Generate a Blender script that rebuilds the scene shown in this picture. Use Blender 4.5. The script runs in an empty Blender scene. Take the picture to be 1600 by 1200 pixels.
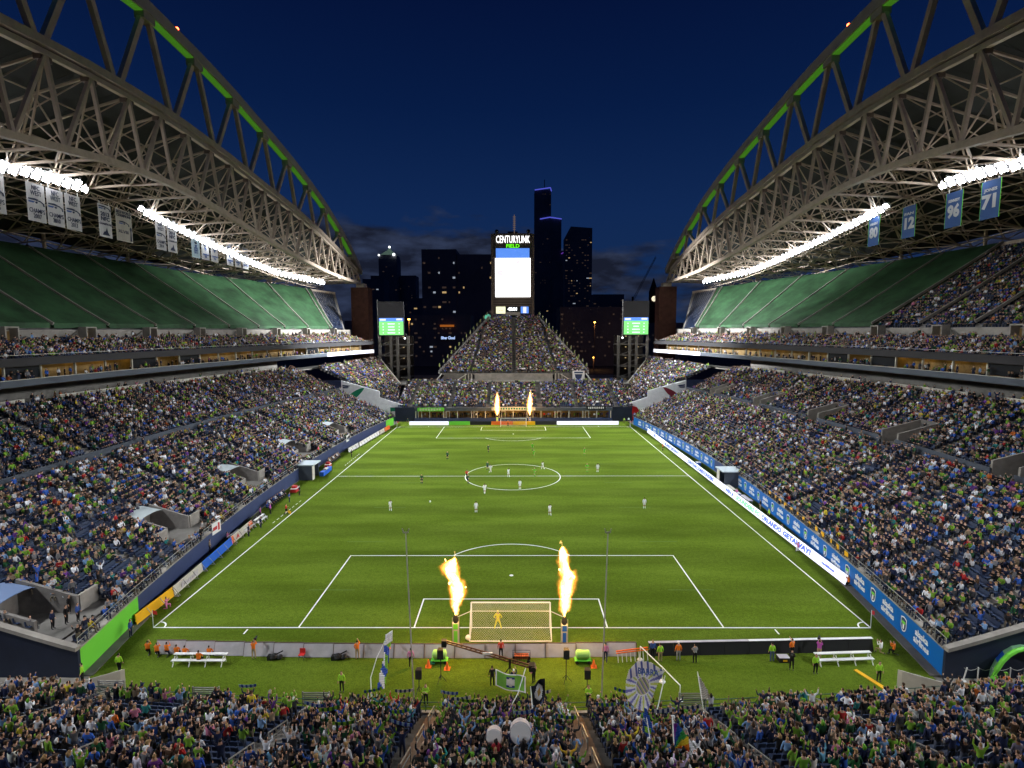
import bpy, bmesh, math, random
import numpy as np
from mathutils import Vector, Matrix, noise
R_ = random.Random(7)
rng = np.random.default_rng(11)
PI = math.pi
rad = math.radians
S = bpy.context.scene
COL = S.collection

# ------------------------------------------------------------------ camera
cam_d = bpy.data.cameras.new('camera')
cam_d.sensor_width = 36.0
cam_d.lens = 36.0 * 846.75 / 1600.0
cam_d.clip_start = 0.5
cam_d.clip_end = 9000
cam = bpy.data.objects.new('camera', cam_d)
COL.objects.link(cam)
cam.matrix_world = (Matrix.Translation((0.44, -48.84, 28.08)) @ Matrix.Rotation(0.0053, 4, 'Z')
                    @ Matrix.Rotation(PI / 2 - 0.09928, 4, 'X') @ Matrix.Rotation(-0.00255, 4, 'Z'))
S.camera = cam

# ------------------------------------------------------------------ world: dusk sky
world = bpy.data.worlds.new('World')
S.world = world
world.use_nodes = True
wn = world.node_tree
wn.nodes.clear()


def nd(nt, t, **kw):
    n = nt.nodes.new(t)
    for k, v in kw.items():
        setattr(n, k, v)
    return n


w_out = nd(wn, 'ShaderNodeOutputWorld')
w_bg = nd(wn, 'ShaderNodeBackground')
w_tc = nd(wn, 'ShaderNodeTexCoord')
w_sep = nd(wn, 'ShaderNodeSeparateXYZ')
wn.links.new(w_tc.outputs['Generated'], w_sep.inputs[0])
w_ramp = nd(wn, 'ShaderNodeValToRGB')
w_ramp.color_ramp.elements[0].position = 0.0
w_ramp.color_ramp.elements[0].color = (0.0085, 0.028, 0.088, 1)
w_ramp.color_ramp.elements[1].position = 0.55
w_ramp.color_ramp.elements[1].color = (0.0010, 0.0045, 0.032, 1)
e = w_ramp.color_ramp.elements.new(0.20)
e.color = (0.0052, 0.021, 0.085, 1)
e = w_ramp.color_ramp.elements.new(0.36)
e.color = (0.0022, 0.0115, 0.058, 1)
wn.links.new(w_sep.outputs['Z'], w_ramp.inputs[0])
# cloud bank low in the sky, mostly left of the middle
w_map = nd(wn, 'ShaderNodeMapping')
w_map.inputs['Scale'].default_value = (2.0, 2.0, 6.0)
wn.links.new(w_tc.outputs['Generated'], w_map.inputs[0])
w_no = nd(wn, 'ShaderNodeTexNoise')
w_no.inputs['Scale'].default_value = 3.2
w_no.inputs['Detail'].default_value = 7
w_no.inputs['Roughness'].default_value = 0.58
wn.links.new(w_map.outputs[0], w_no.inputs['Vector'])
w_band = nd(wn, 'ShaderNodeMapRange')      # 1 near the horizon, 0 above
w_band.inputs['From Min'].default_value = 0.13
w_band.inputs['From Max'].default_value = 0.225
w_band.inputs['To Min'].default_value = 0.62
w_band.inputs['To Max'].default_value = 0.0
wn.links.new(w_sep.outputs['Z'], w_band.inputs[0])
w_side = nd(wn, 'ShaderNodeMapRange')
w_side.inputs['From Min'].default_value = -0.12
w_side.inputs['From Max'].default_value = 0.12
w_side.inputs['To Min'].default_value = 0.0
w_side.inputs['To Max'].default_value = -0.30
wn.links.new(w_sep.outputs['X'], w_side.inputs[0])
w_add = nd(wn, 'ShaderNodeMath', operation='ADD')
w_add2 = nd(wn, 'ShaderNodeMath', operation='ADD')
wn.links.new(w_band.outputs[0], w_add.inputs[0])
wn.links.new(w_side.outputs[0], w_add.inputs[1])
wn.links.new(w_add.outputs[0], w_add2.inputs[0])
wn.links.new(w_no.outputs['Fac'], w_add2.inputs[1])
w_th = nd(wn, 'ShaderNodeMapRange')
w_th.inputs['From Min'].default_value = 0.70
w_th.inputs['From Max'].default_value = 0.86
wn.links.new(w_add2.outputs[0], w_th.inputs[0])
w_mix = nd(wn, 'ShaderNodeMix', data_type='RGBA')
wn.links.new(w_th.outputs[0], w_mix.inputs[0])
wn.links.new(w_ramp.outputs[0], w_mix.inputs[6])
w_no2 = nd(wn, 'ShaderNodeTexNoise')
w_no2.inputs['Scale'].default_value = 9
w_no2.inputs['Detail'].default_value = 5
wn.links.new(w_map.outputs[0], w_no2.inputs['Vector'])
w_cr = nd(wn, 'ShaderNodeValToRGB')
w_cr.color_ramp.elements[0].position = 0.4
w_cr.color_ramp.elements[0].color = (0.0095, 0.0125, 0.026, 1)
w_cr.color_ramp.elements[1].position = 0.75
w_cr.color_ramp.elements[1].color = (0.032, 0.046, 0.095, 1)
wn.links.new(w_no2.outputs['Fac'], w_cr.inputs[0])
wn.links.new(w_cr.outputs[0], w_mix.inputs[7])
wn.links.new(w_mix.outputs[2], w_bg.inputs['Color'])
w_bg.inputs['Strength'].default_value = 1.0
wn.links.new(w_bg.outputs[0], w_out.inputs[0])

vs = S.view_settings
vs.view_transform = 'Standard'
vs.look = 'None'
vs.exposure = 0.0
vs.gamma = 1.0
vs.use_curve_mapping = False
S.display_settings.display_device = 'sRGB'
cy = S.cycles
cy.max_bounces = 4
cy.diffuse_bounces = 2
cy.glossy_bounces = 2
cy.transmission_bounces = 2
cy.transparent_max_bounces = 6
cy.volume_bounces = 0
cy.volume_step_rate = 0.25
cy.volume_max_steps = 96
cy.sample_clamp_indirect = 4
cy.caustics_reflective = False
cy.caustics_refractive = False
cy.use_denoising = True
cy.denoising_input_passes = 'RGB_ALBEDO_NORMAL'
cy.use_adaptive_sampling = True
cy.adaptive_threshold = 0.02

# ------------------------------------------------------------------ the stadium's curves (metres; pitch length runs along +y)
PL = 107.2                                   # pitch length, half width 34


def W(y):                                    # pitch-side wall
    y = min(max(y, -8.0), 113.0)
    return 35.2 + 5.1 * (1 - ((y - 53.6) / 60.0) ** 2)


def F(y):                                    # balcony front
    return float(np.interp(y, [-60, 10, 35, 56, 80, 102, 122, 140, 152], [72.6, 72.6, 72.1, 70.4, 67.0, 63.0, 58.9, 54.2, 50.6]))


def arc(y, tab):
    return float(np.interp(abs(y - 45.0), [a for a, _ in tab], [b for _, b in tab]))


TOPT = [(0, 64.7), (12, 64.3), (25, 63.4), (38, 62.0), (58, 60.2), (79, 57.3), (100, 53.4), (124, 47.9)]
BOTT = [(0, 53.5), (12, 52.9), (25, 51.4), (38, 49.9), (58, 48.0), (79, 46.6), (100, 46.0), (124, 46.4)]
ARCT = [(0, 80.2), (12, 79.4), (25, 78.1), (38, 76.0), (50, 74.2), (62, 71.9), (80, 67.6), (100, 60.6), (112, 55.0), (124, 48.6)]


def ztop(y): return arc(y, TOPT)
def zbot(y): return arc(y, BOTT)
def zarc(y): return arc(y, ARCT)


def RX(y):                                   # back edge of roof
    q = max(0.0, 1 - (abs(y - 45.0) / 125.0) ** 2.2)
    return 62.0 + 49.0 * q ** 0.62


def RZ(y):
    return float(np.interp(abs(y - 45.0), [0, 20, 60, 90, 124], [49.6, 49.0, 46.6, 46.0, 46.0]))


def low_pt(t, y):                            # lower tier surface, t 0..1
    a = W(y)
    return a + (F(y) + 4 - a) * t, 2.4 + 14.1 * t ** 1.05


# ------------------------------------------------------------------ helpers
def mat(name, color, rough=0.6, metal=0.0, emit=None, es=0.0, var=0.0, vscale=1.0, bump=0.0, bscale=20.0, spec=0.35):
    m = bpy.data.materials.new(name)
    m.use_nodes = True
    nt = m.node_tree
    b = nt.nodes['Principled BSDF']
    b.inputs['Base Color'].default_value = (*color, 1)
    b.inputs['Roughness'].default_value = rough
    b.inputs['Metallic'].default_value = metal
    b.inputs['Specular IOR Level'].default_value = spec
    if emit is not None:
        b.inputs['Emission Color'].default_value = (*emit, 1)
        b.inputs['Emission Strength'].default_value = es
    if var > 0:
        tc = nd(nt, 'ShaderNodeTexCoord')
        no = nd(nt, 'ShaderNodeTexNoise')
        no.inputs['Scale'].default_value = vscale
        no.inputs['Detail'].default_value = 6
        no.inputs['Roughness'].default_value = 0.65
        nt.links.new(tc.outputs['Object'], no.inputs['Vector'])
        mr = nd(nt, 'ShaderNodeMapRange')
        mr.inputs['From Min'].default_value = 0.3
        mr.inputs['From Max'].default_value = 0.7
        mr.inputs['To Min'].default_value = 1 - var
        mr.inputs['To Max'].default_value = 1 + var
        nt.links.new(no.outputs['Fac'], mr.inputs[0])
        mx = nd(nt, 'ShaderNodeMix', data_type='RGBA', blend_type='MULTIPLY')
        mx.inputs[0].default_value = 1
        mx.inputs[6].default_value = (*color, 1)
        nt.links.new(mr.outputs[0], mx.inputs[7])
        nt.links.new(mx.outputs[2], b.inputs['Base Color'])
    if bump > 0:
        tc = nd(nt, 'ShaderNodeTexCoord')
        no = nd(nt, 'ShaderNodeTexNoise')
        no.inputs['Scale'].default_value = bscale
        no.inputs['Detail'].default_value = 4
        nt.links.new(tc.outputs['Object'], no.inputs['Vector'])
        bp = nd(nt, 'ShaderNodeBump')
        bp.inputs['Strength'].default_value = bump
        nt.links.new(no.outputs['Fac'], bp.inputs['Height'])
        nt.links.new(bp.outputs[0], b.inputs['Normal'])
    return m


def attr_mat(name, att, rough=0.8, typ='INSTANCER'):
    m = bpy.data.materials.new(name)
    m.use_nodes = True
    nt = m.node_tree
    b = nt.nodes['Principled BSDF']
    a = nd(nt, 'ShaderNodeAttribute', attribute_type=typ, attribute_name=att)
    nt.links.new(a.outputs['Color'], b.inputs['Base Color'])
    b.inputs['Roughness'].default_value = rough
    b.inputs['Specular IOR Level'].default_value = 0.25
    return m


def sub(name):
    return name


def thing(name, label, cat, loc=(0, 0, 0), rz=0.0, group=None):
    o = bpy.data.objects.new(name, None)
    COL.objects.link(o)
    o.location = loc
    o.rotation_euler = (0, 0, rz)
    o.empty_display_size = 0.1
    o['label'] = label
    o['category'] = cat
    if group:
        o['group'] = group
    return o


def tag(o, label=None, cat=None, group=None, kind=None):
    if label: o['label'] = label
    if cat: o['category'] = cat
    if group: o['group'] = group
    if kind: o['kind'] = kind
    return o


class MB:
    """collects polygons, then becomes ONE mesh object"""

    def __init__(self):
        self.v = []; self.f = []; self.m = []; self.c = []

    def poly(self, pts, mi=0, col=None):
        n = len(self.v)
        self.v += [tuple(p) for p in pts]
        self.f.append(tuple(range(n, n + len(pts))))
        self.m.append(mi)
        self.c.append(col)

    def hexa(self, a, b, mi=0, col=None):
        """a: 4 pts ring, b: 4 pts ring"""
        n = len(self.v)
        self.v += [tuple(p) for p in a] + [tuple(p) for p in b]
        for q in ((3, 2, 1, 0), (4, 5, 6, 7), (0, 1, 5, 4), (1, 2, 6, 5), (2, 3, 7, 6), (3, 0, 4, 7)):
            self.f.append(tuple(n + i for i in q)); self.m.append(mi); self.c.append(col)

    def box(self, x0, x1, y0, y1, z0, z1, mi=0, col=None):
        self.hexa([(x0, y0, z0), (x1, y0, z0), (x1, y1, z0), (x0, y1, z0)],
                  [(x0, y0, z1), (x1, y0, z1), (x1, y1, z1), (x0, y1, z1)], mi, col)

    def bar(self, p, q, w, h=None, mi=0, up=(0, 0, 1), col=None):
        h = h or w
        p = Vector(p); q = Vector(q)
        d = (q - p)
        if d.length < 1e-6: return
        d.normalize()
        up = Vector(up)
        if abs(d.dot(up)) > 0.98: up = Vector((0, 1, 0))
        s = d.cross(up).normalized() * (w / 2)
        t = s.cross(d).normalized() * (h / 2)
        self.hexa([p - s - t, p + s - t, p + s + t, p - s + t], [q - s - t, q + s - t, q + s + t, q - s + t], mi, col)

    def tube(self, pts, r, n=8, mi=0, cap=True, col=None):
        pts = [Vector(p) for p in pts]
        if not isinstance(r, (list, tuple)): r = [r] * len(pts)
        base = len(self.v)
        prev = None
        for i, p in enumerate(pts):
            d = (pts[min(i + 1, len(pts) - 1)] - pts[max(i - 1, 0)])
            d.normalize()
            up = Vector((0, 0, 1)) if abs(d.z) < 0.95 else Vector((0, 1, 0))
            s = d.cross(up).normalized(); t = s.cross(d).normalized()
            for k in range(n):
                a = 2 * PI * k / n
                self.v.append(tuple(p + (s * math.cos(a) + t * math.sin(a)) * r[i]))
        for i in range(len(pts) - 1):
            for k in range(n):
                a = base + i * n + k; b = base + i * n + (k + 1) % n
                self.f.append((a, b, b + n, a + n)); self.m.append(mi); self.c.append(col)
        if cap:
            self.f.append(tuple(base + k for k in range(n))[::-1]); self.m.append(mi); self.c.append(col)
            e0 = base + (len(pts) - 1) * n
            self.f.append(tuple(e0 + k for k in range(n))); self.m.append(mi); self.c.append(col)

    def ball(self, c, r, n=8, mi=0, sz=1.0, col=None):
        pts = []; rr = []
        for i in range(n // 2 + 1):
            a = -PI / 2 + PI * i / (n // 2)
            pts.append((c[0], c[1], c[2] + r * sz * math.sin(a))); rr.append(max(1e-3, r * math.cos(a)))
        base = len(self.v)
        for p, q in zip(pts, rr):
            for k in range(n):
                a = 2 * PI * k / n
                self.v.append((p[0] + q * math.cos(a), p[1] + q * math.sin(a), p[2]))
        for i in range(len(pts) - 1):
            for k in range(n):
                a = base + i * n + k; b = base + i * n + (k + 1) % n
                self.f.append((a, b, b + n, a + n)); self.m.append(mi); self.c.append(col)

    def mesh(self, name, mats, smooth=False):
        me = bpy.data.meshes.new(name)
        me.from_pydata(self.v, [], self.f)
        if not isinstance(mats, (list, tuple)): mats = [mats]
        for m in mats: me.materials.append(m)
        me.polygons.foreach_set('material_index', self.m)
        if smooth: me.polygons.foreach_set('use_smooth', [True] * len(self.f))
        if any(c is not None for c in self.c):
            at = me.color_attributes.new('tint', 'FLOAT_COLOR', 'CORNER')
            buf = []
            for f, c in zip(self.f, self.c):
                c = c or (1, 1, 1)
                buf += [c[0], c[1], c[2], 1.0] * len(f)
            at.data.foreach_set('color', buf)
        me.update()
        return me

    def build(self, name, mats, parent=None, smooth=False):
        o = bpy.data.objects.new(name, self.mesh(name, mats, smooth))
        COL.objects.link(o)
        if parent is not None: o.parent = parent
        return o


def part(name, me, parent, loc=(0, 0, 0), rot=(0, 0, 0)):
    o = bpy.data.objects.new(name, me)
    COL.objects.link(o)
    if parent is not None: o.parent = parent
    o.location = loc
    o.rotation_euler = rot
    return o


def copy_tree(o, parent=None):
    c = o.copy()
    COL.objects.link(c)
    c.parent = parent
    for ch in list(o.children): copy_tree(ch, c)
    return c


def text_obj(s, size, m, name='lettering', parent=None, loc=(0, 0, 0), rot=(0, 0, 0), fat=0.03, width=None, depth=0.01, align='CENTER', sx=1.0):
    cu = bpy.data.curves.new(name, 'FONT')
    cu.body = s
    cu.size = size
    cu.offset = fat * size
    cu.extrude = depth
    cu.align_x = align
    cu.align_y = 'CENTER'
    cu.resolution_u = 2
    cu.space_line = 0.85
    o = bpy.data.objects.new('tmp_text', cu)
    COL.objects.link(o)
    dg = bpy.context.evaluated_depsgraph_get()
    me = bpy.data.meshes.new_from_object(o.evaluated_get(dg))
    bpy.data.objects.remove(o)
    bpy.data.curves.remove(cu)
    if width is not None and len(me.vertices):
        xs = [v.co.x for v in me.vertices]
        k = width / (max(xs) - min(xs))
        for v in me.vertices: v.co.x *= k
    me.materials.clear()
    me.materials.append(m)
    me.name = name
    return part(name, me, parent, loc, rot)


# ------------------------------------------------------------------ materials
M = {}
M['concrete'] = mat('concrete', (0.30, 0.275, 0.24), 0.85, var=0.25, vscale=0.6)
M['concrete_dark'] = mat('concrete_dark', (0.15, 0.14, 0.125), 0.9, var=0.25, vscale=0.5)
M['terrace'] = mat('terrace', (0.20, 0.185, 0.17), 0.9, var=0.3, vscale=0.8)
M['steel'] = mat('steel', (0.52, 0.41, 0.315), 0.55, var=0.18, vscale=0.7)
M['steel_dark'] = mat('steel_dark', (0.12, 0.085, 0.065), 0.6, var=0.2, vscale=0.5)
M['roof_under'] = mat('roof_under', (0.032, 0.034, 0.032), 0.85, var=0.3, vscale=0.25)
M['roof_top'] = mat('roof_top', (0.35, 0.35, 0.36), 0.7)
M['arch'] = mat('arch', (0.36, 0.315, 0.26), 0.55, var=0.12, vscale=0.4)
M['led_green'] = mat('led_green', (0.05, 0.2, 0.02), 0.6, emit=(0.13, 0.48, 0.03), es=0.27)
M['navy'] = mat('navy_paint', (0.035, 0.052, 0.125), 0.6, var=0.12, vscale=0.5)
M['navy_dark'] = mat('navy_dark', (0.012, 0.018, 0.038), 0.7, var=0.2, vscale=0.5)
M['fascia'] = mat('fascia', (0.065, 0.078, 0.10), 0.6, var=0.1, vscale=0.3)
M['fascia_dark'] = mat('fascia_dark', (0.028, 0.026, 0.028), 0.7, var=0.1, vscale=0.3)
M['cover'] = mat('green_cover', (0.027, 0.075, 0.030), 0.7, var=0.6, vscale=0.22, bump=0.9, bscale=0.8)
M['white'] = mat('white_paint', (0.78, 0.78, 0.76), 0.5)
M['white_line'] = mat('white_line', (0.80, 0.82, 0.78), 0.8)
M['cream'] = mat('cream', (0.55, 0.52, 0.44), 0.7, var=0.1)
M['black'] = mat('black', (0.012, 0.012, 0.013), 0.6)
M['grey'] = mat('grey_panel', (0.50, 0.47, 0.50), 0.55, var=0.12, vscale=1.2)
M['rail'] = mat('rail_metal', (0.42, 0.41, 0.39), 0.4, 0.6)
M['seat'] = mat('seat_plastic', (0.022, 0.038, 0.085), 0.45)
M['brick'] = mat('brick', (0.085, 0.034, 0.022), 0.9, var=0.3, vscale=0.8)
M['asphalt'] = mat('asphalt', (0.035, 0.035, 0.037), 0.95, var=0.3, vscale=0.1)
M['orange'] = mat('orange', (0.85, 0.16, 0.02), 0.6)
M['yellow'] = mat('yellow_board', (0.85, 0.45, 0.01), 0.5)
M['lime'] = mat('lime', (0.16, 0.62, 0.05), 0.5)
M['blue'] = mat('blue_board', (0.0, 0.115, 0.40), 0.5)
M['blue2'] = mat('blue_ad', (0.02, 0.12, 0.55), 0.5)
M['red'] = mat('red', (0.55, 0.03, 0.03), 0.5)
M['tealgreen'] = mat('tealgreen', (0.01, 0.20, 0.10), 0.5)
M['glass'] = mat('dark_glass', (0.02, 0.022, 0.025), 0.12)
M['warm'] = mat('warm_light', (0.9, 0.7, 0.3), 0.5, emit=(1.0, 0.62, 0.16), es=1.6)
M['warm_wall'] = mat('warm_wall', (0.20, 0.13, 0.05), 0.8, emit=(1.0, 0.55, 0.10), es=0.03, var=0.8, vscale=0.25)  # faint emission painted into the surface, in place of warm indoor lamp light
M['pink'] = mat('pink', (0.75, 0.18, 0.38), 0.7)
M['tint'] = attr_mat('tinted_cloth', 'tint', 0.75, 'GEOMETRY')
_nt = M['tint'].node_tree
_tr = nd(_nt, 'ShaderNodeBsdfTranslucent'); _ms = nd(_nt, 'ShaderNodeMixShader'); _ms.inputs[0].default_value = 0.5
_at = [n for n in _nt.nodes if n.type == 'ATTRIBUTE'][0]; _ou = [n for n in _nt.nodes if n.type == 'OUTPUT_MATERIAL'][0]
_nt.links.new(_at.outputs['Color'], _tr.inputs['Color']); _nt.links.new(_nt.nodes['Principled BSDF'].outputs[0], _ms.inputs[1])
_nt.links.new(_tr.outputs[0], _ms.inputs[2]); _nt.links.new(_ms.outputs[0], _ou.inputs['Surface'])
M['lamp'] = mat('lamp_lens', (1, 1, 1), 0.5, emit=(0.93, 0.95, 1.0), es=26)
M['lamp_body'] = mat('lamp_body', (0.45, 0.45, 0.45), 0.5)
M['led_white'] = mat('led_white', (0.6, 0.6, 0.65), 0.5, emit=(0.86, 0.88, 1.0), es=0.95)
M['led_blue_txt'] = mat('led_blue_text', (0.05, 0.1, 0.4), 0.5, emit=(0.10, 0.18, 0.75), es=0.75)
M['led_green_txt'] = mat('led_green_text', (0.1, 0.4, 0.15), 0.5, emit=(0.25, 0.80, 0.38), es=0.8)
M['screen_white'] = mat('screen_white', (0.9, 0.9, 0.9), 0.5, emit=(1.0, 0.98, 1.0), es=3.0)
M['screen_blue'] = mat('screen_blue', (0.1, 0.2, 0.6), 0.5, emit=(0.10, 0.27, 0.85), es=1.0)
M['screen_green'] = mat('screen_green', (0.2, 0.6, 0.2), 0.5, emit=(0.22, 0.80, 0.20), es=0.95)
M['sign_green'] = mat('sign_green', (0.1, 0.6, 0.02), 0.5, emit=(0.14, 0.95, 0.01), es=1.3)
M['sign_white'] = mat('sign_white', (0.9, 0.9, 0.9), 0.5, emit=(1, 1, 1), es=2.5)
M['city'] = mat('city_wall', (0.13, 0.13, 0.145), 0.7, var=0.3, vscale=0.02)
M['city_lit'] = mat('city_window', (0.5, 0.4, 0.2), 0.5, emit=(1.0, 0.66, 0.28), es=0.5)
M['city_dim'] = mat('city_dim_window', (0.2, 0.2, 0.2), 0.5, emit=(0.8, 0.50, 0.32), es=0.045)
M['city_cool'] = mat('city_cool_window', (0.4, 0.4, 0.45), 0.5, emit=(0.75, 0.85, 1.0), es=0.4)
M['neon_blue'] = mat('neon_blue', (0.1, 0.1, 0.4), 0.5, emit=(0.14, 0.16, 1.0), es=0.6)
M['neon_white'] = mat('neon_white', (0.5, 0.5, 0.5), 0.5, emit=(0.9, 0.95, 1.0), es=3)
M['sodium'] = mat('sodium_lamp', (0.8, 0.4, 0.1), 0.5, emit=(1.0, 0.42, 0.06), es=12)
M['beacon'] = mat('red_beacon', (0.8, 0.1, 0.05), 0.5, emit=(1.0, 0.07, 0.02), es=30)

# ------------------------------------------------------------------ stadium lights (lamps of the two roofs, plus an added bleacher fill pair)
def spot(name, loc, target, power, size=rad(86), col=(0.92, 0.96, 1.0), soft=1.2, blend=1.0):
    d = bpy.data.lights.new(name, 'SPOT')
    d.energy = power
    d.spot_size = size
    d.spot_blend = blend
    d.color = col
    d.shadow_soft_size = soft
    o = bpy.data.objects.new(name, d)
    COL.objects.link(o)
    o.location = loc
    o.rotation_euler = (Vector(target) - Vector(loc)).to_track_quat('-Z', 'Y').to_euler()
    return o


LAMPX = 73.0


def lamp_z(y): return zbot(y) - 0.9


LP = 88000.0
for s in (-1, 1):
    for y in (-38, -20, -2, 16, 32, 64, 76, 88, 100, 112, 124, 136):
        lx = LAMPX - (0 if y < 120 else (y - 120) * 0.25)
        spot('floodlight_and_fill', (s * (lx - 0.9), y, lamp_z(y) - 0.3), (s * 7, 50 + (y - 50) * 0.72, 0), LP * (0.70 if y < 20 else 0.9 if y < 60 else 1.25))


def point(name, loc, power, col, soft=0.5):
    d = bpy.data.lights.new(name, 'POINT')
    d.energy = power; d.color = col; d.shadow_soft_size = soft
    o = bpy.data.objects.new(name, d)
    COL.objects.link(o); o.location = loc
    return o


for s in (-1, 1):                              # end lamps turned towards the far corner decks
    spot('floodlight_and_fill', (s * 65, 138, 44.3), (-s * 65, 128, 32), 3000000, size=rad(27))

for s in (-1, 1):                              # fill pair added to brighten and warm the bleacher behind the far goal
    spot('floodlight_and_fill', (s * 67, 122, 45.0), (0, 150, 20), 100000, size=rad(44), col=(1.0, .93, .84))

for s in (-1, 1):                              # spill of the lamp clusters onto the steel around them
    for y in (18, 28, 38, 62, 72, 82, 92, 102, 112, 122, 132, 141):
        lx = LAMPX - 1.2 - (0 if y < 118 else (y - 118) * 0.22)
        point('floodlight_spill', (s * lx, y, lamp_z(y) - 0.15), 620, (0.9, 0.95, 1.0), 0.6)


# ------------------------------------------------------------------ ground, pitch
def turf_material():
    m = bpy.data.materials.new('turf')
    m.use_nodes = True
    nt = m.node_tree
    b = nt.nodes['Principled BSDF']
    b.inputs['Roughness'].default_value = 0.9
    b.inputs['Specular IOR Level'].default_value = 0.03
    tc = nd(nt, 'ShaderNodeTexCoord')
    sp = nd(nt, 'ShaderNodeSeparateXYZ')
    nt.links.new(tc.outputs['Object'], sp.inputs[0])
    w = nd(nt, 'ShaderNodeMath', operation='SINE')
    mu = nd(nt, 'ShaderNodeMath', operation='MULTIPLY')
    mu.inputs[1].default_value = 2 * PI / 9.1
    nt.links.new(sp.outputs['Y'], mu.inputs[0]); nt.links.new(mu.outputs[0], w.inputs[0])
    st = nd(nt, 'ShaderNodeMapRange')
    st.inputs['From Min'].default_value = -0.5; st.inputs['From Max'].default_value = 0.5
    nt.links.new(w.outputs[0], st.inputs[0])
    n1 = nd(nt, 'ShaderNodeTexNoise'); n1.inputs['Scale'].default_value = 0.12; n1.inputs['Detail'].default_value = 5
    mp = nd(nt, 'ShaderNodeMapping'); mp.inputs['Scale'].default_value = (0.6, 2.2, 1)
    nt.links.new(tc.outputs['Object'], mp.inputs[0]); nt.links.new(mp.outputs[0], n1.inputs['Vector'])
    n2 = nd(nt, 'ShaderNodeTexNoise'); n2.inputs['Scale'].default_value = 2.4; n2.inputs['Detail'].default_value = 8; n2.inputs['Roughness'].default_value = 0.8
    nt.links.new(tc.outputs['Object'], n2.inputs['Vector'])
    n3 = nd(nt, 'ShaderNodeTexNoise'); n3.inputs['Scale'].default_value = 9.0; n3.inputs['Detail'].default_value = 3
    nt.links.new(tc.outputs['Object'], n3.inputs['Vector'])

    def mr(src, a, b_, c, d):
        q = nd(nt, 'ShaderNodeMapRange')
        q.inputs['From Min'].default_value = a; q.inputs['From Max'].default_value = b_
        q.inputs['To Min'].default_value = c; q.inputs['To Max'].default_value = d
        nt.links.new(src, q.inputs[0]); return q.outputs[0]

    def mul(a, b_):
        q = nd(nt, 'ShaderNodeMath', operation='MULTIPLY')
        nt.links.new(a, q.inputs[0]); nt.links.new(b_, q.inputs[1]); return q.outputs[0]
    k = mul(mr(st.outputs[0], 0, 1, 0.905, 1.095), mr(n1.outputs['Fac'], 0.3, 0.7, 0.89, 1.11))
    k = mul(k, mr(n2.outputs['Fac'], 0.3, 0.7, 0.72, 1.28))
    k = mul(k, mr(n3.outputs['Fac'], 0.3, 0.7, 0.72, 1.28))
    mx = nd(nt, 'ShaderNodeMix', data_type='RGBA')
    nt.links.new(mr(n1.outputs['Fac'], 0.35, 0.65, 0, 1), mx.inputs[0])
    mx.inputs[6].default_value = (0.075, 0.119, 0.009, 1)
    mx.inputs[7].default_value = (0.092, 0.139, 0.014, 1)
    m2 = nd(nt, 'ShaderNodeMix', data_type='RGBA', blend_type='MULTIPLY')
    m2.inputs[0].default_value = 1
    nt.links.new(mx.outputs[2], m2.inputs[6]); nt.links.new(k, m2.inputs[7])
    nt.links.new(m2.outputs[2], b.inputs['Base Color'])
    bp = nd(nt, 'ShaderNodeBump'); bp.inputs['Strength'].default_value = 0.5; bp.inputs['Distance'].default_value = 0.05
    nt.links.new(n3.outputs['Fac'], bp.inputs['Height']); nt.links.new(bp.outputs[0], b.inputs['Normal'])
    return m


M['turf'] = turf_material()
g = MB(); g.poly([(-4000, -1500, -0.3), (4000, -1500, -0.3), (4000, 6000, -0.3), (-4000, 6000, -0.3)])
tag(g.build('ground', M['asphalt']), kind='structure')
# concrete apron under the stands' fronts
g = MB(); g.poly([(-60, -16, -0.05), (60, -16, -0.05), (60, 135, -0.05), (-60, 135, -0.05)])
tag(g.build('concrete_apron', M['concrete_dark']), kind='structure')
g = MB()
ys = [-9.3 + i * (116.5 + 9.3) / 60 for i in range(61)]
L_ = [(-(W(y) - (0.0 if y > 6 else (6 - y) * 0.055)) + 0.02, y, 0) for y in ys]
front = [(-31, -10.6), (-20, -11.6), (-8, -12.3), (4, -12.3), (16, -11.8), (28, -10.6), (34, -9.3)]
ring = [(x, y, 0) for x, y in front] + [(-x, y, 0) for x, y, _ in L_] + [(x, y, 0) for x, y, _ in L_][::-1]
g.poly(ring)
tag(g.build('turf', M['turf']), kind='structure')


def wline(mb, x0, y0, x1, y1, w=0.12, z=0.004):
    d = Vector((x1 - x0, y1 - y0, 0)); d.normalize(); n = Vector((-d.y, d.x, 0)) * w / 2
    a = Vector((x0, y0, z)); b = Vector((x1, y1, z))
    mb.poly([a - n, b - n, b + n, a + n])


def warc(mb, cx, cy_, r, a0, a1, w=0.12, z=0.004, n=72):
    for i in range(n):
        t0 = a0 + (a1 - a0) * i / n; t1 = a0 + (a1 - a0) * (i + 1) / n
        mb.poly([(cx + (r - w / 2) * math.cos(t0), cy_ + (r - w / 2) * math.sin(t0), z), (cx + (r + w / 2) * math.cos(t0), cy_ + (r + w / 2) * math.sin(t0), z),
                 (cx + (r + w / 2) * math.cos(t1), cy_ + (r + w / 2) * math.sin(t1), z), (cx + (r - w / 2) * math.cos(t1), cy_ + (r - w / 2) * math.sin(t1), z)])


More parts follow.
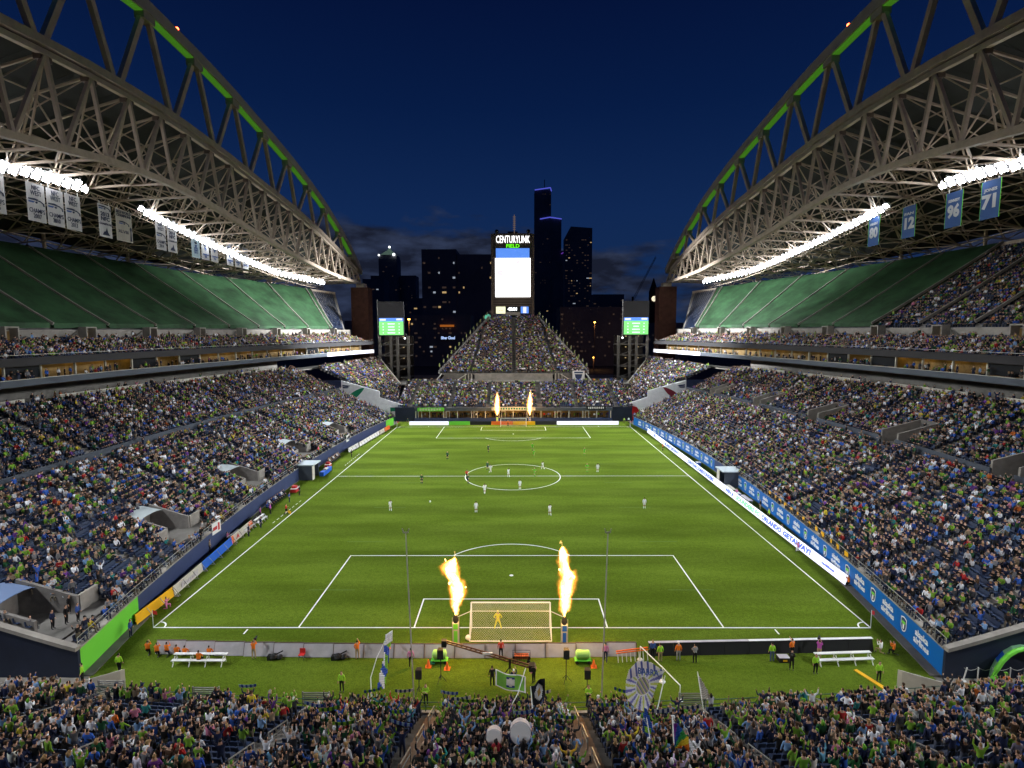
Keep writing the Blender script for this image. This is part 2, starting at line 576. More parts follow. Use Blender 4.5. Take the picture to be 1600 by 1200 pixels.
g = MB()
LW = 0.135
wline(g, -34, 0, 34, 0, LW); wline(g, -34, PL, 34, PL, LW)
wline(g, -34, 0.07, -34, PL - 0.07, LW); wline(g, 34, 0.07, 34, PL - 0.07, LW)
wline(g, -33.93, PL / 2, 33.93, PL / 2, LW)
for s, o in ((1, 0), (-1, PL)):
    for hw, d in ((20.16, 16.5), (9.16, 5.5)):
        wline(g, -hw, o + s * 0.07, -hw, o + s * (d - 0.07), LW); wline(g, hw, o + s * 0.07, hw, o + s * (d - 0.07), LW)
        wline(g, -hw - 0.07, o + s * d, hw + 0.07, o + s * d, LW)
    a = math.acos(5.5 / 9.15)
    warc(g, 0, o + s * 11, 9.15, s * PI / 2 - a + 0.01, s * PI / 2 + a - 0.01, LW)
    for sx in (-1, 1):
        a0 = math.atan2(s, -sx)
        c0 = {(1, 1): PI / 2, (1, -1): 0, (-1, 1): PI, (-1, -1): -PI / 2}[(s, sx)]
        warc(g, sx * 34, o, 1.0, c0 + 0.08, c0 + PI / 2 - 0.08, LW, n=14)
        wline(g, sx * 24.85, o - s * 0.3, sx * 24.85, o - s * 1.1, LW)
    warc(g, 0, o + s * 11, 0.12, 0, 2 * PI, 0.24, n=12)
warc(g, 0, PL / 2, 9.15, 0.008, PI - 0.008, LW); warc(g, 0, PL / 2, 9.15, PI + 0.008, 2 * PI - 0.008, LW)
# dashed technical areas on the left touchline
for y0 in (28.0, 62.0):
    for k in range(8): wline(g, -35.1, y0 + k * 1.4, -35.1, y0 + k * 1.4 + 0.8, 0.08)
tag(g.build('pitch_markings', M['white_line']), kind='structure')
# faint ghost of the other sport's lines
g = MB()
for y in (7.5, 21, 35, 49, 63, 77, 91, 99.5):
    wline(g, -22, y, -17, y, 0.09, 0.003); wline(g, 17, y, 22, y, 0.09, 0.003)
M['ghost'] = mat('ghost_line', (0.085, 0.155, 0.035), 0.9)
tag(g.build('worn_markings', M['ghost']), kind='structure')

# ------------------------------------------------------------------ people
M['p_shirt'] = attr_mat('shirt_cloth', 'shirt')
M['p_pants'] = attr_mat('trouser_cloth', 'pants')
M['p_skin'] = attr_mat('skin', 'skin', 0.6)
M['p_hair'] = attr_mat('hair', 'hair', 0.7)
M['p_shoe'] = mat('shoe', (0.05, 0.05, 0.055), 0.6)
PM = [M['p_shirt'], M['p_pants'], M['p_skin'], M['p_hair'], M['p_shoe']]

STAND = dict(pel=(0, 0, .95), kn=((-.10, .01, .50), (.10, .01, .50)), an=((-.11, -.03, .09), (.11, -.03, .09)))
ARMS = {
    'down': (((-.25, -.02, 1.14), (-.26, .07, .90)), ((.25, -.02, 1.14), (.26, .07, .90))),
    'cross': (((-.25, .04, 1.17), (.06, .20, 1.20)), ((.25, .04, 1.15), (-.06, .22, 1.14))),
    'clap': (((-.24, .10, 1.17), (-.05, .34, 1.30)), ((.24, .10, 1.17), (.05, .34, 1.30))),
    'up': (((-.33, .03, 1.60), (-.30, .06, 1.88)), ((.33, .03, 1.60), (.30, .06, 1.88))),
    'scarf': (((-.38, .02, 1.50), (-.46, .06, 1.80)), ((.38, .02, 1.50), (.46, .06, 1.80))),
    'phone': (((-.24, .05, 1.17), (-.16, .12, .95)), ((.22, .22, 1.34), (.08, .34, 1.58))),
    'hips': (((-.36, -.08, 1.18), (-.19, .06, 1.02)), ((.36, -.08, 1.18), (.19, .06, 1.02))),
    'camera': (((-.22, .18, 1.28), (-.08, .28, 1.52)), ((.22, .18, 1.28), (.08, .28, 1.52))),
    'out': (((-.42, .03, 1.28), (-.62, .10, 1.16)), ((.42, .03, 1.28), (.62, .10, 1.16))),
    'run': (((-.24, -.22, 1.22), (-.22, -.02, 1.02)), ((.24, .16, 1.22), (.18, .36, 1.36))),
    'knees': (((-.22, .18, 1.18), (-.15, .34, .98)), ((.22, .18, 1.18), (.15, .34, .98))),
}


def person_mesh(name, arms='down', legs='stand', level=1, long_hair=False, shorts=False, lean=0.0, cap=False, wide=1.0, sleeves=False):
    V = []; E = []; Rr = []; tg = []

    def ad(p, r, t, parent=None):
        V.append(list(p)); Rr.append(r); tg.append(t)
        if parent is not None: E.append((parent, len(V) - 1))
        return len(V) - 1
    dz = 0.0
    if legs == 'sit': dz = -0.44
    if legs == 'crouch': dz = -0.52
    if legs == 'kneel': dz = -0.46
    sh = lambda z: lean * max(0, z - 0.95)

    def U(p): return (p[0] * wide, p[1] + sh(p[2]), p[2] + dz)
    pel = ad(U((0, 0, .96)), (.155 * wide, .115), 'hip')
    sp = ad(U((0, 0.0, 1.14)), (.145 * wide, .105), 'tor', pel)
    ch = ad(U((0, 0, 1.34)), (.175 * wide, .115), 'tor', sp)
    nk = ad(U((0, .0, 1.49)), (.055, .055), 'neck', ch)
    h0 = ad(U((0, .015, 1.57)), (.070, .080), 'face', nk)
    h1 = ad(U((0, .01, 1.665)), (.080, .098), 'head', h0)
    h2 = ad(U((0, -.005, 1.735)), (.050, .062), 'head', h1)
    if level: ad(U((0, .10, 1.60)), (.016, .018), 'face', h0)
    for sx, (el, wr) in zip((-1, 1), ARMS[arms]):
        s0 = ad(U((sx * .165, 0, 1.415)), (.066, .062), 'tor', ch)
        e_ = ad(U(el), (.047, .047), 'arm', s0)
        w_ = ad(U(wr), (.033, .033), 'hand', e_)
        d = Vector(wr) - Vector(el); d.normalize()
        hd = Vector(wr) + d * .075
        hnd = ad(U(hd), (.040, .028), 'hand', w_)
        if level > 1:
            for q in (-1, 1):
                ad(U(hd + d * .075 + Vector((.014 * q, 0, 0))), (.012, .010), 'hand', hnd)
            ad(U(hd + Vector((-sx * .045, .02, .01))), (.011, .011), 'hand', w_)
    if legs == 'stand':
        K = [((-.11, .01, .50), (-.12, -.03, .09), (-.14, .12, .04)), ((.11, .01, .50), (.12, -.03, .09), (.14, .12, .04))]
    elif legs == 'wide':
        K = [((-.20, .04, .50), (-.32, -.02, .09), (-.36, .12, .04)), ((.20, .04, .50), (.32, -.02, .09), (.36, .12, .04))]
    elif legs == 'walk':
        K = [((-.10, .13, .50), (-.10, .12, .09), (-.10, .27, .05)), ((.10, -.02, .50), (.10, -.32, .16), (.10, -.20, .06))]
    elif legs == 'run':
        K = [((-.10, .30, .62), (-.10, .22, .22), (-.10, .37, .18)), ((.10, -.14, .50), (.10, -.50, .36), (.10, -.52, .24))]
    elif legs == 'sit':
        K = [((-.14, .42, .50), (-.14, .44, .09), (-.14, .58, .05)), ((.14, .42, .50), (.14, .44, .09), (.14, .58, .05))]
    elif legs == 'crouch':
        K = [((-.20, .34, .52), (-.16, .08, .10), (-.18, .22, .05)), ((.20, .34, .52), (.16, .02, .10), (.18, .16, .05))]
    elif legs == 'kneel':
        K = [((-.14, .32, .44), (-.14, .30, .09), (-.14, .44, .05)), ((.12, .12, .08), (.12, -.24, .09), (.12, -.34, .05))]
    for sx, (kn, an, to) in zip((-1, 1), K):
        hp = ad((sx * .092 * wide, 0 if legs not in ('sit', 'kneel', 'crouch') else .03, .88 + dz), (.098, .095), 'hip', pel)
        k_ = ad(kn, (.066, .066), 'knee', hp)
        a_ = ad(an, (.046, .046), 'ank', k_)
        ad(to, (.042, .032), 'foot', a_)
    me = bpy.data.meshes.new('skel')
    me.from_pydata(V, E, [])
    o = bpy.data.objects.new('skel', me)
    COL.objects.link(o)
    md = o.modifiers.new('s', 'SKIN')
    md.use_smooth_shade = True
    for v, r in zip(me.skin_vertices[0].data, Rr): v.radius = r
    me.skin_vertices[0].data[0].use_root = True
    if level > 0:
        sd = o.modifiers.new('d', 'SUBSURF'); sd.levels = 1; sd.render_levels = 1
    dg = bpy.context.evaluated_depsgraph_get()
    out = bpy.data.meshes.new_from_object(o.evaluated_get(dg))
    bpy.data.objects.remove(o); bpy.data.meshes.remove(me)
    out.name = name
    out.materials.clear()
    for m in PM: out.materials.append(m)
    # paint the zones from the nearest bone
    A = np.array([V[a] for a, b in E]); B = np.array([V[b] for a, b in E]); D = B - A
    LL = (D * D).sum(1) + 1e-9
    mi = []
    for p in out.polygons:
        c = np.array(p.center)
        t = np.clip(((c - A) * D).sum(1) / LL, 0, 1)
        q = A + D * t[:, None]
        i = int(((c - q) ** 2).sum(1).argmin())
        ta, tb = tg[E[i][0]], tg[E[i][1]]; tt = t[i]
        if tb in ('face', 'head'):
            top = c[2] - dz; fw = c[1] - sh(1.6)
            k = 3 if (top > 1.70 or (top > 1.58 and fw < 0.01) or (long_hair and fw < 0.0) or (top > 1.66 and abs(c[0]) > .065)) else 2
        elif tb == 'neck': k = 2 if tt > 0.45 else 0
        elif tb == 'arm': k = 0 if (not sleeves or tt < 0.6) else 2
        elif tb == 'hand': k = 0 if (ta == 'arm' and not sleeves and tt < 0.85) else 2
        elif tb == 'tor': k = 0 if not (ta == 'hip' and tt < 0.2) else 1
        elif tb in ('hip',): k = 1
        elif tb == 'knee': k = 1 if (not shorts or tt < 0.72) else 2
        elif tb == 'ank': k = (1 if tt < 0.93 else 4) if not shorts else (2 if tt < 0.25 else 1)
        else: k = 4
        mi.append(k)
    out.polygons.foreach_set('material_index', mi)
    out.polygons.foreach_set('use_smooth', [True] * len(out.polygons))
    if long_hair or cap:
        bm = bmesh.new(); bm.from_mesh(out)
        if long_hair:
            r = bmesh.ops.create_icosphere(bm, subdivisions=1, radius=0.1, matrix=Matrix.Translation((0, -.055 + sh(1.55), 1.56 + dz)) @ Matrix.Diagonal((1.0, .75, 1.7, 1)))
            for f in {f for v in r['verts'] for f in v.link_faces}: f.material_index = 3; f.smooth = True
        if cap:
            r = bmesh.ops.create_cone(bm, cap_ends=True, segments=8, radius1=.10, radius2=.07, depth=.10, matrix=Matrix.Translation((0, -.0 + sh(1.7), 1.735 + dz)))
            for f in {f for v in r['verts'] for f in v.link_faces}: f.material_index = 3
            r = bmesh.ops.create_cube(bm, size=1, matrix=Matrix.Translation((0, .12 + sh(1.7), 1.70 + dz)) @ Matrix.Diagonal((.15, .11, .015, 1)))
            for f in {f for v in r['verts'] for f in v.link_faces}: f.material_index = 3
        bm.to_mesh(out); bm.free()
    return out


TPL = {}
for nm, kw in {
    'stand_down': dict(), 'stand_cross': dict(arms='cross'), 'stand_clap': dict(arms='clap', long_hair=True), 'stand_up': dict(arms='up'),
    'stand_scarf': dict(arms='scarf'), 'stand_phone': dict(arms='phone', long_hair=True), 'stand_wide': dict(wide=1.18, cap=True), 'stand_hips': dict(arms='hips', cap=True),
    'sit_down': dict(arms='knees', legs='sit'), 'sit_clap': dict(arms='clap', legs='sit', cap=True), 'sit_long': dict(arms='knees', legs='sit', long_hair=True), 'sit_wide': dict(arms='cross', legs='sit', wide=1.15),
}.items():
    TPL[nm] = person_mesh(nm, level=1, **kw)
for nm, kw in {
    'far_stand': dict(arms='down'), 'far_clap': dict(arms='clap', cap=True), 'far_up': dict(arms='up'),
    'far_sit': dict(arms='knees', legs='sit'), 'far_sit2': dict(arms='clap', legs='sit', wide=1.1), 'far_sit3': dict(arms='knees', legs='sit', long_hair=True)
}.items():
    TPL[nm] = person_mesh(nm, level=0, **kw)
NEAR_T = ['stand_down', 'stand_cross', 'stand_clap', 'stand_up', 'stand_scarf', 'stand_phone', 'stand_wide', 'stand_hips', 'sit_down', 'sit_clap', 'sit_long', 'sit_wide']
FAR_T = ['far_stand', 'far_clap', 'far_up', 'far_sit', 'far_sit2', 'far_sit3']


def tpl_coll(name, names, extra=None):
    c = bpy.data.collections.new(name)
    for i, n in enumerate(names):
        o = bpy.data.objects.new('%02d_%s' % (i, n), TPL[n])
        c.objects.link(o)
    return c


C_NEAR = tpl_coll('near_people', NEAR_T)
C_FAR = tpl_coll('far_people', FAR_T)
# seat template
sb = MB()
sb.box(-.23, .23, -.05, .36, .40, .46)
sb.hexa([(-.23, -.06, .42), (.23, -.06, .42), (.23, -.10, .44), (-.23, -.10, .44)], [(-.22, -.15, .84), (.22, -.15, .84), (.22, -.19, .83), (-.22, -.19, .83)])
sb.box(-.03, .03, -.10, .20, .0, .40)
SEAT_ME = sb.mesh('seat', M['seat'])
TPL['seat'] = SEAT_ME
C_SEAT = tpl_coll('seat_tpl', ['seat'])

_gn = {}


def gn_for(coll):
    if coll.name in _gn: return _gn[coll.name]
    ng = bpy.data.node_groups.new('scatter_' + coll.name, 'GeometryNodeTree')
    ng.interface.new_socket('Geometry', in_out='INPUT', socket_type='NodeSocketGeometry')
    ng.interface.new_socket('Geometry', in_out='OUTPUT', socket_type='NodeSocketGeometry')
    gi = ng.nodes.new('NodeGroupInput'); go = ng.nodes.new('NodeGroupOutput')
    ci = ng.nodes.new('GeometryNodeCollectionInfo')
    ci.inputs['Collection'].default_value = coll
    ci.inputs['Separate Children'].default_value = True
    ci.inputs['Reset Children'].default_value = True
    ip = ng.nodes.new('GeometryNodeInstanceOnPoints')
    ip.inputs['Pick Instance'].default_value = True

    def na(name, typ):
        n = ng.nodes.new('GeometryNodeInputNamedAttribute'); n.data_type = typ; n.inputs['Name'].default_value = name
        return [o for o in n.outputs if o.enabled][0]
    cx = ng.nodes.new('ShaderNodeCombineXYZ')
    ng.links.new(na('rz', 'FLOAT'), cx.inputs['Z'])
    er = ng.nodes.new('FunctionNodeEulerToRotation')
    ng.links.new(cx.outputs[0], er.inputs[0])
    ng.links.new(er.outputs[0], ip.inputs['Rotation'])
    ng.links.new(na('idx', 'INT'), ip.inputs['Instance Index'])
    ng.links.new(na('scl', 'FLOAT_VECTOR'), ip.inputs['Scale'])
    ng.links.new(gi.outputs[0], ip.inputs['Points'])
    ng.links.new(ci.outputs[0], ip.inputs['Instance'])
    ng.links.new(ip.outputs[0], go.inputs[0])
    _gn[coll.name] = ng
    return ng


def scatter(name, pts, rz, idx, scl, coll, cols=None, label=None, cat=None, parent=None):
    pts = np.asarray(pts, 'f4')
    n = len(pts)
    me = bpy.data.meshes.new(name)
    me.vertices.add(n)
    me.vertices.foreach_set('co', pts.ravel())

    def at(nm, typ, arr, key='value'):
        a = me.attributes.new(nm, typ, 'POINT'); a.data.foreach_set(key, np.ascontiguousarray(arr).ravel())
    at('rz', 'FLOAT', np.asarray(rz, 'f4'))
    at('idx', 'INT', np.asarray(idx, 'i4'))
    at('scl', 'FLOAT_VECTOR', np.asarray(scl, 'f4'), 'vector')
    if cols:
        for k, a in cols.items():
            at(k, 'FLOAT_COLOR', np.concatenate([a, np.ones((n, 1))], 1).astype('f4'), 'color')
    o = bpy.data.objects.new(name, me)
    COL.objects.link(o)
    md = o.modifiers.new('scatter', 'NODES')
    md.node_group = gn_for(coll)
    o['kind'] = 'stuff'
    if label: o['label'] = label
    if cat: o['category'] = cat
    if parent is not None: o.parent = parent
    return o


# clothing colours: (name, linear colour, weight)
CLOTH = [('navy', (.012, .018, .055), 20), ('black', (.008, .008, .009), 18), ('charcoal', (.04, .04, .045), 10), ('lime green', (.18, .36, .03), 12),
         ('grey', (.16, .16, .17), 8), ('white', (.75, .76, .80), 11), ('royal blue', (.03, .10, .42), 9), ('dark green', (.015, .08, .03), 7),
         ('light blue', (.18, .32, .55), 6), ('brown', (.08, .045, .025), 3), ('red', (.38, .02, .02), 2.0), ('orange', (.5, .12, .02), .7),
         ('purple', (.14, .04, .26), 2.2), ('tan', (.30, .22, .14), 2.5), ('pink', (.45, .15, .24), .7), ('yellow', (.55, .45, .03), 1.2), ('teal', (.02, .20, .20), 1.6)]
CW = np.array([c[2] for c in CLOTH], float); CW /= CW.sum()
CC = np.array([c[1] for c in CLOTH])
PANTS = np.array([(.015, .022, .05), (.01, .01, .011), (.05, .06, .09), (.12, .10, .07), (.03, .03, .035)])
SKINS = np.array([(.48, .28, .19), (.55, .34, .24), (.40, .22, .14), (.20, .10, .06), (.50, .30, .20)])
HAIRN = [('dark hair', (.012, .008, .006), 34), ('brown hair', (.05, .025, .012), 26), ('blond hair', (.28, .17, .07), 12), ('grey hair', (.25, .24, .23), 6),
         ('navy cap', (.012, .02, .06), 8), ('green cap', (.10, .28, .02), 6), ('white cap', (.6, .6, .6), 4), ('black beanie', (.008, .008, .008), 4)]
HW = np.array([h[2] for h in HAIRN], float); HW /= HW.sum()
HC = np.array([h[1] for h in HAIRN])


def crowd_cols(n):
    i = rng.choice(len(CLOTH), n, p=CW)
    j = rng.uniform(.55, 1.25, (n, 1))
    h = rng.choice(len(HAIRN), n, p=HW)
    return {'shirt': CC[i] * j, 'pants': PANTS[rng.integers(0, 5, n)], 'skin': SKINS[rng.choice(5, n, p=[.3, .3, .2, .06, .14])] * rng.uniform(.85, 1.1, (n, 1)), 'hair': HC[h]}


def add_crowd(name, pts, rz, label, near=False, p_stand=0.25, parent=None):
    n = len(pts)
    if n == 0: return None
    st = rng.random(n) < p_stand
    if near:
        idx = np.where(st, rng.choice([0, 1, 2, 3, 4, 5, 6, 7], n, p=[.20, .13, .2, .10, .03, .11, .13, .10]), rng.choice([8, 9, 10, 11], n))
        coll = C_NEAR
    else:
        idx = np.where(st, rng.choice([0, 1, 2], n, p=[.6, .33, .07]), rng.choice([3, 4, 5], n))
        coll = C_FAR
    s = rng.uniform(.92, 1.08, n)
    scl = np.stack([s * rng.uniform(.95, 1.15, n), s, s], 1)
    return scatter(name, pts, np.asarray(rz) + rng.normal(0, .3, n), idx, scl, coll, crowd_cols(n), label, 'crowd', parent)


def add_seats(name, pts, rz, parent):
    n = len(pts)
    o = scatter(name, pts, rz, np.zeros(n), np.ones((n, 3)), C_SEAT, parent=parent)
    return o


# ------------------------------------------------------------------ grandstands on the two long sides
NR = 43
AISLE = [-14 + 10.5 * i for i in range(13)]     # along y, at the wall


def side_name(s): return 'left' if s < 0 else 'right'


# deck geometry: front line (x,y) and back line (x,y,z) at parameter y
def deck_front(y): return F(y) + 8.6
def deck_back(y):
    q = abs(y - 45) / 107.0
    xb = float(np.interp(y, [-60, 20, 45, 70, 90, 106, 125, 140, 152], [106, 106, 106, 104.5, 100, 94.5, 84, 74, 63]))
    yb = y + float(np.interp(y, [-60, 60, 100, 152], [0, 0, 3.5, 13]))
    zb = 28.1 + float(np.interp(xb, [63, 94, 106], [.205, .170, .167])) * xb
    return xb, yb, zb


def deck_pt(t, y):
    xf = deck_front(y); xb, yb, zb = deck_back(y)
    return xf + (xb - xf) * t, y + (yb - y) * t, 28.4 + (zb - 28.4) * (t ** 1.04)


DY0, DY1 = -20.0, 147.0
VOM_L = [-4.5, 16.5, 38.5, 60.0, 81.5]
VOM_R = [15.4, 36.3, 57.1, 77.6, 98.0]

for s in (-1, 1):
    nmS = side_name(s)
    st = thing('grandstand', ('long grandstand left of the pitch, green covers over its whole upper deck' if s < 0
                              else 'long grandstand right of the pitch, fans on the near end of its upper deck'), 'grandstand', (s * 36, 53.6, 0))
    P0 = Vector((s * 36, 53.6, 0))

    class SMB(MB):
        def build(self, *a, **k):
            self.v = [(x - P0.x, y - P0.y, z) for x, y, z in self.v]
            return MB.build(self, *a, **k)
    # ---- lower terrace
    Y0, Y1 = -7.2, 112.0
    ny = 48
    cuts = [v + d for v in (VOM_L if s < 0 else VOM_R) for d in ((-4.3, -2.1, 2.1, 4.3) if s < 0 else (-1.72, 1.72))]
    yy = [Y0 + (Y1 - Y0) * i / ny for i in range(ny + 1)]
    yy = sorted([y for y in yy if all(abs(y - c) > .5 for c in cuts) or y in (Y0, Y1)] + [c for c in cuts if Y0 < c < Y1])
    ny = len(yy) - 1

    def in_vom(t, y, pad=0.0):
        if s < 0:
            for vy in VOM_L:
                if abs(y - vy) < 2.1 + pad and .035 < t < .215 + pad * .03: return True
                if abs(y - vy) < 4.3 + pad and .035 < t < .085: return True
        else:
            for vy in VOM_R:
                if abs(y - vy) < 1.9 + pad and .555 < t < .725: return True
        return False
    g = SMB()
    for r in range(NR):
        t0 = r / NR; t1 = (r + 1) / NR
        for i in range(ny):
            ya, yb = yy[i], yy[i + 1]
            xa0, z0 = low_pt(t0, ya); xb0, _ = low_pt(t0, yb); xa1, z1 = low_pt(t1, ya); xb1, _ = low_pt(t1, yb)
            zp = low_pt(max(t0 - 1 / NR, 0), ya)[1]
            if in_vom((t0 + t1) / 2, (ya + yb) / 2): continue
            q = [(s * xa0, ya, z0), (s * xb0, yb, z0), (s * xb1, yb, z0), (s * xa1, ya, z0)]
            g.poly(q if s > 0 else q[::-1])
            if r: g.poly([(s * xa0, ya, zp), (s * xb0, yb, zp), (s * xb0, yb, z0), (s * xa0, ya, z0)])
    g.build('terrace', M['terrace'], st)
    # near end wall of the lower terrace (dark wall above the tunnel)
    g = SMB()
    for r in range(NR):
        t0 = r / NR; t1 = (r + 1) / NR
        x0, z0 = low_pt(t0, Y0); x1, z1 = low_pt(t1, Y0)
        g.hexa([(s * x0, Y0 - .25, -.1), (s * x1, Y0 - .25, -.1), (s * x1, Y0, -.1), (s * x0, Y0, -.1)],
               [(s * x0, Y0 - .25, z0 - .1), (s * x1, Y0 - .25, z1 - .1), (s * x1, Y0, z1 - .1), (s * x0, Y0, z0 - .1)])
    g.build('end_wall', M['navy_dark'], st)
    g = SMB()
    for r in range(0, NR):
        x0, z0 = low_pt(r / NR, Y0); x1, z1 = low_pt((r + 1) / NR, Y0)
        g.hexa([(s * x0, Y0 - .45, z0 - .1), (s * x1, Y0 - .45, z1 - .1), (s * x1, Y0 + .1, z1 - .1), (s * x0, Y0 + .1, z0 - .1)],
               [(s * x0, Y0 - .45, z0 + .22), (s * x1, Y0 - .45, z1 + .22), (s * x1, Y0 + .1, z1 + .22), (s * x0, Y0 + .1, z0 + .22)])
    g.build('end_coping', M['concrete'], st)
    # ---- pitch-side wall, in sections
    wy = list(np.linspace(Y0, 110.5, 41))
    for i in range(40):
        ya, yb = wy[i], wy[i + 1]
        xa, xb = W(ya), W(yb)
        gap = (47.5 < (ya + yb) / 2 < 56.5)
        if s < 0: m = M['lime'] if (i < 3 or i >= 38) else M['navy']
        else: m = M['blue'] if not gap else M['navy']
        g = SMB()
        g.hexa([(s * xa, ya, -.05), (s * xb, yb, -.05), (s * (xb + .25), yb, -.05), (s * (xa + .25), ya, -.05)],
               [(s * xa, ya, 2.3), (s * xb, yb, 2.3), (s * (xb + .25), yb, 2.3), (s * (xa + .25), ya, 2.3)])
        g.build('wall_panel', m, st)
        g = SMB()
        g.hexa([(s * (xa - .04), ya, 2.3), (s * (xb - .04), yb, 2.3), (s * (xb + .5), yb, 2.3), (s * (xa + .5), ya, 2.3)],
               [(s * (xa - .04), ya, 2.46), (s * (xb - .04), yb, 2.46), (s * (xb + .5), yb, 2.46), (s * (xa + .5), ya, 2.46)])
        g.build('coping', M['concrete'], st)
        # railing above the wall: two rails and posts
        g = SMB()
        for z in (2.85, 3.25): g.bar((s * (xa + .15), ya, z), (s * (xb + .15), yb, z), .05)
        for q in range(2):
            yq = ya + (yb - ya) * q / 2
            g.bar((s * (W(yq) + .15), yq, 2.46), (s * (W(yq) + .15), yq, 3.25), .05)
        g.build('railing', M['rail'], st)
    if s > 0:                                  # yellow and black cloths tied to the rail
        for k in range(26):
            y = 9 + k * .95 + R_.uniform(-.2, .2)
            g = SMB(); g.box(W(y) + .08, W(y) + .11, y, y + R_.uniform(.35, .75), 2.62 + R_.uniform(0, .15), 3.2); g.build('rail_cloth', M['yellow'] if k % 2 else M['black'], st)
    # footing kerb along the wall
    g = SMB()
    for i in range(40):
        ya, yb = wy[i], wy[i + 1]
        wa = .9 if ya < 8 else .12
        g.hexa([(s * (W(ya) - wa), ya, 0), (s * (W(yb) - wa), yb, 0), (s * (W(yb) - .004), yb, 0), (s * (W(ya) - .004), ya, 0)],
               [(s * (W(ya) - wa), ya, .07), (s * (W(yb) - wa), yb, .07), (s * (W(yb) - .004), yb, .07), (s * (W(ya) - .004), ya, .07)])
    g.build('kerb', M['concrete_dark'], st)
    # lettering on the right wall
    if s > 0:
        yq = -4.2
        k = 0
        while yq < 108:
            if not (46.5 < yq < 58):
                ang = math.atan2(W(yq + 1) - W(yq - 1), 2)
                x = W(yq) - .012
                if k % 2 == 0:
                    text_obj('alaska\nairlines', .82, M['white'], 'lettering', st, (x - P0.x, yq - P0.y, 1.2), (PI / 2, 0, -PI / 2 - ang), width=2.3, fat=.03, depth=.008)
                else:
                    c = MB()
                    def shield(w, h, mi, y):
                        n = 12; pts = [(-w, y, h * .8), (0, y, h), (w, y, h * .8)]
                        for a in range(n + 1):
                            th = PI * a / n; pts.append((w * math.cos(th), y, -h * .05 - h * .95 * math.sin(th)))
                        c.poly(pts[::-1], mi)
                    shield(.46, .72, 0, 0); shield(.38, .60, 1, -.004)
                    c.poly([(-.30, -.008, .02), (.30, -.008, .02), (.26, -.008, .28), (-.26, -.008, .28)], 2)
                    c.poly([(-.10, -.012, -.45), (.10, -.012, -.45), (.13, -.012, .0), (-.13, -.012, .0)], 0)
                    o = c.build('crest', [M['white'], M['navy'], M['lime']], st)
                    o.location = (x - P0.x, yq - P0.y, 1.2); o.rotation_euler = (0, 0, -PI / 2 - ang)
            yq += 2.75; k += 1
    # ---- cross-aisle wall mid-height
    for i in range(ny):
        ya, yb = yy[i], yy[i + 1]
        if s > 0 and any(abs((ya + yb) / 2 - v) < 1.8 for v in VOM_R): continue
        g = SMB()
        xa, z = low_pt(.545, ya); xb, _ = low_pt(.545, yb)
        g.hexa([(s * xa, ya, z), (s * xb, yb, z), (s * (xb + .15), yb, z), (s * (xa + .15), ya, z)],
               [(s * xa, ya, z + 1.15), (s * xb, yb, z + 1.15), (s * (xb + .15), yb, z + 1.15), (s * (xa + .15), ya, z + 1.15)])
        g.build('cross_aisle_wall', M['fascia'], st)
    # ---- vomitories
    if s < 0:
        for vy in VOM_L:
            xa, za = low_pt(.035, vy); xb, zb = low_pt(.215, vy); xm, zm = low_pt(.085, vy)
            lo = lambda v: max(v, Y0 + .06)
            g = SMB()
            g.box(*sorted((s * xa, s * xb)), vy - 2.1, vy + 2.1, za - .2, za)            # floor
            g.box(*sorted((s * xa, s * xm)), lo(vy - 4.3), vy - 2.1, za - .2, za)
            g.box(*sorted((s * xa, s * xm)), vy + 2.1, vy + 4.3, za - .2, za)
            g.build('walkway', M['concrete_dark'], st)
            for q in (-1, 1):
                g = SMB()
                y_ = vy + q * 2.15
                g.hexa([(s * xm, y_ - .14, za), (s * xb, y_ - .14, za), (s * xb, y_ + .14, za), (s * xm, y_ + .14, za)],
                       [(s * xm, y_ - .14, zm + .9), (s * xb, y_ - .14, zb + .75), (s * xb, y_ + .14, zb + .75), (s * xm, y_ + .14, zm + .9)])
                g.build('side_wall', M['terrace'], st)
                if vy + q * 4.3 > Y0:
                    g = SMB()
                    g.box(*sorted((s * (xm - .1), s * (xm + .15))), *sorted((vy + q * 2.3, vy + q * 4.4)), za, zm + .9)
                    g.build('front_wall', M['concrete'], st)
            g = SMB(); g.box(*sorted((s * (xb - .05), s * (xb + .12))), vy - 2.0, vy + 2.0, za, zb + .3); g.build('portal_wall', M['terrace'], st)
            g = SMB()
            n = 6; w = 2.0; x1_, x2_ = xb - 1.7, xb + .7
            for a in range(n):
                a0 = PI * a / n; a1 = PI * (a + 1) / n
                P_ = lambda x, an, dz: (s * x, vy + w * math.cos(an), zb - .05 + .32 * math.sin(an) + dz)
                g.hexa([P_(x1_, a0, 0), P_(x2_, a0, .5), P_(x2_, a1, .5), P_(x1_, a1, 0)], [P_(x1_, a0, .06), P_(x2_, a0, .56), P_(x2_, a1, .56), P_(x1_, a1, .06)])
            g.build('canopy', mat('canopy_cloth', (.13, .19, .33) if vy < 0 else (.36, .41, .42), .6), st)
    else:
        for vy in VOM_R:
            xa, za = low_pt(.555, vy); xb, zb = low_pt(.725, vy)
            g = SMB()
            g.box(s * xa, s * xb, vy - 1.7, vy + 1.7, za - .2, za)
            g.build('walkway', M['concrete_dark'], st)
            for q in (-1, 1):
                g = SMB()
                y_ = vy + q * 1.85
                g.hexa([(xa, y_ - .14, za), (xb, y_ - .14, za), (xb, y_ + .14, za), (xa, y_ + .14, za)],
                       [(xa, y_ - .14, za + 1.9), (xb, y_ - .14, zb + 1.1), (xb, y_ + .14, zb + 1.1), (xa, y_ + .14, za + 1.9)])
                g.build('side_wall', M['concrete'], st)
            g = SMB(); g.box(xb - .02, xb + .2, vy - 1.71, vy + 1.71, za, zb + 1.1); g.build('back_wall', M['concrete_dark'], st)
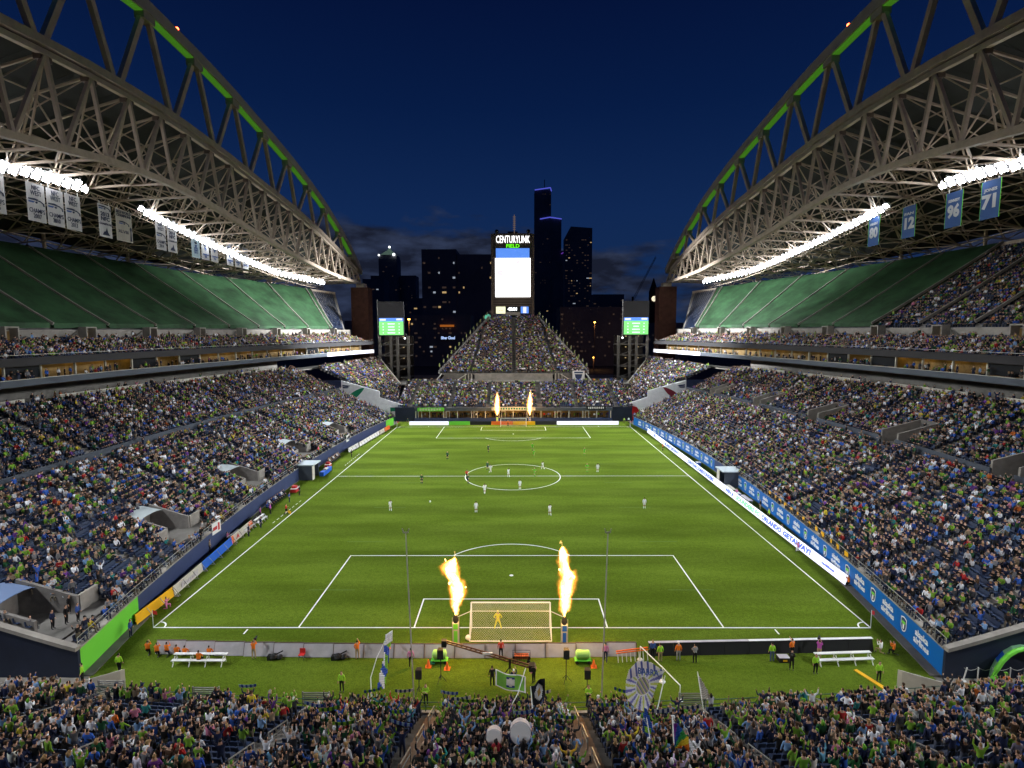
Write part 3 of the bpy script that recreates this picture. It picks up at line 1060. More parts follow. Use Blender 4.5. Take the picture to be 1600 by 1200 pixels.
    # ---- back wall of the lower tier and dark concourse behind it
    ry = [Y0 + (150 - Y0) * i / 26 for i in range(27)]
    for i in range(26):
        ya, yb = ry[i], ry[i + 1]
        xa, xb = F(ya), F(yb)

        def prism(o0, o1, z0, z1, name, m, trim=0.0):
            g = SMB()
            g.hexa([(s * (xa + o0), ya + trim, z0), (s * (xb + o0), yb, z0), (s * (xb + o1), yb, z0), (s * (xa + o1), ya + trim, z0)],
                   [(s * (xa + o0), ya + trim, z1), (s * (xb + o0), yb, z1), (s * (xb + o1), yb, z1), (s * (xa + o1), ya + trim, z1)])
            return g.build(name, m, st)
        if yb < 114:
            if i % 4 != 3: prism(4.4, 4.7, 16.6, 17.5, 'back_parapet', M['cream'])
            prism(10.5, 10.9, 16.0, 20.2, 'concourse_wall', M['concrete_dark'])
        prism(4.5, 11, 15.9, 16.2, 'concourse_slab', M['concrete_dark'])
        # club level band
        prism(0, .35, 19.95, 20.95, 'club_fascia', M['fascia'])
        prism(.36, 9.5, 20.15, 20.45, 'club_slab', M['concrete_dark'])
        prism(-.12, .30, 20.952, 21.02, 'club_rail', M['cream'])
        # upper balcony
        prism(-.3, .3, 22.95, 24.15, 'balcony_fascia', M['fascia_dark'])
        prism(.31, 9.5, 23.2, 23.6, 'balcony_slab', M['concrete_dark'])
        prism(-.1, .1, 24.55, 24.62, 'balcony_rail', M['rail'])
        prism(8.3, 8.6, 25.9, 28.35, 'deck_wall', M['concrete'])
        # club interior: posts, glazing, back wall with warm light painted in as glow
        prism(4.6, 4.8, 20.46, 23.19, 'club_back_wall', M['warm_wall'])
        if i % 2 == 0 and yb < 125:
            prism(1.6, 1.64, 21.0, 22.9, 'club_window', M['glass'], trim=.2) if R_.random() < .35 else None
        g = SMB(); g.box(*sorted((s * (xa + 1.4), s * (xa + 1.7))), ya, ya + .22, 20.46, 23.19); g.build('post', M['cream'], st)
        if R_.random() < .55:
            l = R_.uniform(.5, .95) * (yb - ya)
            g = SMB(); g.box(*sorted((s * (xa + 3.6), s * (xa + 4.0))), ya + .6, ya + .6 + l * .8, 22.85, 23.0); g.build('ceiling_light', M['warm'], st)
    # hidden structure behind
    g = SMB()
    for i in range(26):
        ya, yb = ry[i], ry[i + 1]
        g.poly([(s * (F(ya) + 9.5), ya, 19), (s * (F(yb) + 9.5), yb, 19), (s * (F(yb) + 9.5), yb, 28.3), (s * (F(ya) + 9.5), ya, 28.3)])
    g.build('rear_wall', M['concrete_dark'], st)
    # ---- mid tier terrace (front rows of the upper deck)
    g = SMB()
    for r in range(10):
        for i in range(26):
            ya, yb = ry[i], ry[i + 1]
            z0 = 23.75 + r * .28
            xa = F(ya) + .45 + r * .8; xb = F(yb) + .45 + r * .8
            g.poly([(s * xa, ya, z0), (s * xb, yb, z0), (s * (xb + .8), yb, z0), (s * (xa + .8), ya, z0)][::s])
            g.poly([(s * xa, ya, z0 - .28), (s * xb, yb, z0 - .28), (s * xb, yb, z0), (s * xa, ya, z0)])
    g.build('mid_terrace', M['terrace'], st)
    # portals in the deck wall
    for k in range(9):
        y = 22 + k * 14.6
        xw = F(y) + 8.3
        o = MB()
        for q in (-1.25, 1.0): o.box(-1.5, 0, q, q + .25, 0, 3.4)
        o.box(-1.5, 0, -1.25, 1.25, 3.4, 3.65)
        p_ = o.build('portal', M['concrete'], st)
        p_.location = (s * xw - P0.x, y - P0.y, 25.2)
        if s > 0: p_.rotation_euler = (0, 0, 0)
        else: p_.rotation_euler = (0, 0, PI)
        d = MB(); d.box(-.12, -.02, -.95, .95, .1, 2.9); d.build('door', M['warm_wall'], p_)
        # stair walls beside the portal
        for q in (-1, 1):
            g = SMB(); g.bar((s * (xw - .1), y + q * 1.6, 27.6), (s * (xw - .1), y + q * 5.2, 25.6), .2, .9, mi=0); g.build('stair_wall', M['concrete_dark'], st)
    # ---- upper deck terrace
    nd_ = 36
    dy = [DY0 + (DY1 - DY0) * i / nd_ for i in range(nd_ + 1)]
    NU = 26
    g = SMB()
    for r in range(NU):
        t0, t1 = r / NU, (r + 1) / NU
        for i in range(nd_):
            a0 = deck_pt(t0, dy[i]); b0 = deck_pt(t0, dy[i + 1]); a1 = deck_pt(t1, dy[i]); b1 = deck_pt(t1, dy[i + 1])
            g.poly([(s * a0[0], a0[1], a0[2]), (s * b0[0], b0[1], b0[2]), (s * b1[0], b1[1], b0[2]), (s * a1[0], a1[1], a0[2])][::s])
            g.poly([(s * a1[0], a1[1], a0[2]), (s * b1[0], b1[1], b0[2]), (s * b1[0], b1[1], b1[2]), (s * a1[0], a1[1], a1[2])])
    g.build('upper_terrace', M['terrace'] , st)
    # parapet at the top of the deck with posts up to the roof
    for i in range(0, nd_):
        a = deck_pt(1, dy[i]); b = deck_pt(1, dy[i + 1])
        g = SMB()
        g.hexa([(s * (a[0] + .1), a[1], a[2] - .4), (s * (b[0] + .1), b[1], b[2] - .4), (s * (b[0] + .4), b[1], b[2] - .4), (s * (a[0] + .4), a[1], a[2] - .4)],
               [(s * (a[0] + .1), a[1], a[2] + .9), (s * (b[0] + .1), b[1], b[2] + .9), (s * (b[0] + .4), b[1], b[2] + .9), (s * (a[0] + .4), a[1], a[2] + .9)])
        g.build('top_parapet', M['steel'], st)
        if i % 4 == 0:
            g = SMB(); g.bar((s * (a[0] + .5), a[1], a[2]), (s * (a[0] + .5), a[1], a[2] + 4.3), .5); g.build('roof_post', M['steel'], st)
    # sections: covers or seats between radial aisles
    secs = [DY0 + i * 11.6 for i in range(15)]
    secs = [y for y in secs if y < 146] + [DY1]
    offs = 45.6 - DY0 - int((45.6 - DY0) / 11.6) * 11.6
    edges = [DY0 + offs - 11.6 + i * 11.6 for i in range(16)]
    edges = [e_ for e_ in edges if DY0 <= e_ < 140] + [140.0, DY1]
    usec = []
    for i in range(len(edges) - 1):
        ya, yb = edges[i] + .35, edges[i + 1] - .35
        covered = (s < 0 or ya > 68) and i < len(edges) - 2
        if covered:
            g = SMB(); NU_, NV = 14, 5
            gridp = []
            for a in range(NU_ + 1):
                row = []
                for b in range(NV + 1):
                    t = .008 + .985 * a / NU_; y = ya + (yb - ya) * b / NV
                    p = deck_pt(t, y)
                    zz = p[2] + 1.0 + .14 * noise.noise(Vector((p[0] * .25, p[1] * .22, s * 3)))
                    row.append((s * p[0], p[1], zz))
                gridp.append(row)
            base = len(g.v)
            for row in gridp: g.v += row
            for a in range(NU_):
                for b in range(NV):
                    q = (base + a * (NV + 1) + b, base + a * (NV + 1) + b + 1, base + (a + 1) * (NV + 1) + b + 1, base + (a + 1) * (NV + 1) + b)
                    g.f.append(q); g.m.append(0); g.c.append(None)
            for row in (gridp[0], [r_[0] for r_ in gridp], [r_[-1] for r_ in gridp]):
                for p, q in zip(row[:-1], row[1:]): g.poly([p, q, (q[0], q[1], q[2] - .9), (p[0], p[1], p[2] - .9)])
            g.build('seat_cover', M['cover'], st, smooth=True)
        else:
            usec.append((ya + .3, yb - .3, ya))
        # aisle stripe with handrail
        g = SMB()
        for a in range(8):
            p = deck_pt(a / 8, edges[i]); q = deck_pt((a + 1) / 8, edges[i])
            g.bar((s * p[0], p[1], p[2] + .95), (s * q[0], q[1], q[2] + .95), .28, .5)
        g.build('aisle_rail', M['concrete'], st)
    # ---- seats and crowds
    sect_all = {}
    pts = []; rz = []; pp = []; pr = []
    for r in range(NR):
        t = (r + .55) / NR
        if .53 < t < .575: continue
        y = Y0 + .5
        pitch_ = .56
        sect_jit = {}
        while y < Y1 - .3:
            # radial aisles
            yk = (y - AISLE[0]) % 10.5
            if yk < .62 or yk > 9.88 or in_vom(t, y):
                y += pitch_; continue
            x, z = low_pt(t, y); z = low_pt(r / NR, y)[1]
            n = math.atan2(W(y + 1) - W(y - 1), 2) * (1 - t)
            ang = (-PI / 2 - n) if s < 0 else (PI / 2 + n)
            pts.append((s * x, y, z)); rz.append(ang)
            dens = .86
            nv = noise.noise(Vector((x * .11, y * .11, s * 9.0)))
            dens -= .55 * max(0, nv - .10)
            sec = (r // 2, int((y - AISLE[0]) // 10.5))
            if sec not in sect_all: sect_all[sec] = R_.random()
            if sect_all[sec] < .10: dens -= .34
            if s < 0 and t > .6 and y < 38: dens -= .22
            if y < 6: dens -= .04
            if rng.random() < dens:
                pp.append((s * x + rng.normal(0, .05), y + rng.normal(0, .06), z)); pr.append(ang)
            y += pitch_
    loc = lambda A: np.asarray(A) - np.array([P0.x, P0.y, 0])
    add_seats('seat_rows', loc(pts), rz, st)
    pp = np.array(pp); pr = np.array(pr)
    dist = np.hypot(pp[:, 0] - .4, pp[:, 1] + 48.8)
    nr = dist < 78
    add_crowd('crowd', pp[nr], pr[nr], 'dense crowd seated in the near half of the %s lower tier' % nmS, near=True, p_stand=.16)
    add_crowd('crowd', pp[~nr], pr[~nr], 'distant crowd filling the far half of the %s lower tier' % nmS, near=False, p_stand=.16)
    # mid tier
    pts = []; rz = []; pp = []; pr = []
    for r in range(10):
        y = 14.0
        while y < 146:
            y += .56
            if (y % 14.6) < 1.1: continue
            x = F(y) + .95 + r * .8; z = 23.75 + r * .28
            n = math.atan2(F(y + 1) - F(y - 1), 2)
            ang = (-PI / 2 - n) if s < 0 else (PI / 2 + n)
            if r >= 8 and ((y - 22 + 2.4) % 14.6) < 4.8: continue
            pts.append((s * x, y, z)); rz.append(ang)
            if rng.random() < (.84 if r < 8 else .35): pp.append((s * x, y, z)); pr.append(ang)
    add_seats('seat_rows', loc(pts), rz, st)
    add_crowd('crowd', pp, pr, 'crowd in the balcony rows just below the %s upper deck' % nmS, p_stand=.12)
    # club level diners / suite guests, dark figures behind the rail
    pp = []; pr = []
    y = 16.0
    while y < 140:
        y += rng.uniform(.5, 1.6)
        for x_, z_ in ((.9, 20.46), (2.4, 20.46), (6.5, 16.2)):
            if rng.random() < .55 and not (z_ < 17 and y > 112): pp.append((s * (F(y) + x_), y, z_)); pr.append(-s * -PI / 2)
    add_crowd('crowd', pp, pr, 'guests along the club windows of the %s stand' % nmS, p_stand=.5)
    # upper deck open sections
    pts = []; rz = []; pp = []; pr = []
    for ya, yb, y0 in usec:
        for r in range(NU):
            y = ya
            while y < yb:
                t = (r + .5) / NU
                p = deck_pt(t, y)
                z = deck_pt(r / NU, y)[2]
                pts.append((s * p[0], p[1], z)); rz.append(s * PI / 2)
                if s > 0 and y0 < 70 and rng.random() < (.80 if y0 < 57 else .72) * (1 - .35 * (t > .8)): pp.append(pts[-1]); pr.append(rz[-1])
                y += .58
    add_seats('seat_rows', loc(pts), rz, st)
    if pp: add_crowd('crowd', pp, pr, 'shaded crowd on the near end of the right upper deck', p_stand=.1)
    # LED ribbon board at the far end of the club fascia
    g = SMB()
    for k in range(6):
        ya = 122 + k * 4.6; yb = ya + 4.6
        g.hexa([(s * (F(ya) - .25), ya, 19.9), (s * (F(yb) - .25), yb, 19.9), (s * (F(yb) - .02), yb, 19.9), (s * (F(ya) - .02), ya, 19.9)],
               [(s * (F(ya) - .25), ya, 21.1), (s * (F(yb) - .25), yb, 21.1), (s * (F(yb) - .02), yb, 21.1), (s * (F(ya) - .02), ya, 21.1)])
    g.build('ribbon_board', M['led_white'], st)

    # ---- corner block of seats beyond the tunnel
    ck = thing('corner_stand', 'corner block of seats beyond the %s tunnel wall under the ribbon board' % nmS, 'grandstand', (s * 45, 125, 0))
    A_, B_, C_, D_ = Vector((36, 119.2, 5)), Vector((38.8, 137, 8.4)), Vector((62, 121.5, 16.4)), Vector((50.3, 151, 17.8))
    cp = lambda t, u: (A_.lerp(B_, u)).lerp(C_.lerp(D_, u), t)
    g = MB(); NCR = 24
    for r in range(NCR):
        for k in range(4):
            a = cp(r / NCR, k / 4); b = cp(r / NCR, (k + 1) / 4); c = cp((r + 1) / NCR, (k + 1) / 4); d = cp((r + 1) / NCR, k / 4)
            g.poly([(s * p.x - s * 45, p.y - 125, zq) for p, zq in ((a, a.z), (b, b.z), (c, b.z), (d, a.z))][::s])
            g.poly([(s * p.x - s * 45, p.y - 125, zq) for p, zq in ((d, a.z), (c, b.z), (c, c.z), (d, d.z))])
    g.build('terrace', M['terrace'], ck)
    g = MB()
    for k in range(10):
        p = cp(k / 10, 1); q = cp((k + 1) / 10, 1)
        g.bar((s * (p.x - 45), p.y - 125, p.z + .5), (s * (q.x - 45), q.y - 125, q.z + .5), .3, 1.3)
    g.build('end_parapet', M['cream'], ck)
    pts = []; rz = []; pp = []; pr = []
    for r in range(NCR):
        for k in range(int(17 / .56) + int(r * .62)):
            u = (k + .5) / (int(17 / .56) + int(r * .62))
            if abs(u - .36) < .018 or abs(u - .7) < .018: continue
            p = cp((r + .5) / NCR, u); z = cp(r / NCR, u).z
            ang = -s * -PI / 2 + (s * .55) * 1.0
            ang = math.atan2(s * .80, -.60) if False else (PI / 2 + .55 if s > 0 else -PI / 2 - .55)
            pts.append((s * (p.x - 45), p.y - 125, z)); rz.append(ang)
            if rng.random() < .86: pp.append((s * p.x, p.y, z)); pr.append(ang)
    add_seats('seat_rows', pts, rz, ck)
    add_crowd('crowd', pp, pr, 'crowd in the %s corner block beyond the tunnel' % nmS, p_stand=.15)
    # ---- tunnel wall with painted end panel
    tw = thing('tunnel_wall', ('white tunnel wall with green swoosh and green doorway at the far left corner' if s < 0 else
                               'white tunnel wall with dark red swoosh and red gateway at the far right corner'), 'wall', (s * 34, 118, 0))
    prof = [(0, 0), (0, 4.9), (4.9, 6.4), (7.6, 7.4), (7.6, 9.3), (19.4, 12.6), (19.4, 6.9), (9.0, 3.4), (8.2, 2.2), (5.0, 1.6), (4.5, 0)]
    g = MB()
    g.poly([(s * a, 0, b) for a, b in prof]); g.poly([(s * a, .5, b) for a, b in prof])
    for (a, b), (c, d) in zip(prof, prof[1:] + prof[:1]): g.poly([(s * a, 0, b), (s * c, 0, d), (s * c, .5, d), (s * a, .5, b)])
    g.build('panel', mat('panel_white', (.86, .87, .90), .7, var=.1), tw)
    g = MB(); g.box(*sorted((s * 19.4, s * 27)), .02, .5, 8.0, 12.6); g.build('side_panel', M['navy'], tw)
    g = MB()
    n = 8
    up = [(12.2 + 6.8 * k / n, 10.4 - 4.0 * (k / n) ** 1.7) for k in range(n + 1)]
    lo = [(12.2 + 4.2 * k / n, 10.4 - 4.6 * (k / n) ** .8) for k in range(n + 1)]
    for k in range(n): g.poly([(s * up[k][0], -.01, up[k][1]), (s * up[k + 1][0], -.01, up[k + 1][1]), (s * lo[k + 1][0], -.01, lo[k + 1][1]), (s * lo[k][0], -.01, lo[k][1])])
    g.build('swoosh', M['tealgreen'] if s < 0 else mat('maroon', (.18, .015, .03), .6), tw)
    if s < 0:
        g = MB(); g.box(-4.3, -1.0, -.12, -.01, 0, 4.2); g.build('door_surround', M['tealgreen'], tw)
        g = MB(); g.box(-3.9, -2.6, -.2, -.125, 1.3, 3.0); g.box(-2.0, -1.2, -.2, -.125, .3, 3.0); g.build('door_leaf', M['white'], tw)
    else:
        pts_ = [(.9, 0), (.9, 3.6), (1.6, 4.4), (2.9, 4.6), (4.3, 4.2), (4.9, 3.3), (4.8, 0)]
        g = MB(); g.poly([(a, -.14, b) for a, b in pts_]); g.poly([(a, -.01, b) for a, b in pts_])
        for (a, b), (c, d) in zip(pts_, pts_[1:] + pts_[:1]): g.poly([(a, -.14, b), (c, -.14, d), (c, -.01, d), (a, -.01, b)])
        g.build('gateway', mat('bright_red', (.50, .012, .012), .5), tw)
    # bird-head emblem on the panel
    bird_later = (s, tw)
    g = MB()
    g.poly([(s * 16.6, -.015, 11.0), (s * 19.0, -.015, 11.3), (s * 19.0, -.015, 10.85), (s * 17.4, -.015, 10.6)])
    g.poly([(s * 16.9, -.015, 10.5), (s * 19.0, -.015, 10.7), (s * 18.9, -.015, 10.2), (s * 17.6, -.015, 10.2)])
    g.build('emblem', M['navy'], tw)
    # dark recess of the tunnel behind the lower tier's end, lit ceiling lamps
    g = MB(); g.box(*sorted((s * 20, s * 34)), -6.0, .6, 7.5, 8.1); g.build('tunnel_ceiling', M['warm_wall'], tw)
    for k in range(2):
        g = MB(); g.box(*sorted((s * (21 + k * 4), s * (22.6 + k * 4))), -2.2, -1.8, 7.3, 7.45); g.build('ceiling_lamp', mat('tunnel_lamp', (1, .8, .4), emit=(1, .7, .2), es=4) if k == 0 and s < 0 else bpy.data.materials['tunnel_lamp'], tw)
    # low wall beside the tunnel, meeting the end stand
    lw = MB(); lw.box(*sorted((-s * .0, -s * 4.6)), -1.0, -.6, 0, 3.3)
    lw.build('low_wall', M['navy'], tw)
    g = MB(); g.box(*sorted((-s * 1.9, -s * 2.7)), -1.06, -1.002, 0, 2.0); g.build('door', mat('rust_door', (.35, .10, .02), .6) if s < 0 else bpy.data.materials['rust_door'], tw)

    # ---- corner stair tower with video board
    tx = s * 43.5
    ct = thing('stair_tower', 'open concrete stair tower under the %s corner video board' % nmS, 'tower', (tx, 152, 0))
    for lv in range(6):
        g = MB(); g.box(-5.5, 5.5, -3, 5, 2.6 + lv * 4.0, 2.95 + lv * 4.0); g.build('landing', M['concrete_dark'], ct)
        g = MB(); g.bar((-4.5, -2.6, 2.95 + lv * 4.0), (4.5, -2.6, 6.6 + lv * 4.0), .9, .25); g.build('stair_flight', M['concrete_dark'], ct)
        for q in (-2.2, 2.4):
            g = MB(); g.box(q, q + .5, .5, .7, 5.6 + lv * 4.0, 5.9 + lv * 4.0); g.build('stair_lamp', M['city_lit'], ct)
    for q in (-5.3, -1.2, 1.2, 5.1):
        g = MB(); g.box(q - .45, q + .45, -3.3, -2.5, 0, 26); g.build('column', M['concrete_dark'], ct)
    g = MB(); g.box(-5.5, 5.5, 5, 5.4, 0, 26); g.build('rear_wall', mat('tower_dark', (.05, .04, .035)) if s < 0 else bpy.data.materials['tower_dark'], ct)
    vb = thing('video_board', 'video board showing a green line-up table under a blue header, %s corner' % nmS, 'scoreboard', (s * 44.3, 148.4, 26.2))
    g = MB(); g.box(-4.6, 4.6, 0, .9, 0, 12.2); g.build('cabinet', M['fascia_dark'], vb)
    g = MB(); g.poly([(-4.4, -.02, .2), (4.4, -.02, .2), (4.4, -.02, 5.1), (-4.4, -.02, 5.1)]); g.build('screen', M['screen_green'], vb)
    g = MB(); g.poly([(-4.4, -.03, 5.1), (4.4, -.03, 5.1), (4.4, -.03, 6.3), (-4.4, -.03, 6.3)]); g.build('header', M['screen_blue'], vb)
    g = MB()
    for k in range(4):
        z = 4.2 - k * 1.08
        for a, b in ((-3.2, -2.7), (-1.3, 1.3), (2.6, 3.1)):
            w = (b - a) * R_.uniform(.75, 1.1) / 2; c0 = (a + b) / 2
            g.poly([(c0 - w, -.035, z - .2), (c0 + w, -.035, z - .2), (c0 + w, -.035, z + .2), (c0 - w, -.035, z + .2)])
    g.poly([(-4.1, -.045, 5.4), (-1.9, -.045, 5.4), (-1.9, -.045, 6.0), (-4.1, -.045, 6.0)]); g.poly([(1.9, -.045, 5.5), (4.0, -.045, 5.5), (4.0, -.045, 6.1), (1.9, -.045, 6.1)])
    g.build('text_rows', M['led_white'], vb)
    g = MB(); g.bar((-4.9 , .2, -1), (-4.9, .2, 12.8), .2); g.build('mast', M['rail'], vb)
    fl = MB(); fl.ball((0, 0, 0), .35, 8); o = fl.build('corner_lamp', M['neon_white']); o.location = (s * 39.4, 148, 25.2)
    tag(o, 'small bright white lamp beside the %s corner video board' % nmS, 'lamp')
    # brick pylon carrying the roof's far end
    py = thing('brick_pylon', 'brick pylon at the far end of the %s roof' % nmS, 'pylon', (s * 59.6, 166, 0))
    g = MB(); g.box(-3.3, 3.3, -3.2, 3.2, 0, 44.6); g.build('shaft', M['brick'], py)
    g = MB(); g.box(-1.6, 1.6, -1.8, 1.8, 44.6, 46.2); g.build('cap', M['steel'], py)


# ------------------------------------------------------------------ roofs with their arches
for s in (-1, 1):
    nmS = side_name(s)
    rf = thing('stadium_roof', 'curved steel roof truss over the %s stand, hung from a tall tied arch' % nmS, 'roof', (s * 60, 45, 60))
    ar = rf

    class RMB(MB):
        def build(self, *a, **k):
            self.v = [(x - s * 60, y - 45, z - 60) for x, y, z in self.v]
            return MB.build(self, *a, **k)
    PX = 60.0; BX = 59.0
    top = [16.8 + 7.65 * k for k in range(-9, 20)]          # nodes
    bot = [y + 0.9 for y in top[:-1]]
    T = lambda y: Vector((s * PX, y, ztop(y)))
    B = lambda y: Vector((s * BX, y, zbot(y)))
    for k in range(len(top) - 1):
        a, b = top[k], top[k + 1]
        g = RMB(); g.bar(T(a), T(b), .75, .75); g.build('top_chord', M['steel'], rf)
        if k < len(bot) - 1:
            g = RMB(); g.bar(B(bot[k]), B(bot[k + 1]), .95, .95); g.build('bottom_chord', M['steel'], rf)
        g = RMB(); g.bar(T(a), B(bot[k]), .48, .48); g.build('web_member', M['steel'], rf)
        g = RMB(); g.bar(T(b), B(bot[k]), .48, .48); g.build('web_member', M['steel'], rf)
        g = RMB(); g.bar(T(a) + Vector((s * .3, -.9, -.4)), T(a) + Vector((s * .3, .9, -.4)), 1.0, 1.3); g.build('gusset', M['steel_dark'], rf)
        # eave box along the roof edge
        g = RMB()
        up = Vector((s * .4, 0, 1.55))
        g.bar(T(a) + up, T(b) + up, 1.1, 1.15); g.build('eave', M['steel'], rf)
        g = RMB(); g.bar(T(a) + Vector((s * .9, 0, .75)), T(b) + Vector((s * .9, 0, .75)), .5, .5); g.build('gutter', M['steel_dark'], rf)
    g = RMB(); g.bar(T(top[-1]), Vector((s * 60, 166, 46.5)), .8); g.bar(B(bot[-1]), Vector((s * 60, 166, 46.3)), .9); g.build('end_chord', M['steel'], rf)
    # roof sheet, bay by bay
    rl = top + [165.5]
    for k in range(len(rl) - 1):
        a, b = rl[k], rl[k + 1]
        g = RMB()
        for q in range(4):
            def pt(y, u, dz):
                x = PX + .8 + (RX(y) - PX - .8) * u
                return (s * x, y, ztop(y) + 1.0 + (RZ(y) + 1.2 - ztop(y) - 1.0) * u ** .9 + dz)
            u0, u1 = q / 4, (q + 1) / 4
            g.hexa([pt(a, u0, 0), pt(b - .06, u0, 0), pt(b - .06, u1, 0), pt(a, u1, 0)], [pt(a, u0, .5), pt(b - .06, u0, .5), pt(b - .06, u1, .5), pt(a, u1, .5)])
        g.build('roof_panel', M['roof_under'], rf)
    # transverse trusses
    for k in range(len(top)):
        y = top[k]
        if RX(y) < PX + 6: continue
        zt, zb = ztop(y), zbot(y)
        xr, zr = RX(y), RZ(y)
        g = RMB()
        up_ = lambda u: Vector((s * (PX + (xr - PX) * u), y, zt + (zr - zt) * u ** .9 + .6 * (u > 0)))
        lampn = Vector((s * min(LAMPX, xr - 1), y, zb - .5))
        yb = bot[k] if k < len(bot) else y

        def lowp(u):
            x = BX + (xr - BX) * u
            if x < LAMPX: return Vector((s * x, y, zb - .5 * (x - BX) / 14))
            q = (x - LAMPX) / max(xr - LAMPX, .1)
            return Vector((s * x, y, zb - .5 + (zr - 2.0 - zb + .5) * q))
        n = 6
        for i in range(n):
            g.bar(up_(i / n), up_((i + 1) / n), .3)
            g.bar(lowp(i / n), lowp((i + 1) / n), .36 if i < 2 else .26)
            g.bar(up_(i / n), lowp((i + .5) / n), .2)
            g.bar(up_((i + 1) / n), lowp((i + .5) / n), .2)
        g.build('cross_truss', M['steel'], rf)
        # horizontal bracing between neighbouring trusses
        if k < len(top) - 1 and RX(top[k + 1]) > PX + 6:
            y2 = top[k + 1]
            g = RMB()

            def L2(yy_, x):
                zb2 = zbot(yy_); xr2 = RX(yy_); zr2 = RZ(yy_)
                x = min(x, xr2)
                if x < LAMPX: z = zb2 - .5 * (x - BX) / 14
                else: z = zb2 - .5 + (zr2 - 2.0 - zb2 + .5) * (x - LAMPX) / max(xr2 - LAMPX, .1)
                return Vector((s * x, yy_, z))
            for i, x in enumerate((66, 73, 82, 92, 102)):
                if x > RX(y) - 1: break
                g.bar(L2(y, x), L2(y2, x), .16)
            for x, x2 in ((59, 66), (66, 73), (73, 82), (82, 92), (92, 102)):
                if x2 > RX(y) - 1: break
                if k % 2: x, x2 = x2, x
                g.bar(L2(y, x), L2(y2, x2), .18)
            g.build('bracing', M['steel'], rf)
            g = RMB()
            for u in (.16, .34, .52, .7, .88, 1.0):
                p = Vector((s * (PX + (RX(y) - PX) * u), y, ztop(y) + (RZ(y) - ztop(y)) * u ** .9 + .75))
                q = Vector((s * (PX + (RX(y2) - PX) * u), y2, ztop(y2) + (RZ(y2) - ztop(y2)) * u ** .9 + .75))
                g.bar(p, q, .18)
                if u < 1: g.bar(p, q + Vector((0, 0, -.01)) + Vector((s * (RX(y2) - PX) * .17, 0, -(ztop(y2) - RZ(y2)) * .17)), .16)
            # drop-diagonals joining roof plane and bottom plane in the front bays (the dense lattice)
            m1 = Vector((s * 66.5, (y + y2) / 2, (ztop(y) + zbot(y)) / 2))
            for P_ in (T(y), T(y2), B(bot[k] if k < len(bot) else y), L2(y, 73), L2(y2, 73)):
                g.bar(m1, P_, .15)
            g.build('purlins', M['steel'], rf)
            # catwalk carrying the lamps
            g = RMB()
            if LAMPX < RX(y) - 2:
                for dz in (0, -1.0):
                    g.bar(Vector((s * LAMPX, y, lamp_z(y) - .5 + dz)), Vector((s * LAMPX, y2, lamp_z(y2) - .5 + dz)), .12)
                for q in range(4):
                    yq = y + (y2 - y) * q / 4; yr = y + (y2 - y) * (q + .5) / 4
                    g.bar(Vector((s * LAMPX, yq, lamp_z(yq) - .5)), Vector((s * LAMPX, yr, lamp_z(yr) - 1.5)), .07)
                    g.bar(Vector((s * LAMPX, yr, lamp_z(yr) - 1.5)), Vector((s * LAMPX, yq + (y2 - y) / 4, lamp_z(y2) * .25 + lamp_z(y) * .75 - .5)), .07)
                g.build('catwalk', M['steel'], rf)
    # ---- arch
    an = [45 + 13.75 * k for k in range(-8, 9)] + [166.0]
    an = [-76.0] + an
    for k in range(len(an) - 1):
        a, b = an[k], an[k + 1]
        pa = Vector((s * 60, a, zarc(a) + .5)); pb = Vector((s * 60, b, zarc(b) + .5))
        pm = (pa + pb) / 2
        dy_ = (a + b) / 2
        pm.z = zarc(dy_) + .5
        for p, q in ((pa, pm), (pm, pb)):
            g = RMB(); g.bar(p, q, 1.9, 2.0); g.build('arch_segment', M['arch'], rf)
        d = (pb - pa).normalized()
        g = RMB()
        g.bar(pa.lerp(pm, .10) + Vector((0, 0, -1.12)), pm + Vector((0, 0, -1.12)), 1.35, .12)
        g.bar(pm + Vector((0, 0, -1.12)), pm.lerp(pb, .90) + Vector((0, 0, -1.12)), 1.35, .12)
        if 20 < a < 150 or a < 20: g.build('green_light_strip', M['led_green'], rf)
        if 0 < k:
            g = RMB(); g.bar(pa + Vector((0, -1.4, -1.2)), pa + Vector((0, 1.4, -1.2)), 1.6, 2.2); g.build('arch_node', M['arch'], rf)
            for sg in (-1, 1):
                yv = a + sg * 6.87
                if -70 < yv < 158:
                    g = RMB(); g.bar(pa + Vector((0, sg * .9, -1.9)), Vector((s * 60.6, yv - sg * .45, ztop(yv) + 1.2)), .85, .75, up=(1, 0, 0)); g.build('hanger', M['steel'], rf)
    g = MB(); g.ball((0, 0, 0), .34, 8); o = g.build('beacon', M['beacon'], rf)
    o.location = (0, 53.8 - 45, zarc(53.8) + 2.3 - 60)

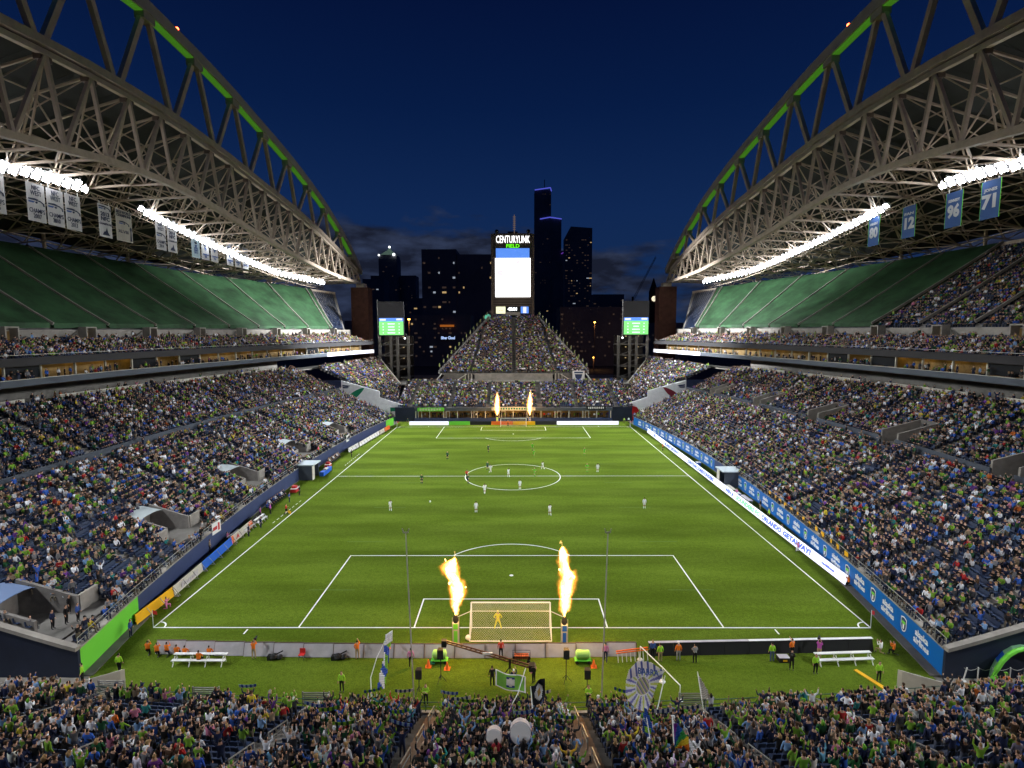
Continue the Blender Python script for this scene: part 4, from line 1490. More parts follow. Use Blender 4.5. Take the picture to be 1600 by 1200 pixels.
# ---- floodlights: one head, copied along both catwalks
g = MB()
g.box(-.95, .95, .30, .38, -.42, .42, 1)
for q, (lx_, lz_) in enumerate(((-.66, .22), (.02, .27), (.62, .18), (-.58, -.26), (.05, -.20), (.66, -.27))):
    g.tube([(lx_, 0, lz_), (lx_, .3, lz_)], [.27, .16], 9, 1)
    g.poly([(lx_ + .255 * math.cos(2 * PI * k / 9), -.012, lz_ + .255 * math.sin(2 * PI * k / 9)) for k in range(9)][::-1], 0)
g.box(-.05, .05, .0, .35, .42, .85, 1)
lamp_me = g.mesh('floodlight', [M['lamp'], M['lamp_body']])
for s in (-1, 1):
    y = 12.0
    while y < 144:
        if 45.2 < y < 59.0:
            y += 1.9; continue
        for row in (0, 1):
            lx = LAMPX - .5 - row * .35 - (0 if y < 118 else (y - 118) * .22)
            o = part('floodlight', lamp_me, None, (s * lx, y + row * .9, lamp_z(y) + .15 - row * .75 + R_.uniform(-.08, .08)),
                     (rad(-28) * 1, 0, 0))
            d = Vector((-s * 1.0, .22, -.75 + .25 * row)).normalized()
            o.rotation_euler = d.to_track_quat('-Y', 'Z').to_euler()
            far = y > 59
            tag(o, ('glaring white floodlight in the long far run of lamps under the %s roof' if far else 'glaring white floodlight in the short near run of lamps under the %s roof') % side_name(s),
                'floodlight', '%s run of floodlights under the %s roof' % ('far' if far else 'near', side_name(s)))
        y += 1.9

# ---- banners hung under the catwalks
BZ1, BZ0 = 50.4, 44.8


def bird(mb, w, h, z0, y=-.02, mi=1):
    """simple sea-bird head emblem, beak to the right"""
    P = lambda a, b: (a * w, y, z0 + b * h)
    mb.poly([P(-.5, .34), P(-.1, .42), P(.18, .34), (P(.0, .18)), P(-.5, .18)], mi)
    mb.poly([P(-.5, .08), P(-.1, .08), P(-.2, -.12), P(-.5, -.12)], 2)
    mb.poly([P(-.05, .16), P(.22, .30), P(.46, .04), P(.50, -.30), P(.40, -.30), P(.38, -.06), P(.22, .12)], mi)
    mb.poly([P(-.12, .02), P(.02, .12), P(.10, -.02), P(-.02, -.16)], mi)


BN = [('NFC\nWEST', 'CHAMPS\n2006', 29.2, 'w'), ('NFC\nWEST', 'CHAMPS\n2007', 35.9, 'w'), ('NFC\nWEST', 'CHAMPS\n2010', 39.4, 'w'), ('NFC\nWEST', 'CHAMPS\n2013', 42.9, 'w'),
      ('2013\nNFC', 'CHAMPIONS', 49.9, 't'), ('2013 WORLD\nCHAMPIONS', 'XLVIII', 54.6, 'p'), ('NFC\nWEST', 'CHAMPS\n2014', 65.2, 'w'), ('2014\nNFC', 'CHAMPIONS', 68.9, 't'),
      ('CASCADIA\nCUP', '2006\n2007\n2011', 77.4, 'b'), ('U.S.\nOPEN CUP', 'CHAMPIONS\n2009', 81.3, 's'), ('U.S.\nOPEN CUP', 'CHAMPIONS\n2010', 85.2, 's'),
      ('U.S.\nOPEN CUP', 'CHAMPIONS\n2011', 92.4, 's'), ('U.S.\nOPEN CUP', 'CHAMPIONS\n2014', 96.4, 's'), ('SUPPORTERS\nSHIELD', '2014', 100.4, 's')]
M['banner'] = mat('banner_cloth', (.52, .51, .52), .85, var=.06, vscale=.5)
M['banner_tan'] = mat('banner_tan', (.40, .37, .32), .85)
M['banner_blue'] = mat('banner_blue', (.055, .12, .33), .85, var=.06)
M['banner_pale'] = mat('banner_pale', (.40, .52, .60), .85)
M['ink'] = mat('banner_ink', (.02, .03, .07), .8)
M['ink2'] = mat('banner_ink2', (.05, .10, .28), .8)
M['numeral'] = mat('numeral', (.60, .62, .66), .8)
ords = ['nearest', 'second', 'third', 'fourth', 'fifth', 'sixth', 'seventh', 'eighth', 'ninth', 'tenth', 'eleventh', 'twelfth', 'thirteenth', 'last']
for i, (t1, t2, y, kind) in enumerate(BN):
    w = 3.15 if kind != 'p' else 4.3
    bn = thing('banner', '%s %s banner, %s under left roof' % (t1.replace('\n', ' '), t2.replace('\n', ' ').replace('2006 2007', '2006') if 'CASC' not in t1 else 'with years', ords[i]), 'banner',
               (-LAMPX + .4, y, (BZ0 + BZ1) / 2), PI / 2 , 'banners hung under the left roof')
    g = MB(); nn = 6
    for a in range(nn):
        x0, x1 = -w / 2 + w * a / nn, -w / 2 + w * (a + 1) / nn
        d0, d1 = .03 * math.sin(a * 1.7 + i), .03 * math.sin((a + 1) * 1.7 + i)
        g.hexa([(x0, d0, -2.85), (x1, d1, -2.85), (x1, d1 + .03, -2.85), (x0, d0 + .03, -2.85)], [(x0, d0, 2.85), (x1, d1, 2.85), (x1, d1 + .03, 2.85), (x0, d0 + .03, 2.85)])
    g.build('cloth', M['banner_pale'] if kind == 'b' else M['banner_tan'] if kind == 'p' else M['banner'], bn)
    for q in (-1, 1):
        g = MB(); g.bar((q * w * .36, .02, 2.8), (q * w * .36, .02, lamp_z(y) - 1.4 - (BZ0 + BZ1) / 2), .09); g.build('hanging_rod', M['white'], bn)
    e = MB()
    if kind == 'w':
        text_obj(t1, .95, M['ink'], 'lettering', bn, (0, -.06, 1.75), (PI / 2, 0, 0), width=w * .62, fat=.015)
        text_obj(t2, .95, M['ink'], 'lettering', bn, (0, -.06, -1.65), (PI / 2, 0, 0), width=w * .86, fat=.012)
        bird(e, w * .9, 1.35, .05, -.06)
    elif kind == 't':
        text_obj(t1, .95, M['ink'], 'lettering', bn, (0, -.06, .75), (PI / 2, 0, 0), width=w * .66, fat=.04)
        text_obj(t2, .5, M['ink'], 'lettering', bn, (0, -.06, -.55), (PI / 2, 0, 0), width=w * .9, fat=.03)
        bird(e, w * .9, 1.1, 2.15, -.06)
        e.poly([(-.9, -.06, -2.5), (.9, -.06, -2.5), (.45, -.06, -1.9), (.2, -.06, -1.1), (-.1, -.06, -1.8), (-.5, -.06, -1.9)], 1)
    elif kind == 'p':
        text_obj(t1, .7, M['ink'], 'lettering', bn, (0, -.06, 2.1), (PI / 2, 0, 0), width=w * .9, fat=.03)
        text_obj(t2, .8, M['ink'], 'lettering', bn, (-.3, -.06, -1.1), (PI / 2, 0, 0), width=w * .6, fat=.01)
        bird(e, w * .62, 1.1, .4, -.06)
        e.poly([(1.35, -.06, -2.6), (1.9, -.06, -2.6), (1.75, -.06, -.9), (1.95, -.06, -.3), (1.7, -.06, .1), (1.35, -.06, -.3), (1.55, -.06, -.9)], 1)
    else:
        text_obj(t1, .6, M['ink2'], 'lettering', bn, (0, -.06, 2.0), (PI / 2, 0, 0), width=w * .8, fat=.02)
        text_obj(t2, .6, M['ink2'], 'lettering', bn, (0, -.06, -1.9 if kind == 's' else -1.2), (PI / 2, 0, 0), width=w * .8 if kind == 's' else w * .5, fat=.03)
        e.poly([(-.45, -.06, .75), (.45, -.06, .75), (.55, -.06, .35), (0, -.06, .2), (-.55, -.06, .35)], 1)
        e.poly([(-.55, -.06, .05), (.55, -.06, .05), (0, -.06, -.8)], 2)
    e.build('emblem', [M['ink'], M['ink'], M['ink2']], bn)
for (nm, num, y, tone) in (('LARGENT', '80', 62.9, 0), ('FAN', '12', 53.2, 1), ('KENNEDY', '96', 43.0, 0), ('JONES', '71', 36.1, 1)):
    w = 3.3
    bn = thing('banner', 'blue hanging banner with white number %s, %s under the right roof' % (num, {'80': 'farthest of the four', '12': 'duller, left of 96', '96': 'brighter, second nearest', '71': 'nearest of the four'}[num]), 'banner', (LAMPX - .4, y, (BZ0 + BZ1) / 2), -PI / 2, 'blue number banners under the right roof')
    g = MB(); g.box(-w / 2, w / 2, 0, .04, -2.85, 2.85); g.build('cloth', M['banner_blue'], bn)
    g = MB(); g.box(w / 2, w / 2 + .08, -.01, .05, -2.86, 2.86); g.box(-w / 2 - .08, -w / 2, -.01, .05, -2.86, 2.86); g.build('trim', M['lime'], bn)
    for q in (-1, 1):
        g = MB(); g.bar((q * w * .36, .02, 2.8), (q * w * .36, .02, lamp_z(y) - 1.4 - (BZ0 + BZ1) / 2), .09); g.build('hanging_rod', M['white'], bn)
    text_obj(nm, .62, M['numeral'], 'lettering', bn, (0, -.03, 1.45), (PI / 2, 0, 0), width=w * .7, fat=.04)
    text_obj(num, 2.7, M['numeral'], 'lettering', bn, (0, -.03, -.35), (PI / 2, 0, 0), width=w * .76, fat=.05)

# ------------------------------------------------------------------ far end: end stand, field suites, big bleacher, scoreboard tower
es_ = thing('end_stand', 'low seating block behind the far goal above a row of field suites', 'grandstand', (0, 117, 0))
NE = 17
g = MB()
for r in range(NE):
    ya, yb = r * 1.0 + .2, (r + 1) * 1.0 + .2
    z = 4.2 + r * .34
    g.poly([(-36.5, ya, z), (36.5, ya, z), (36.5, yb, z), (-36.5, yb, z)])
    g.poly([(-36.5, ya, z - .34), (36.5, ya, z - .34), (36.5, ya, z), (-36.5, ya, z)])
g.build('terrace', M['terrace'], es_)
g = MB(); g.box(-30.5, 30.5, -.35, -.05, .0, 1.05); g.build('field_wall', M['navy'], es_)
g = MB(); g.box(-30.5, 30.5, -.3, .19, 3.25, 4.2); g.build('suite_fascia', M['fascia'], es_)
g = MB(); g.box(-30.5, 30.5, 2.6, 2.8, .3, 3.9); g.build('suite_back_wall', M['warm_wall'], es_)
g = MB(); g.box(-30.5, 30.5, -.04, 2.6, .0, .9); g.build('suite_floor', M['concrete_dark'], es_)
for k in range(15):
    x = -30.2 + k * 4.3
    g = MB(); g.box(x - .12, x + .12, -.28, -.06, 1.05, 3.25); g.build('suite_post', M['cream'], es_)
    if k % 2 == 0 and k < 14:
        g = MB()
        for a, b in ((.7, .85), (1.75, 1.9)): g.box(x + a, x + b, -.26, -.1, 1.05, 3.1)
        g.box(x + .7, x + 1.9, -.26, -.1, 3.1, 3.249)
        g.build('suite_door_frame', M['cream'], es_)
for k in range(3):
    g = MB(); g.box((-1, 1)[k % 2] * 30.6 - (.0 if k % 2 else 6), (-1, 1)[k % 2] * 30.6 + (6 if k % 2 else .0), -.3, 0, 0, 4.4) if k < 2 else g.box(-36.5, 36.5, 17.25, 17.5, 9.6, 10.7)
    g.build('end_wall', M['navy_dark'] if k < 2 else M['concrete_dark'], es_)
pts = []; rz = []; pp = []; pr = []
EA = (-32, -19.5, -8.0, 8.0, 19.5, 32)
for r in range(NE):
    x = -36.2
    while x < 36.2:
        x += .56
        if any(abs(x - a) < .65 for a in EA): continue
        pts.append((x, .75 + r * 1.0, 4.2 + r * .34)); rz.append(PI)
        if rng.random() < (.84 if r > 1 else .45): pp.append((x, 117 + .75 + r, 4.2 + r * .34)); pr.append(PI)
add_seats('seat_rows', pts, rz, es_)
add_crowd('crowd', pp, pr, 'crowd in the low stand behind the far goal', p_stand=.2)
pp = [(x, 117.3 + rng.uniform(0, 1.8), .9) for x in np.arange(-29.5, 29.5, .62) if rng.random() < .8]
add_crowd('crowd', pp, [PI] * len(pp), 'people standing inside the field suites behind the far goal', p_stand=1)
pp = [(x, 135.2 + rng.uniform(0, 2.5), 9.8) for x in np.arange(-38, 38, .5) if rng.random() < .7 and abs(x) > 14]
add_crowd('crowd', pp, [PI] * len(pp), 'people on the concourse behind the low end stand', p_stand=1)
g = MB(); g.box(-45, 45, 134.3, 172, 9.5, 9.8)
tag(g.build('concourse', M['concrete_dark']), kind='structure')
# cloth signs hung on the end stand
for (x, z, w, m, n_, lab) in ((-25.5, 3.75, 8.2, 'lime', 8, 'lime banner hung on the end stand left of the far goal'), (0, 3.95, 13.5, 'cream', 14, 'pale yellow banner hung above the far goal'),
                             (25.5, 4.2, 6.0, 'black', 9, 'black banner with white letters hung at the right of the end stand')):
    sgn = thing('cloth_sign', lab, 'banner', (x, 116.55, z))
    g = MB(); g.box(-w / 2, w / 2, 0, .1, -.55, .55); g.build('cloth', M[m], sgn)
    g = MB()
    for k in range(n_):
        a = -w * .42 + w * .84 * k / n_
        g.box(a, a + w * .84 / n_ * .62, -.012, -.002, -.28 + R_.uniform(-.05, .05), .28)
    g.build('lettering', M['white'] if m == 'black' else M['tealgreen'] if m == 'cream' else M['cream'], sgn)

hb = thing('steep_bleacher', 'steep triangular bleacher stand narrowing upwards below the scoreboard tower', 'grandstand', (0, 138, 0))
NB = 33


def hb_hw(r): return 25.6 - (25.6 - 9.2) * r / (NB - 1)


g = MB()
for r in range(NB):
    ya, yb = r * .86, (r + 1) * .86
    z = 13.3 + r * .60; w = hb_hw(r)
    g.poly([(-w, ya, z), (w, ya, z), (w, yb, z), (-w, yb, z)])
    g.poly([(-w, ya, z - .6), (w, ya, z - .6), (w, ya, z), (-w, ya, z)])
g.build('terrace', M['terrace'], hb)
g = MB(); g.box(-26.4, 26.4, -2.2, 0, 9.8, 10.05); g.build('floor_slab', M['cream'], hb)
g = MB(); g.box(-13.5, 13.5, -.3, -.02, 10.06, 13.1); g.build('front_wall', M['concrete'], hb)
for q in (-1, 1):
    g = MB(); g.poly([(q * 26, -.2, 10.06), (q * 14, -.2, 10.06), (q * 14, -.2, 13.2), (q * 23.5, -.2, 13.2)]); g.poly([(q * 26, .0, 10.06), (q * 14, .0, 10.06), (q * 14, .0, 13.2), (q * 23.5, .0, 13.2)])
    g.build('front_wall', M['concrete_dark'], hb)
    g = MB()
    g.bar((q * 20.6, -.5, 10.2), (q * 16.2, -.5, 13.0), .25); g.build('stair_rail', M['cream'], hb)
    for x in (14.4, 15.5, 16.6):
        g = MB(); g.box(*sorted((q * x, q * (x + .22))), -.6, -.3, 10.06, 13.1); g.build('post', M['cream'], hb)
    g = MB(); g.bar((q * 26.6, -2.2, 10.8), (q * 24.8, -.3, 13.2), .25)
    g.bar((q * 25.9, 0, 13.9), (q * 9.5, 28.4, 33.8), .22, .3); g.bar((q * 25.9, 0, 13.2), (q * 9.5, 28.4, 33.1), .4, .5)
    for k in range(24):
        u = k / 23
        g.bar((q * (25.9 - 16.4 * u), 28.4 * u, 13.1 + 19.9 * u), (q * (25.9 - 16.4 * u), 28.4 * u, 14.3 + 19.9 * u), .1)
    g.build('side_railing', M['rail'], hb)
    # side skirt down to the concourse
    g = MB(); g.poly([(q * 25.6, 0, 9.8), (q * 25.6, 0, 13.1), (q * 9.3, 28.4, 33.0), (q * 9.3, 28.4, 9.8)]); g.build('side_cladding', M['fascia_dark'], hb)
g = MB(); g.bar((-26.4, -2.2, 11.0), (26.4, -2.2, 11.0), .12); g.bar((-26.4, -2.2, 10.55), (26.4, -2.2, 10.55), .08)
for k in range(27): g.bar((-26 + 2 * k, -2.2, 10.05), (-26 + 2 * k, -2.2, 11.0), .08)
g.build('front_railing', M['rail'], hb)
pts = []; rz = []; pp = []; pr = []
for r in range(NB):
    w = hb_hw(r) - .3
    x = -w
    while x < w:
        x += .52
        ax = hb_hw(r) * .72 if r < 0 else 0
        if abs(x) < .75 or abs(abs(x) - (14.8 - r * .14)) < .55: continue
        pp.append((x, 138 + .5 + r * .86, 13.3 + r * .6)) if rng.random() < .93 else None
pr = [PI] * len(pp)
add_crowd('crowd', pp, pr, 'packed crowd on the steep triangular bleacher', p_stand=.35)
g = MB()
for r in range(0, NB, 1):
    w = hb_hw(r) - .2
    g.box(-w, -.8, r * .86 + .45, r * .86 + .75, 13.3 + r * .6 + .38, 13.3 + r * .6 + .43); g.box(.8, w, r * .86 + .45, r * .86 + .75, 13.3 + r * .6 + .38, 13.3 + r * .6 + .43)
g.build('bench_row', M['rail'], hb)
# small flags up both edges of the bleacher
for q in (-1, 1):
    for k in range(14):
        u = (k + .5) / 14
        f = thing('edge_flag', 'small lime flag on the %s edge of the steep bleacher' % side_name(q), 'flag', (q * (26.1 - 16.4 * u), 138 + 28.4 * u, 13.9 + 19.9 * u), 0, 'flags along the bleacher edges')
        g = MB(); g.tube([(0, 0, 0), (0, 0, 2.1)], .05, 5); g.build('pole', M['rail'], f)
        g = MB(); g.hexa([(0, 0, .9), (-.55, .2, .8), (-.55, .25, .8), (0, .05, .9)], [(0, 0, 2.0), (-.30, .2, 2.05), (-.30, .25, 2.05), (0, .05, 2.0)]); g.build('cloth', M['cloth_olive'] if 'cloth_olive' in M else M.setdefault('cloth_olive', mat('flag_olive', (.20, .24, .06), .8)), f)
sg = thing('cloth_sign', 'pale yellow banner with green cross marks on the bleacher edge above the far goal', 'banner', (0, 135.6, 10.25))
g = MB(); g.box(-8.8, 8.8, 0, .1, -.6, .6); g.build('cloth', M['cream'], sg)
g = MB()
for c in (-7.0, 7.0):
    for a in (-1, 1): g.bar((c - .7, -.03, -.5 * a), (c + .7, -.03, .5 * a), .3, .05, up=(0, 1, 0))
for k in range(16):
    a = -5.2 + k * .66; g.box(a, a + .42, -.025, -.005, -.25, .25)
g.build('lettering', M['tealgreen'], sg)
sg = thing('cloth_sign', 'white sheet with blue crest hung at the right end of the bleacher front', 'banner', (22.4, 137.4, 12.2))
g = MB(); g.box(-2.1, 2.1, 0, .08, -1.9, 1.9); g.build('cloth', M['white'], sg)
g = MB(); g.poly([(-1.3, -.01, .7), (1.3, -.01, .7), (1.0, -.01, -.6), (0, -.01, -1.5), (-1.0, -.01, -.6)]); g.box(-1.5, 1.5, -.012, -.002, 1.0, 1.5); g.build('crest', M['navy'], sg)

# scoreboard tower
tw = thing('scoreboard_tower', 'tall scoreboard tower with glowing white screen reading CENTURYLINK FIELD on top', 'scoreboard', (-.35, 168, 0))
for q in (-1, 1):
    g = MB(); g.box(q * 8.05 - .45, q * 8.05 + .45, 0, 1.6, 9.8, 65.5); g.build('frame_post', M['steel_dark'], tw)
    g = MB(); g.ball((q * 6.2, .6, 66.6), .8, 8); g.build('roof_unit', M['black'], tw)
g = MB(); g.box(-7.6, 7.6, .3, 1.5, 34.5, 65.8); g.build('cabinet', mat('cabinet_brown', (.055, .040, .030), .8), tw)
g = MB()
for k in range(4): g.box(-7.6, 7.6, .25, .3, 37.4 + k * .95, 37.9 + k * .95)
g.build('louvre', M['steel_dark'], tw)
g = MB(); g.box(-6.85, 7.0, .0, .24, 41.1, 56.2); g.build('main_screen', M['screen_white'], tw)
g = MB(); g.tube([(-4.8, -.03, 50.6), (-4.8, -.012, 50.6)], 1.3, 14); g.tube([(2.2, -.03, 54.6), (2.2, -.012, 54.6)], .8, 12); g.build('screen_tint', mat('screen_pink', (.9, .7, .7), emit=(1.0, .80, .84), es=1.0), tw)
g = MB(); g.box(-6.55, 6.6, .02, .24, 56.25, 60.0); g.build('upper_screen', M['screen_blue'], tw)
text_obj('CENTURYLINK', 4.0, M['sign_white'], 'sign_lettering', tw, (.1, .1, 63.3), (PI / 2, 0, 0), width=13.2, fat=.0, depth=.1)
text_obj('FIELD', 1.9, M['sign_green'], 'sign_lettering', tw, (.1, .1, 60.85), (PI / 2, 0, 0), width=5.2, fat=.02, depth=.1)
g = MB(); g.box(-6.6, -2.9, .0, .24, 34.6, 37.3); g.build('left_panel', mat('screen_cream', (.8, .8, .6), emit=(.95, .95, .62), es=1.0), tw)
g = MB(); g.box(3.2, 6.3, .0, .24, 34.7, 37.3); g.build('right_panel', M['screen_blue'], tw)
text_obj('-- --', 1.4, M['ink'], 'lettering', tw, (-4.7, -.03, 35.9), (PI / 2, 0, 0), width=1.6)
g = MB(); g.box(4.1, 5.4, -.05, -.02, 34.8, 37.2); g.build('panel_figure', M['led_white'], tw)
g = MB(); g.box(-2.7, 2.9, .0, .24, 35.2, 37.3); g.build('clock_panel', M['black'], tw)
text_obj('45:01', 1.7, M['neon_white'], 'lettering', tw, (0, -.02, 36.3), (PI / 2, 0, 0), width=3.6, fat=.05)
g = MB(); g.box(-2.9, 3.0, -.9, .2, 31.2, 35.1); g.build('control_booth', M['concrete'], tw)
g = MB(); g.box(-1.8, 1.8, -.95, -.905, 33.2, 34.0); g.build('booth_window', M['black'], tw)
point('screen_glow', (0, 160, 48), 900, (1, .98, 1), 4.0)

# ------------------------------------------------------------------ city behind
def tower(label, x0, x1, y, z1, name='office_tower', depth=40, lit=.05, dim=.12, fx=6.0, fz=5.0, wall='city', cool=.25, extra=None, w=2.2, h=1.6):
    cx = (x0 + x1) / 2
    t = thing(name, label, 'building', (cx, y, 0))
    g = MB(); g.box(x0 - cx, x1 - cx, 0, depth, -.3, z1); g.build('wall', M[wall], t)
    a = MB(); b = MB(); c = MB()
    nx = max(1, int((x1 - x0) / fx)); nz = int(z1 / fz)
    for i in range(nx):
        for k in range(2, nz):
            r = R_.random() * 1.5
            tgt = a if r < lit else b if r < lit + dim else None
            if tgt is a and R_.random() < cool: tgt = c
            if tgt is None: continue
            xx = x0 - cx + (i + .5) * (x1 - x0) / nx; zz = k * fz
            ww = w * (R_.choice((.5, 1, 1, 1.7)))
            tgt.box(xx - ww / 2, xx + ww / 2, -.35, -.02, zz, zz + h)
    for m_, nm, mm in ((a, 'lit_windows', 'city_lit'), (b, 'dim_windows', 'city_dim'), (c, 'cool_windows', 'city_cool')):
        if m_.f:
            o = m_.build(nm, M[mm], t); o['kind'] = 'stuff'
    return t


tower('wide dark office block left of the scoreboard, its roof highest at the left', -84, -52.5, 451, 101, lit=.05, dim=.10, fx=4, fz=4.4)
tower('wide dark office block with scattered lit rooms directly left of the scoreboard', -52.3, -19, 452, 96.5, lit=.06, dim=.12, fx=4, fz=4.4)
t = tower('tallest black tower with blue light strips along its stepped roof edges', 47.6, 86, 1251, 353, 'skyscraper', lit=.012, dim=.07, fx=5, fz=6)
for (a, b, z) in ((86.1, 110.5, 287), (110.6, 124, 214)):
    g = MB(); g.box(a - 66.8, b - 66.8, 2, 42, -.3, z); g.build('setback', M['city'], t)
for (a, b, z, z2) in ((47.6, 84, 352, 357), (84, 86.5, 357, 349), (60, 83, 286, 290), (83, 110.5, 290, 286)):
    g = MB(); g.bar((a - 66.8, -1.5, z), (b - 66.8, -1.5, z2), 2.2, 2.0); g.build('blue_light_strip', M['neon_blue'], t)
g = MB(); g.bar((4, 10, 353), (4, 10, 378), 1.6); g.build('mast', M['black'], t)
g = MB(); g.bar((110 - 66.8, -1, 206), (124 - 66.8, -1, 214), 2, 1.5); g.build('purple_light_strip', mat('purple_neon', (.1, .02, .2), emit=(.30, .08, .8), es=.5), t)
t = tower('dark tower with a cut-off left roof corner right of the tallest tower', 101, 154.7, 1051, 212, 'skyscraper', lit=.07, dim=.30, fx=5, fz=5, w=3)
g = MB(); g.poly([(-26.8, 0, 212), (26.8, 0, 212), (26.8, 0, 229), (-16, 0, 232)]); g.poly([(-26.8, 40, 212), (26.8, 40, 212), (26.8, 40, 229), (-16, 40, 232)])
g.poly([(-26.8, 0, 212), (-16, 0, 232), (-16, 40, 232), (-26.8, 40, 212)]); g.poly([(-16, 0, 232), (26.8, 0, 229), (26.8, 40, 229), (-16, 40, 232)]); g.poly([(26.8, 0, 212), (26.8, 40, 212), (26.8, 40, 229), (26.8, 0, 229)]); g.build('roof', M['city'], t)
t = tower('slender office tower with a lit pointed green roof on the left skyline', -296, -256, 1151, 183, 'skyscraper', lit=.03, dim=.10)
g = MB(); z0 = 183
for (h0, h1, w0, w1, m_) in ((0, 9, 20, 18, 0), (9, 19, 17, 6, 1), (19, 27, 5, .5, 1)):
    g.hexa([(-w0, 20 - w0, z0 + h0), (w0, 20 - w0, z0 + h0), (w0, 20 + w0, z0 + h0), (-w0, 20 + w0, z0 + h0)], [(-w1, 20 - w1, z0 + h1), (w1, 20 - w1, z0 + h1), (w1, 20 + w1, z0 + h1), (-w1, 20 + w1, z0 + h1)], m_)
g.build('pointed_roof', [M['city'], mat('lit_copper', (.12, .2, .16), emit=(.16, .26, .20), es=.35)], t)
g = MB(); g.ball((0, 20, z0 + 28), 2.6, 8); g.ball((-19, 0, z0 + 8), 2.2, 6); g.ball((14, -2, z0 + 9), 3.2, 6); g.build('roof_lamp', M['neon_white'], t)
tower('broad dark block beside the slender tower on the left skyline', -322, -221, 1180, 150, lit=.03, dim=.14)
tower('dark block at the far left beside the brick pylon', -252, -217, 861, 113, lit=.02, dim=.1)
tower('thin dark block between the left stair tower and the wide office block', -137, -116, 651, 69, lit=.05, dim=.15)
tower('low brick hotel block with orange lit signs left of the bleacher', -82, -34, 380, 40, lit=.06, dim=.22, fx=3, fz=3.6, h=1.2, w=1.4)
tower('long dark warehouse right of the bleacher with window rows', 36, 92, 380, 46, lit=.015, dim=.22, fx=3, fz=3.6, h=1.2, w=1.2)
tower('mid-height dark block with a lit roof line to the right', 129, 180, 851, 86, lit=.02, dim=.2)
tower('dark low block behind the right stair tower', 176, 250, 840, 74, lit=.03, dim=.15)
tower('reddish low block behind the right video board', 92, 150, 420, 34, lit=.05, dim=.25, fx=3.2, fz=3.8, h=1.2, w=1.4)
tower('dark low block behind the left video board', -140, -84, 400, 36, lit=.04, dim=.2, fx=3.2, fz=3.8, h=1.2, w=1.4)
tower('narrow block showing a blinking mast just above the scoreboard', -12, 6, 951, 205, lit=.02, dim=.1)
g = MB(); g.bar((0, 0, 0), (0, 0, 34), 1.4)
for k in range(7): g.box(-2.5, 2.5, -.5, .5, 8 + k * 3.6, 9.2 + k * 3.6)
o = g.build('antenna_mast', mat('mast_glow', (.1, .08, .07), emit=(.25, .18, .14), es=.5)); o.location = (0, 950, 200); tag(o, 'faintly lit antenna mast above the scoreboard', 'antenna')
# clock tower
ck = thing('clock_tower', 'slim brick clock tower with a glowing round clock face, right of the video board', 'tower', (152, 551, 0))
g = MB(); g.box(-4, 4, -4, 4, -.3, 68); g.build('shaft', M['brick'], ck)
g = MB(); g.hexa([(-4.3, -4.3, 68), (4.3, -4.3, 68), (4.3, 4.3, 68), (-4.3, 4.3, 68)], [(-.3, -.3, 84), (.3, -.3, 84), (.3, .3, 84), (-.3, .3, 84)]); g.build('spire', M['brick'], ck)
g = MB(); g.tube([(0, -4.0, 61.5), (0, -4.4, 61.5)], 2.9, 18); g.build('clock_face', mat('clock_glow', (.8, .75, .6), emit=(1, .88, .62), es=1.1), ck)
g = MB(); g.bar((0, -4.45, 61.5), (1.1, -4.45, 62.8), .3); g.bar((0, -4.45, 61.5), (0, -4.45, 59.4), .25); g.build('clock_hands', M['black'], ck)
cr = thing('tower_crane', 'dark lattice crane leaning up at the right skyline', 'crane', (108, 451, 0))
g = MB(); g.bar((0, 0, 0), (0, 0, 58), 1.6); g.build('mast', M['black'], cr)
g = MB(); g.bar((0, 0, 56), (20, 0, 94), .35); g.bar((1.2, 0, 55), (20.5, 0, 93), .35)
for k in range(16):
    u = k / 16; v = (k + 1) / 16
    g.bar((20 * u, 0, 56 + 38 * u), (1.2 + 19.3 * v, 0, 55 + 38 * v), .2)
g.build('jib', mat('crane_steel', (.06, .05, .06), .6), cr)
for i, (x, y, z, c, lab) in enumerate(((56, 330, 33, 'sodium', 'orange street lamp right of the bleacher'), (-59.5, 260, 34, 'sodium', 'orange street lamp beside the left stair tower'), (57, 340, 8, 'sodium', 'low amber street lamp far right of the bleacher'))):
    l = thing('street_lamp', lab, 'lamp', (x, y, 0))
    g = MB(); g.tube([(0, 0, 0), (0, 0, z)], [.3, .16], 6); g.build('pole', M['steel_dark'], l)
    g = MB(); g.ball((0, 0, z + .3), .75, 8, sz=.6); g.build('lamp_head', M[c], l)
    point('street_light', (x, y - 2, z - .8), 2600 if i < 2 else 1200, (1, .5, .16), .6)
sgn = thing('roof_sign', 'small glowing blue and white sign in the dark city left of the bleacher', 'sign', (-52, 378, 22))
g = MB(); g.box(-6, 6, 0, .5, -1.6, 1.6); g.build('board', M['black'], sgn)
text_obj('Silver Cloud', 3.0, mat('sign_ice', (.4, .5, .8), emit=(.45, .62, 1.0), es=1.0), 'lettering', sgn, (0, -.1, 0), (PI / 2, 0, 0), width=11, fat=.05)
sgn = thing('garage_sign', 'dim orange lit strip above the blue sign in the city', 'sign', (-52, 377, 31.5))
g = MB(); g.box(-6, 5, 0, .5, -.8, .8); g.build('strip', mat('orange_glow', (.3, .1, .02), emit=(.8, .22, .03), es=.4), sgn)
sgn = thing('neon_sign', 'small turquoise glowing sign at the left foot of the scoreboard', 'sign', (-20.6, 377, 38))
g = MB(); g.ball((0, 0, 0), 2.6, 8); g.build('globe', mat('turq', (.1, .5, .4), emit=(.15, .62, .42), es=.8), sgn)
sgn = thing('lit_canopy', 'arched pale glowing canopy just left of the scoreboard base', 'canopy', (-10, 300, 33.2))
g = MB()
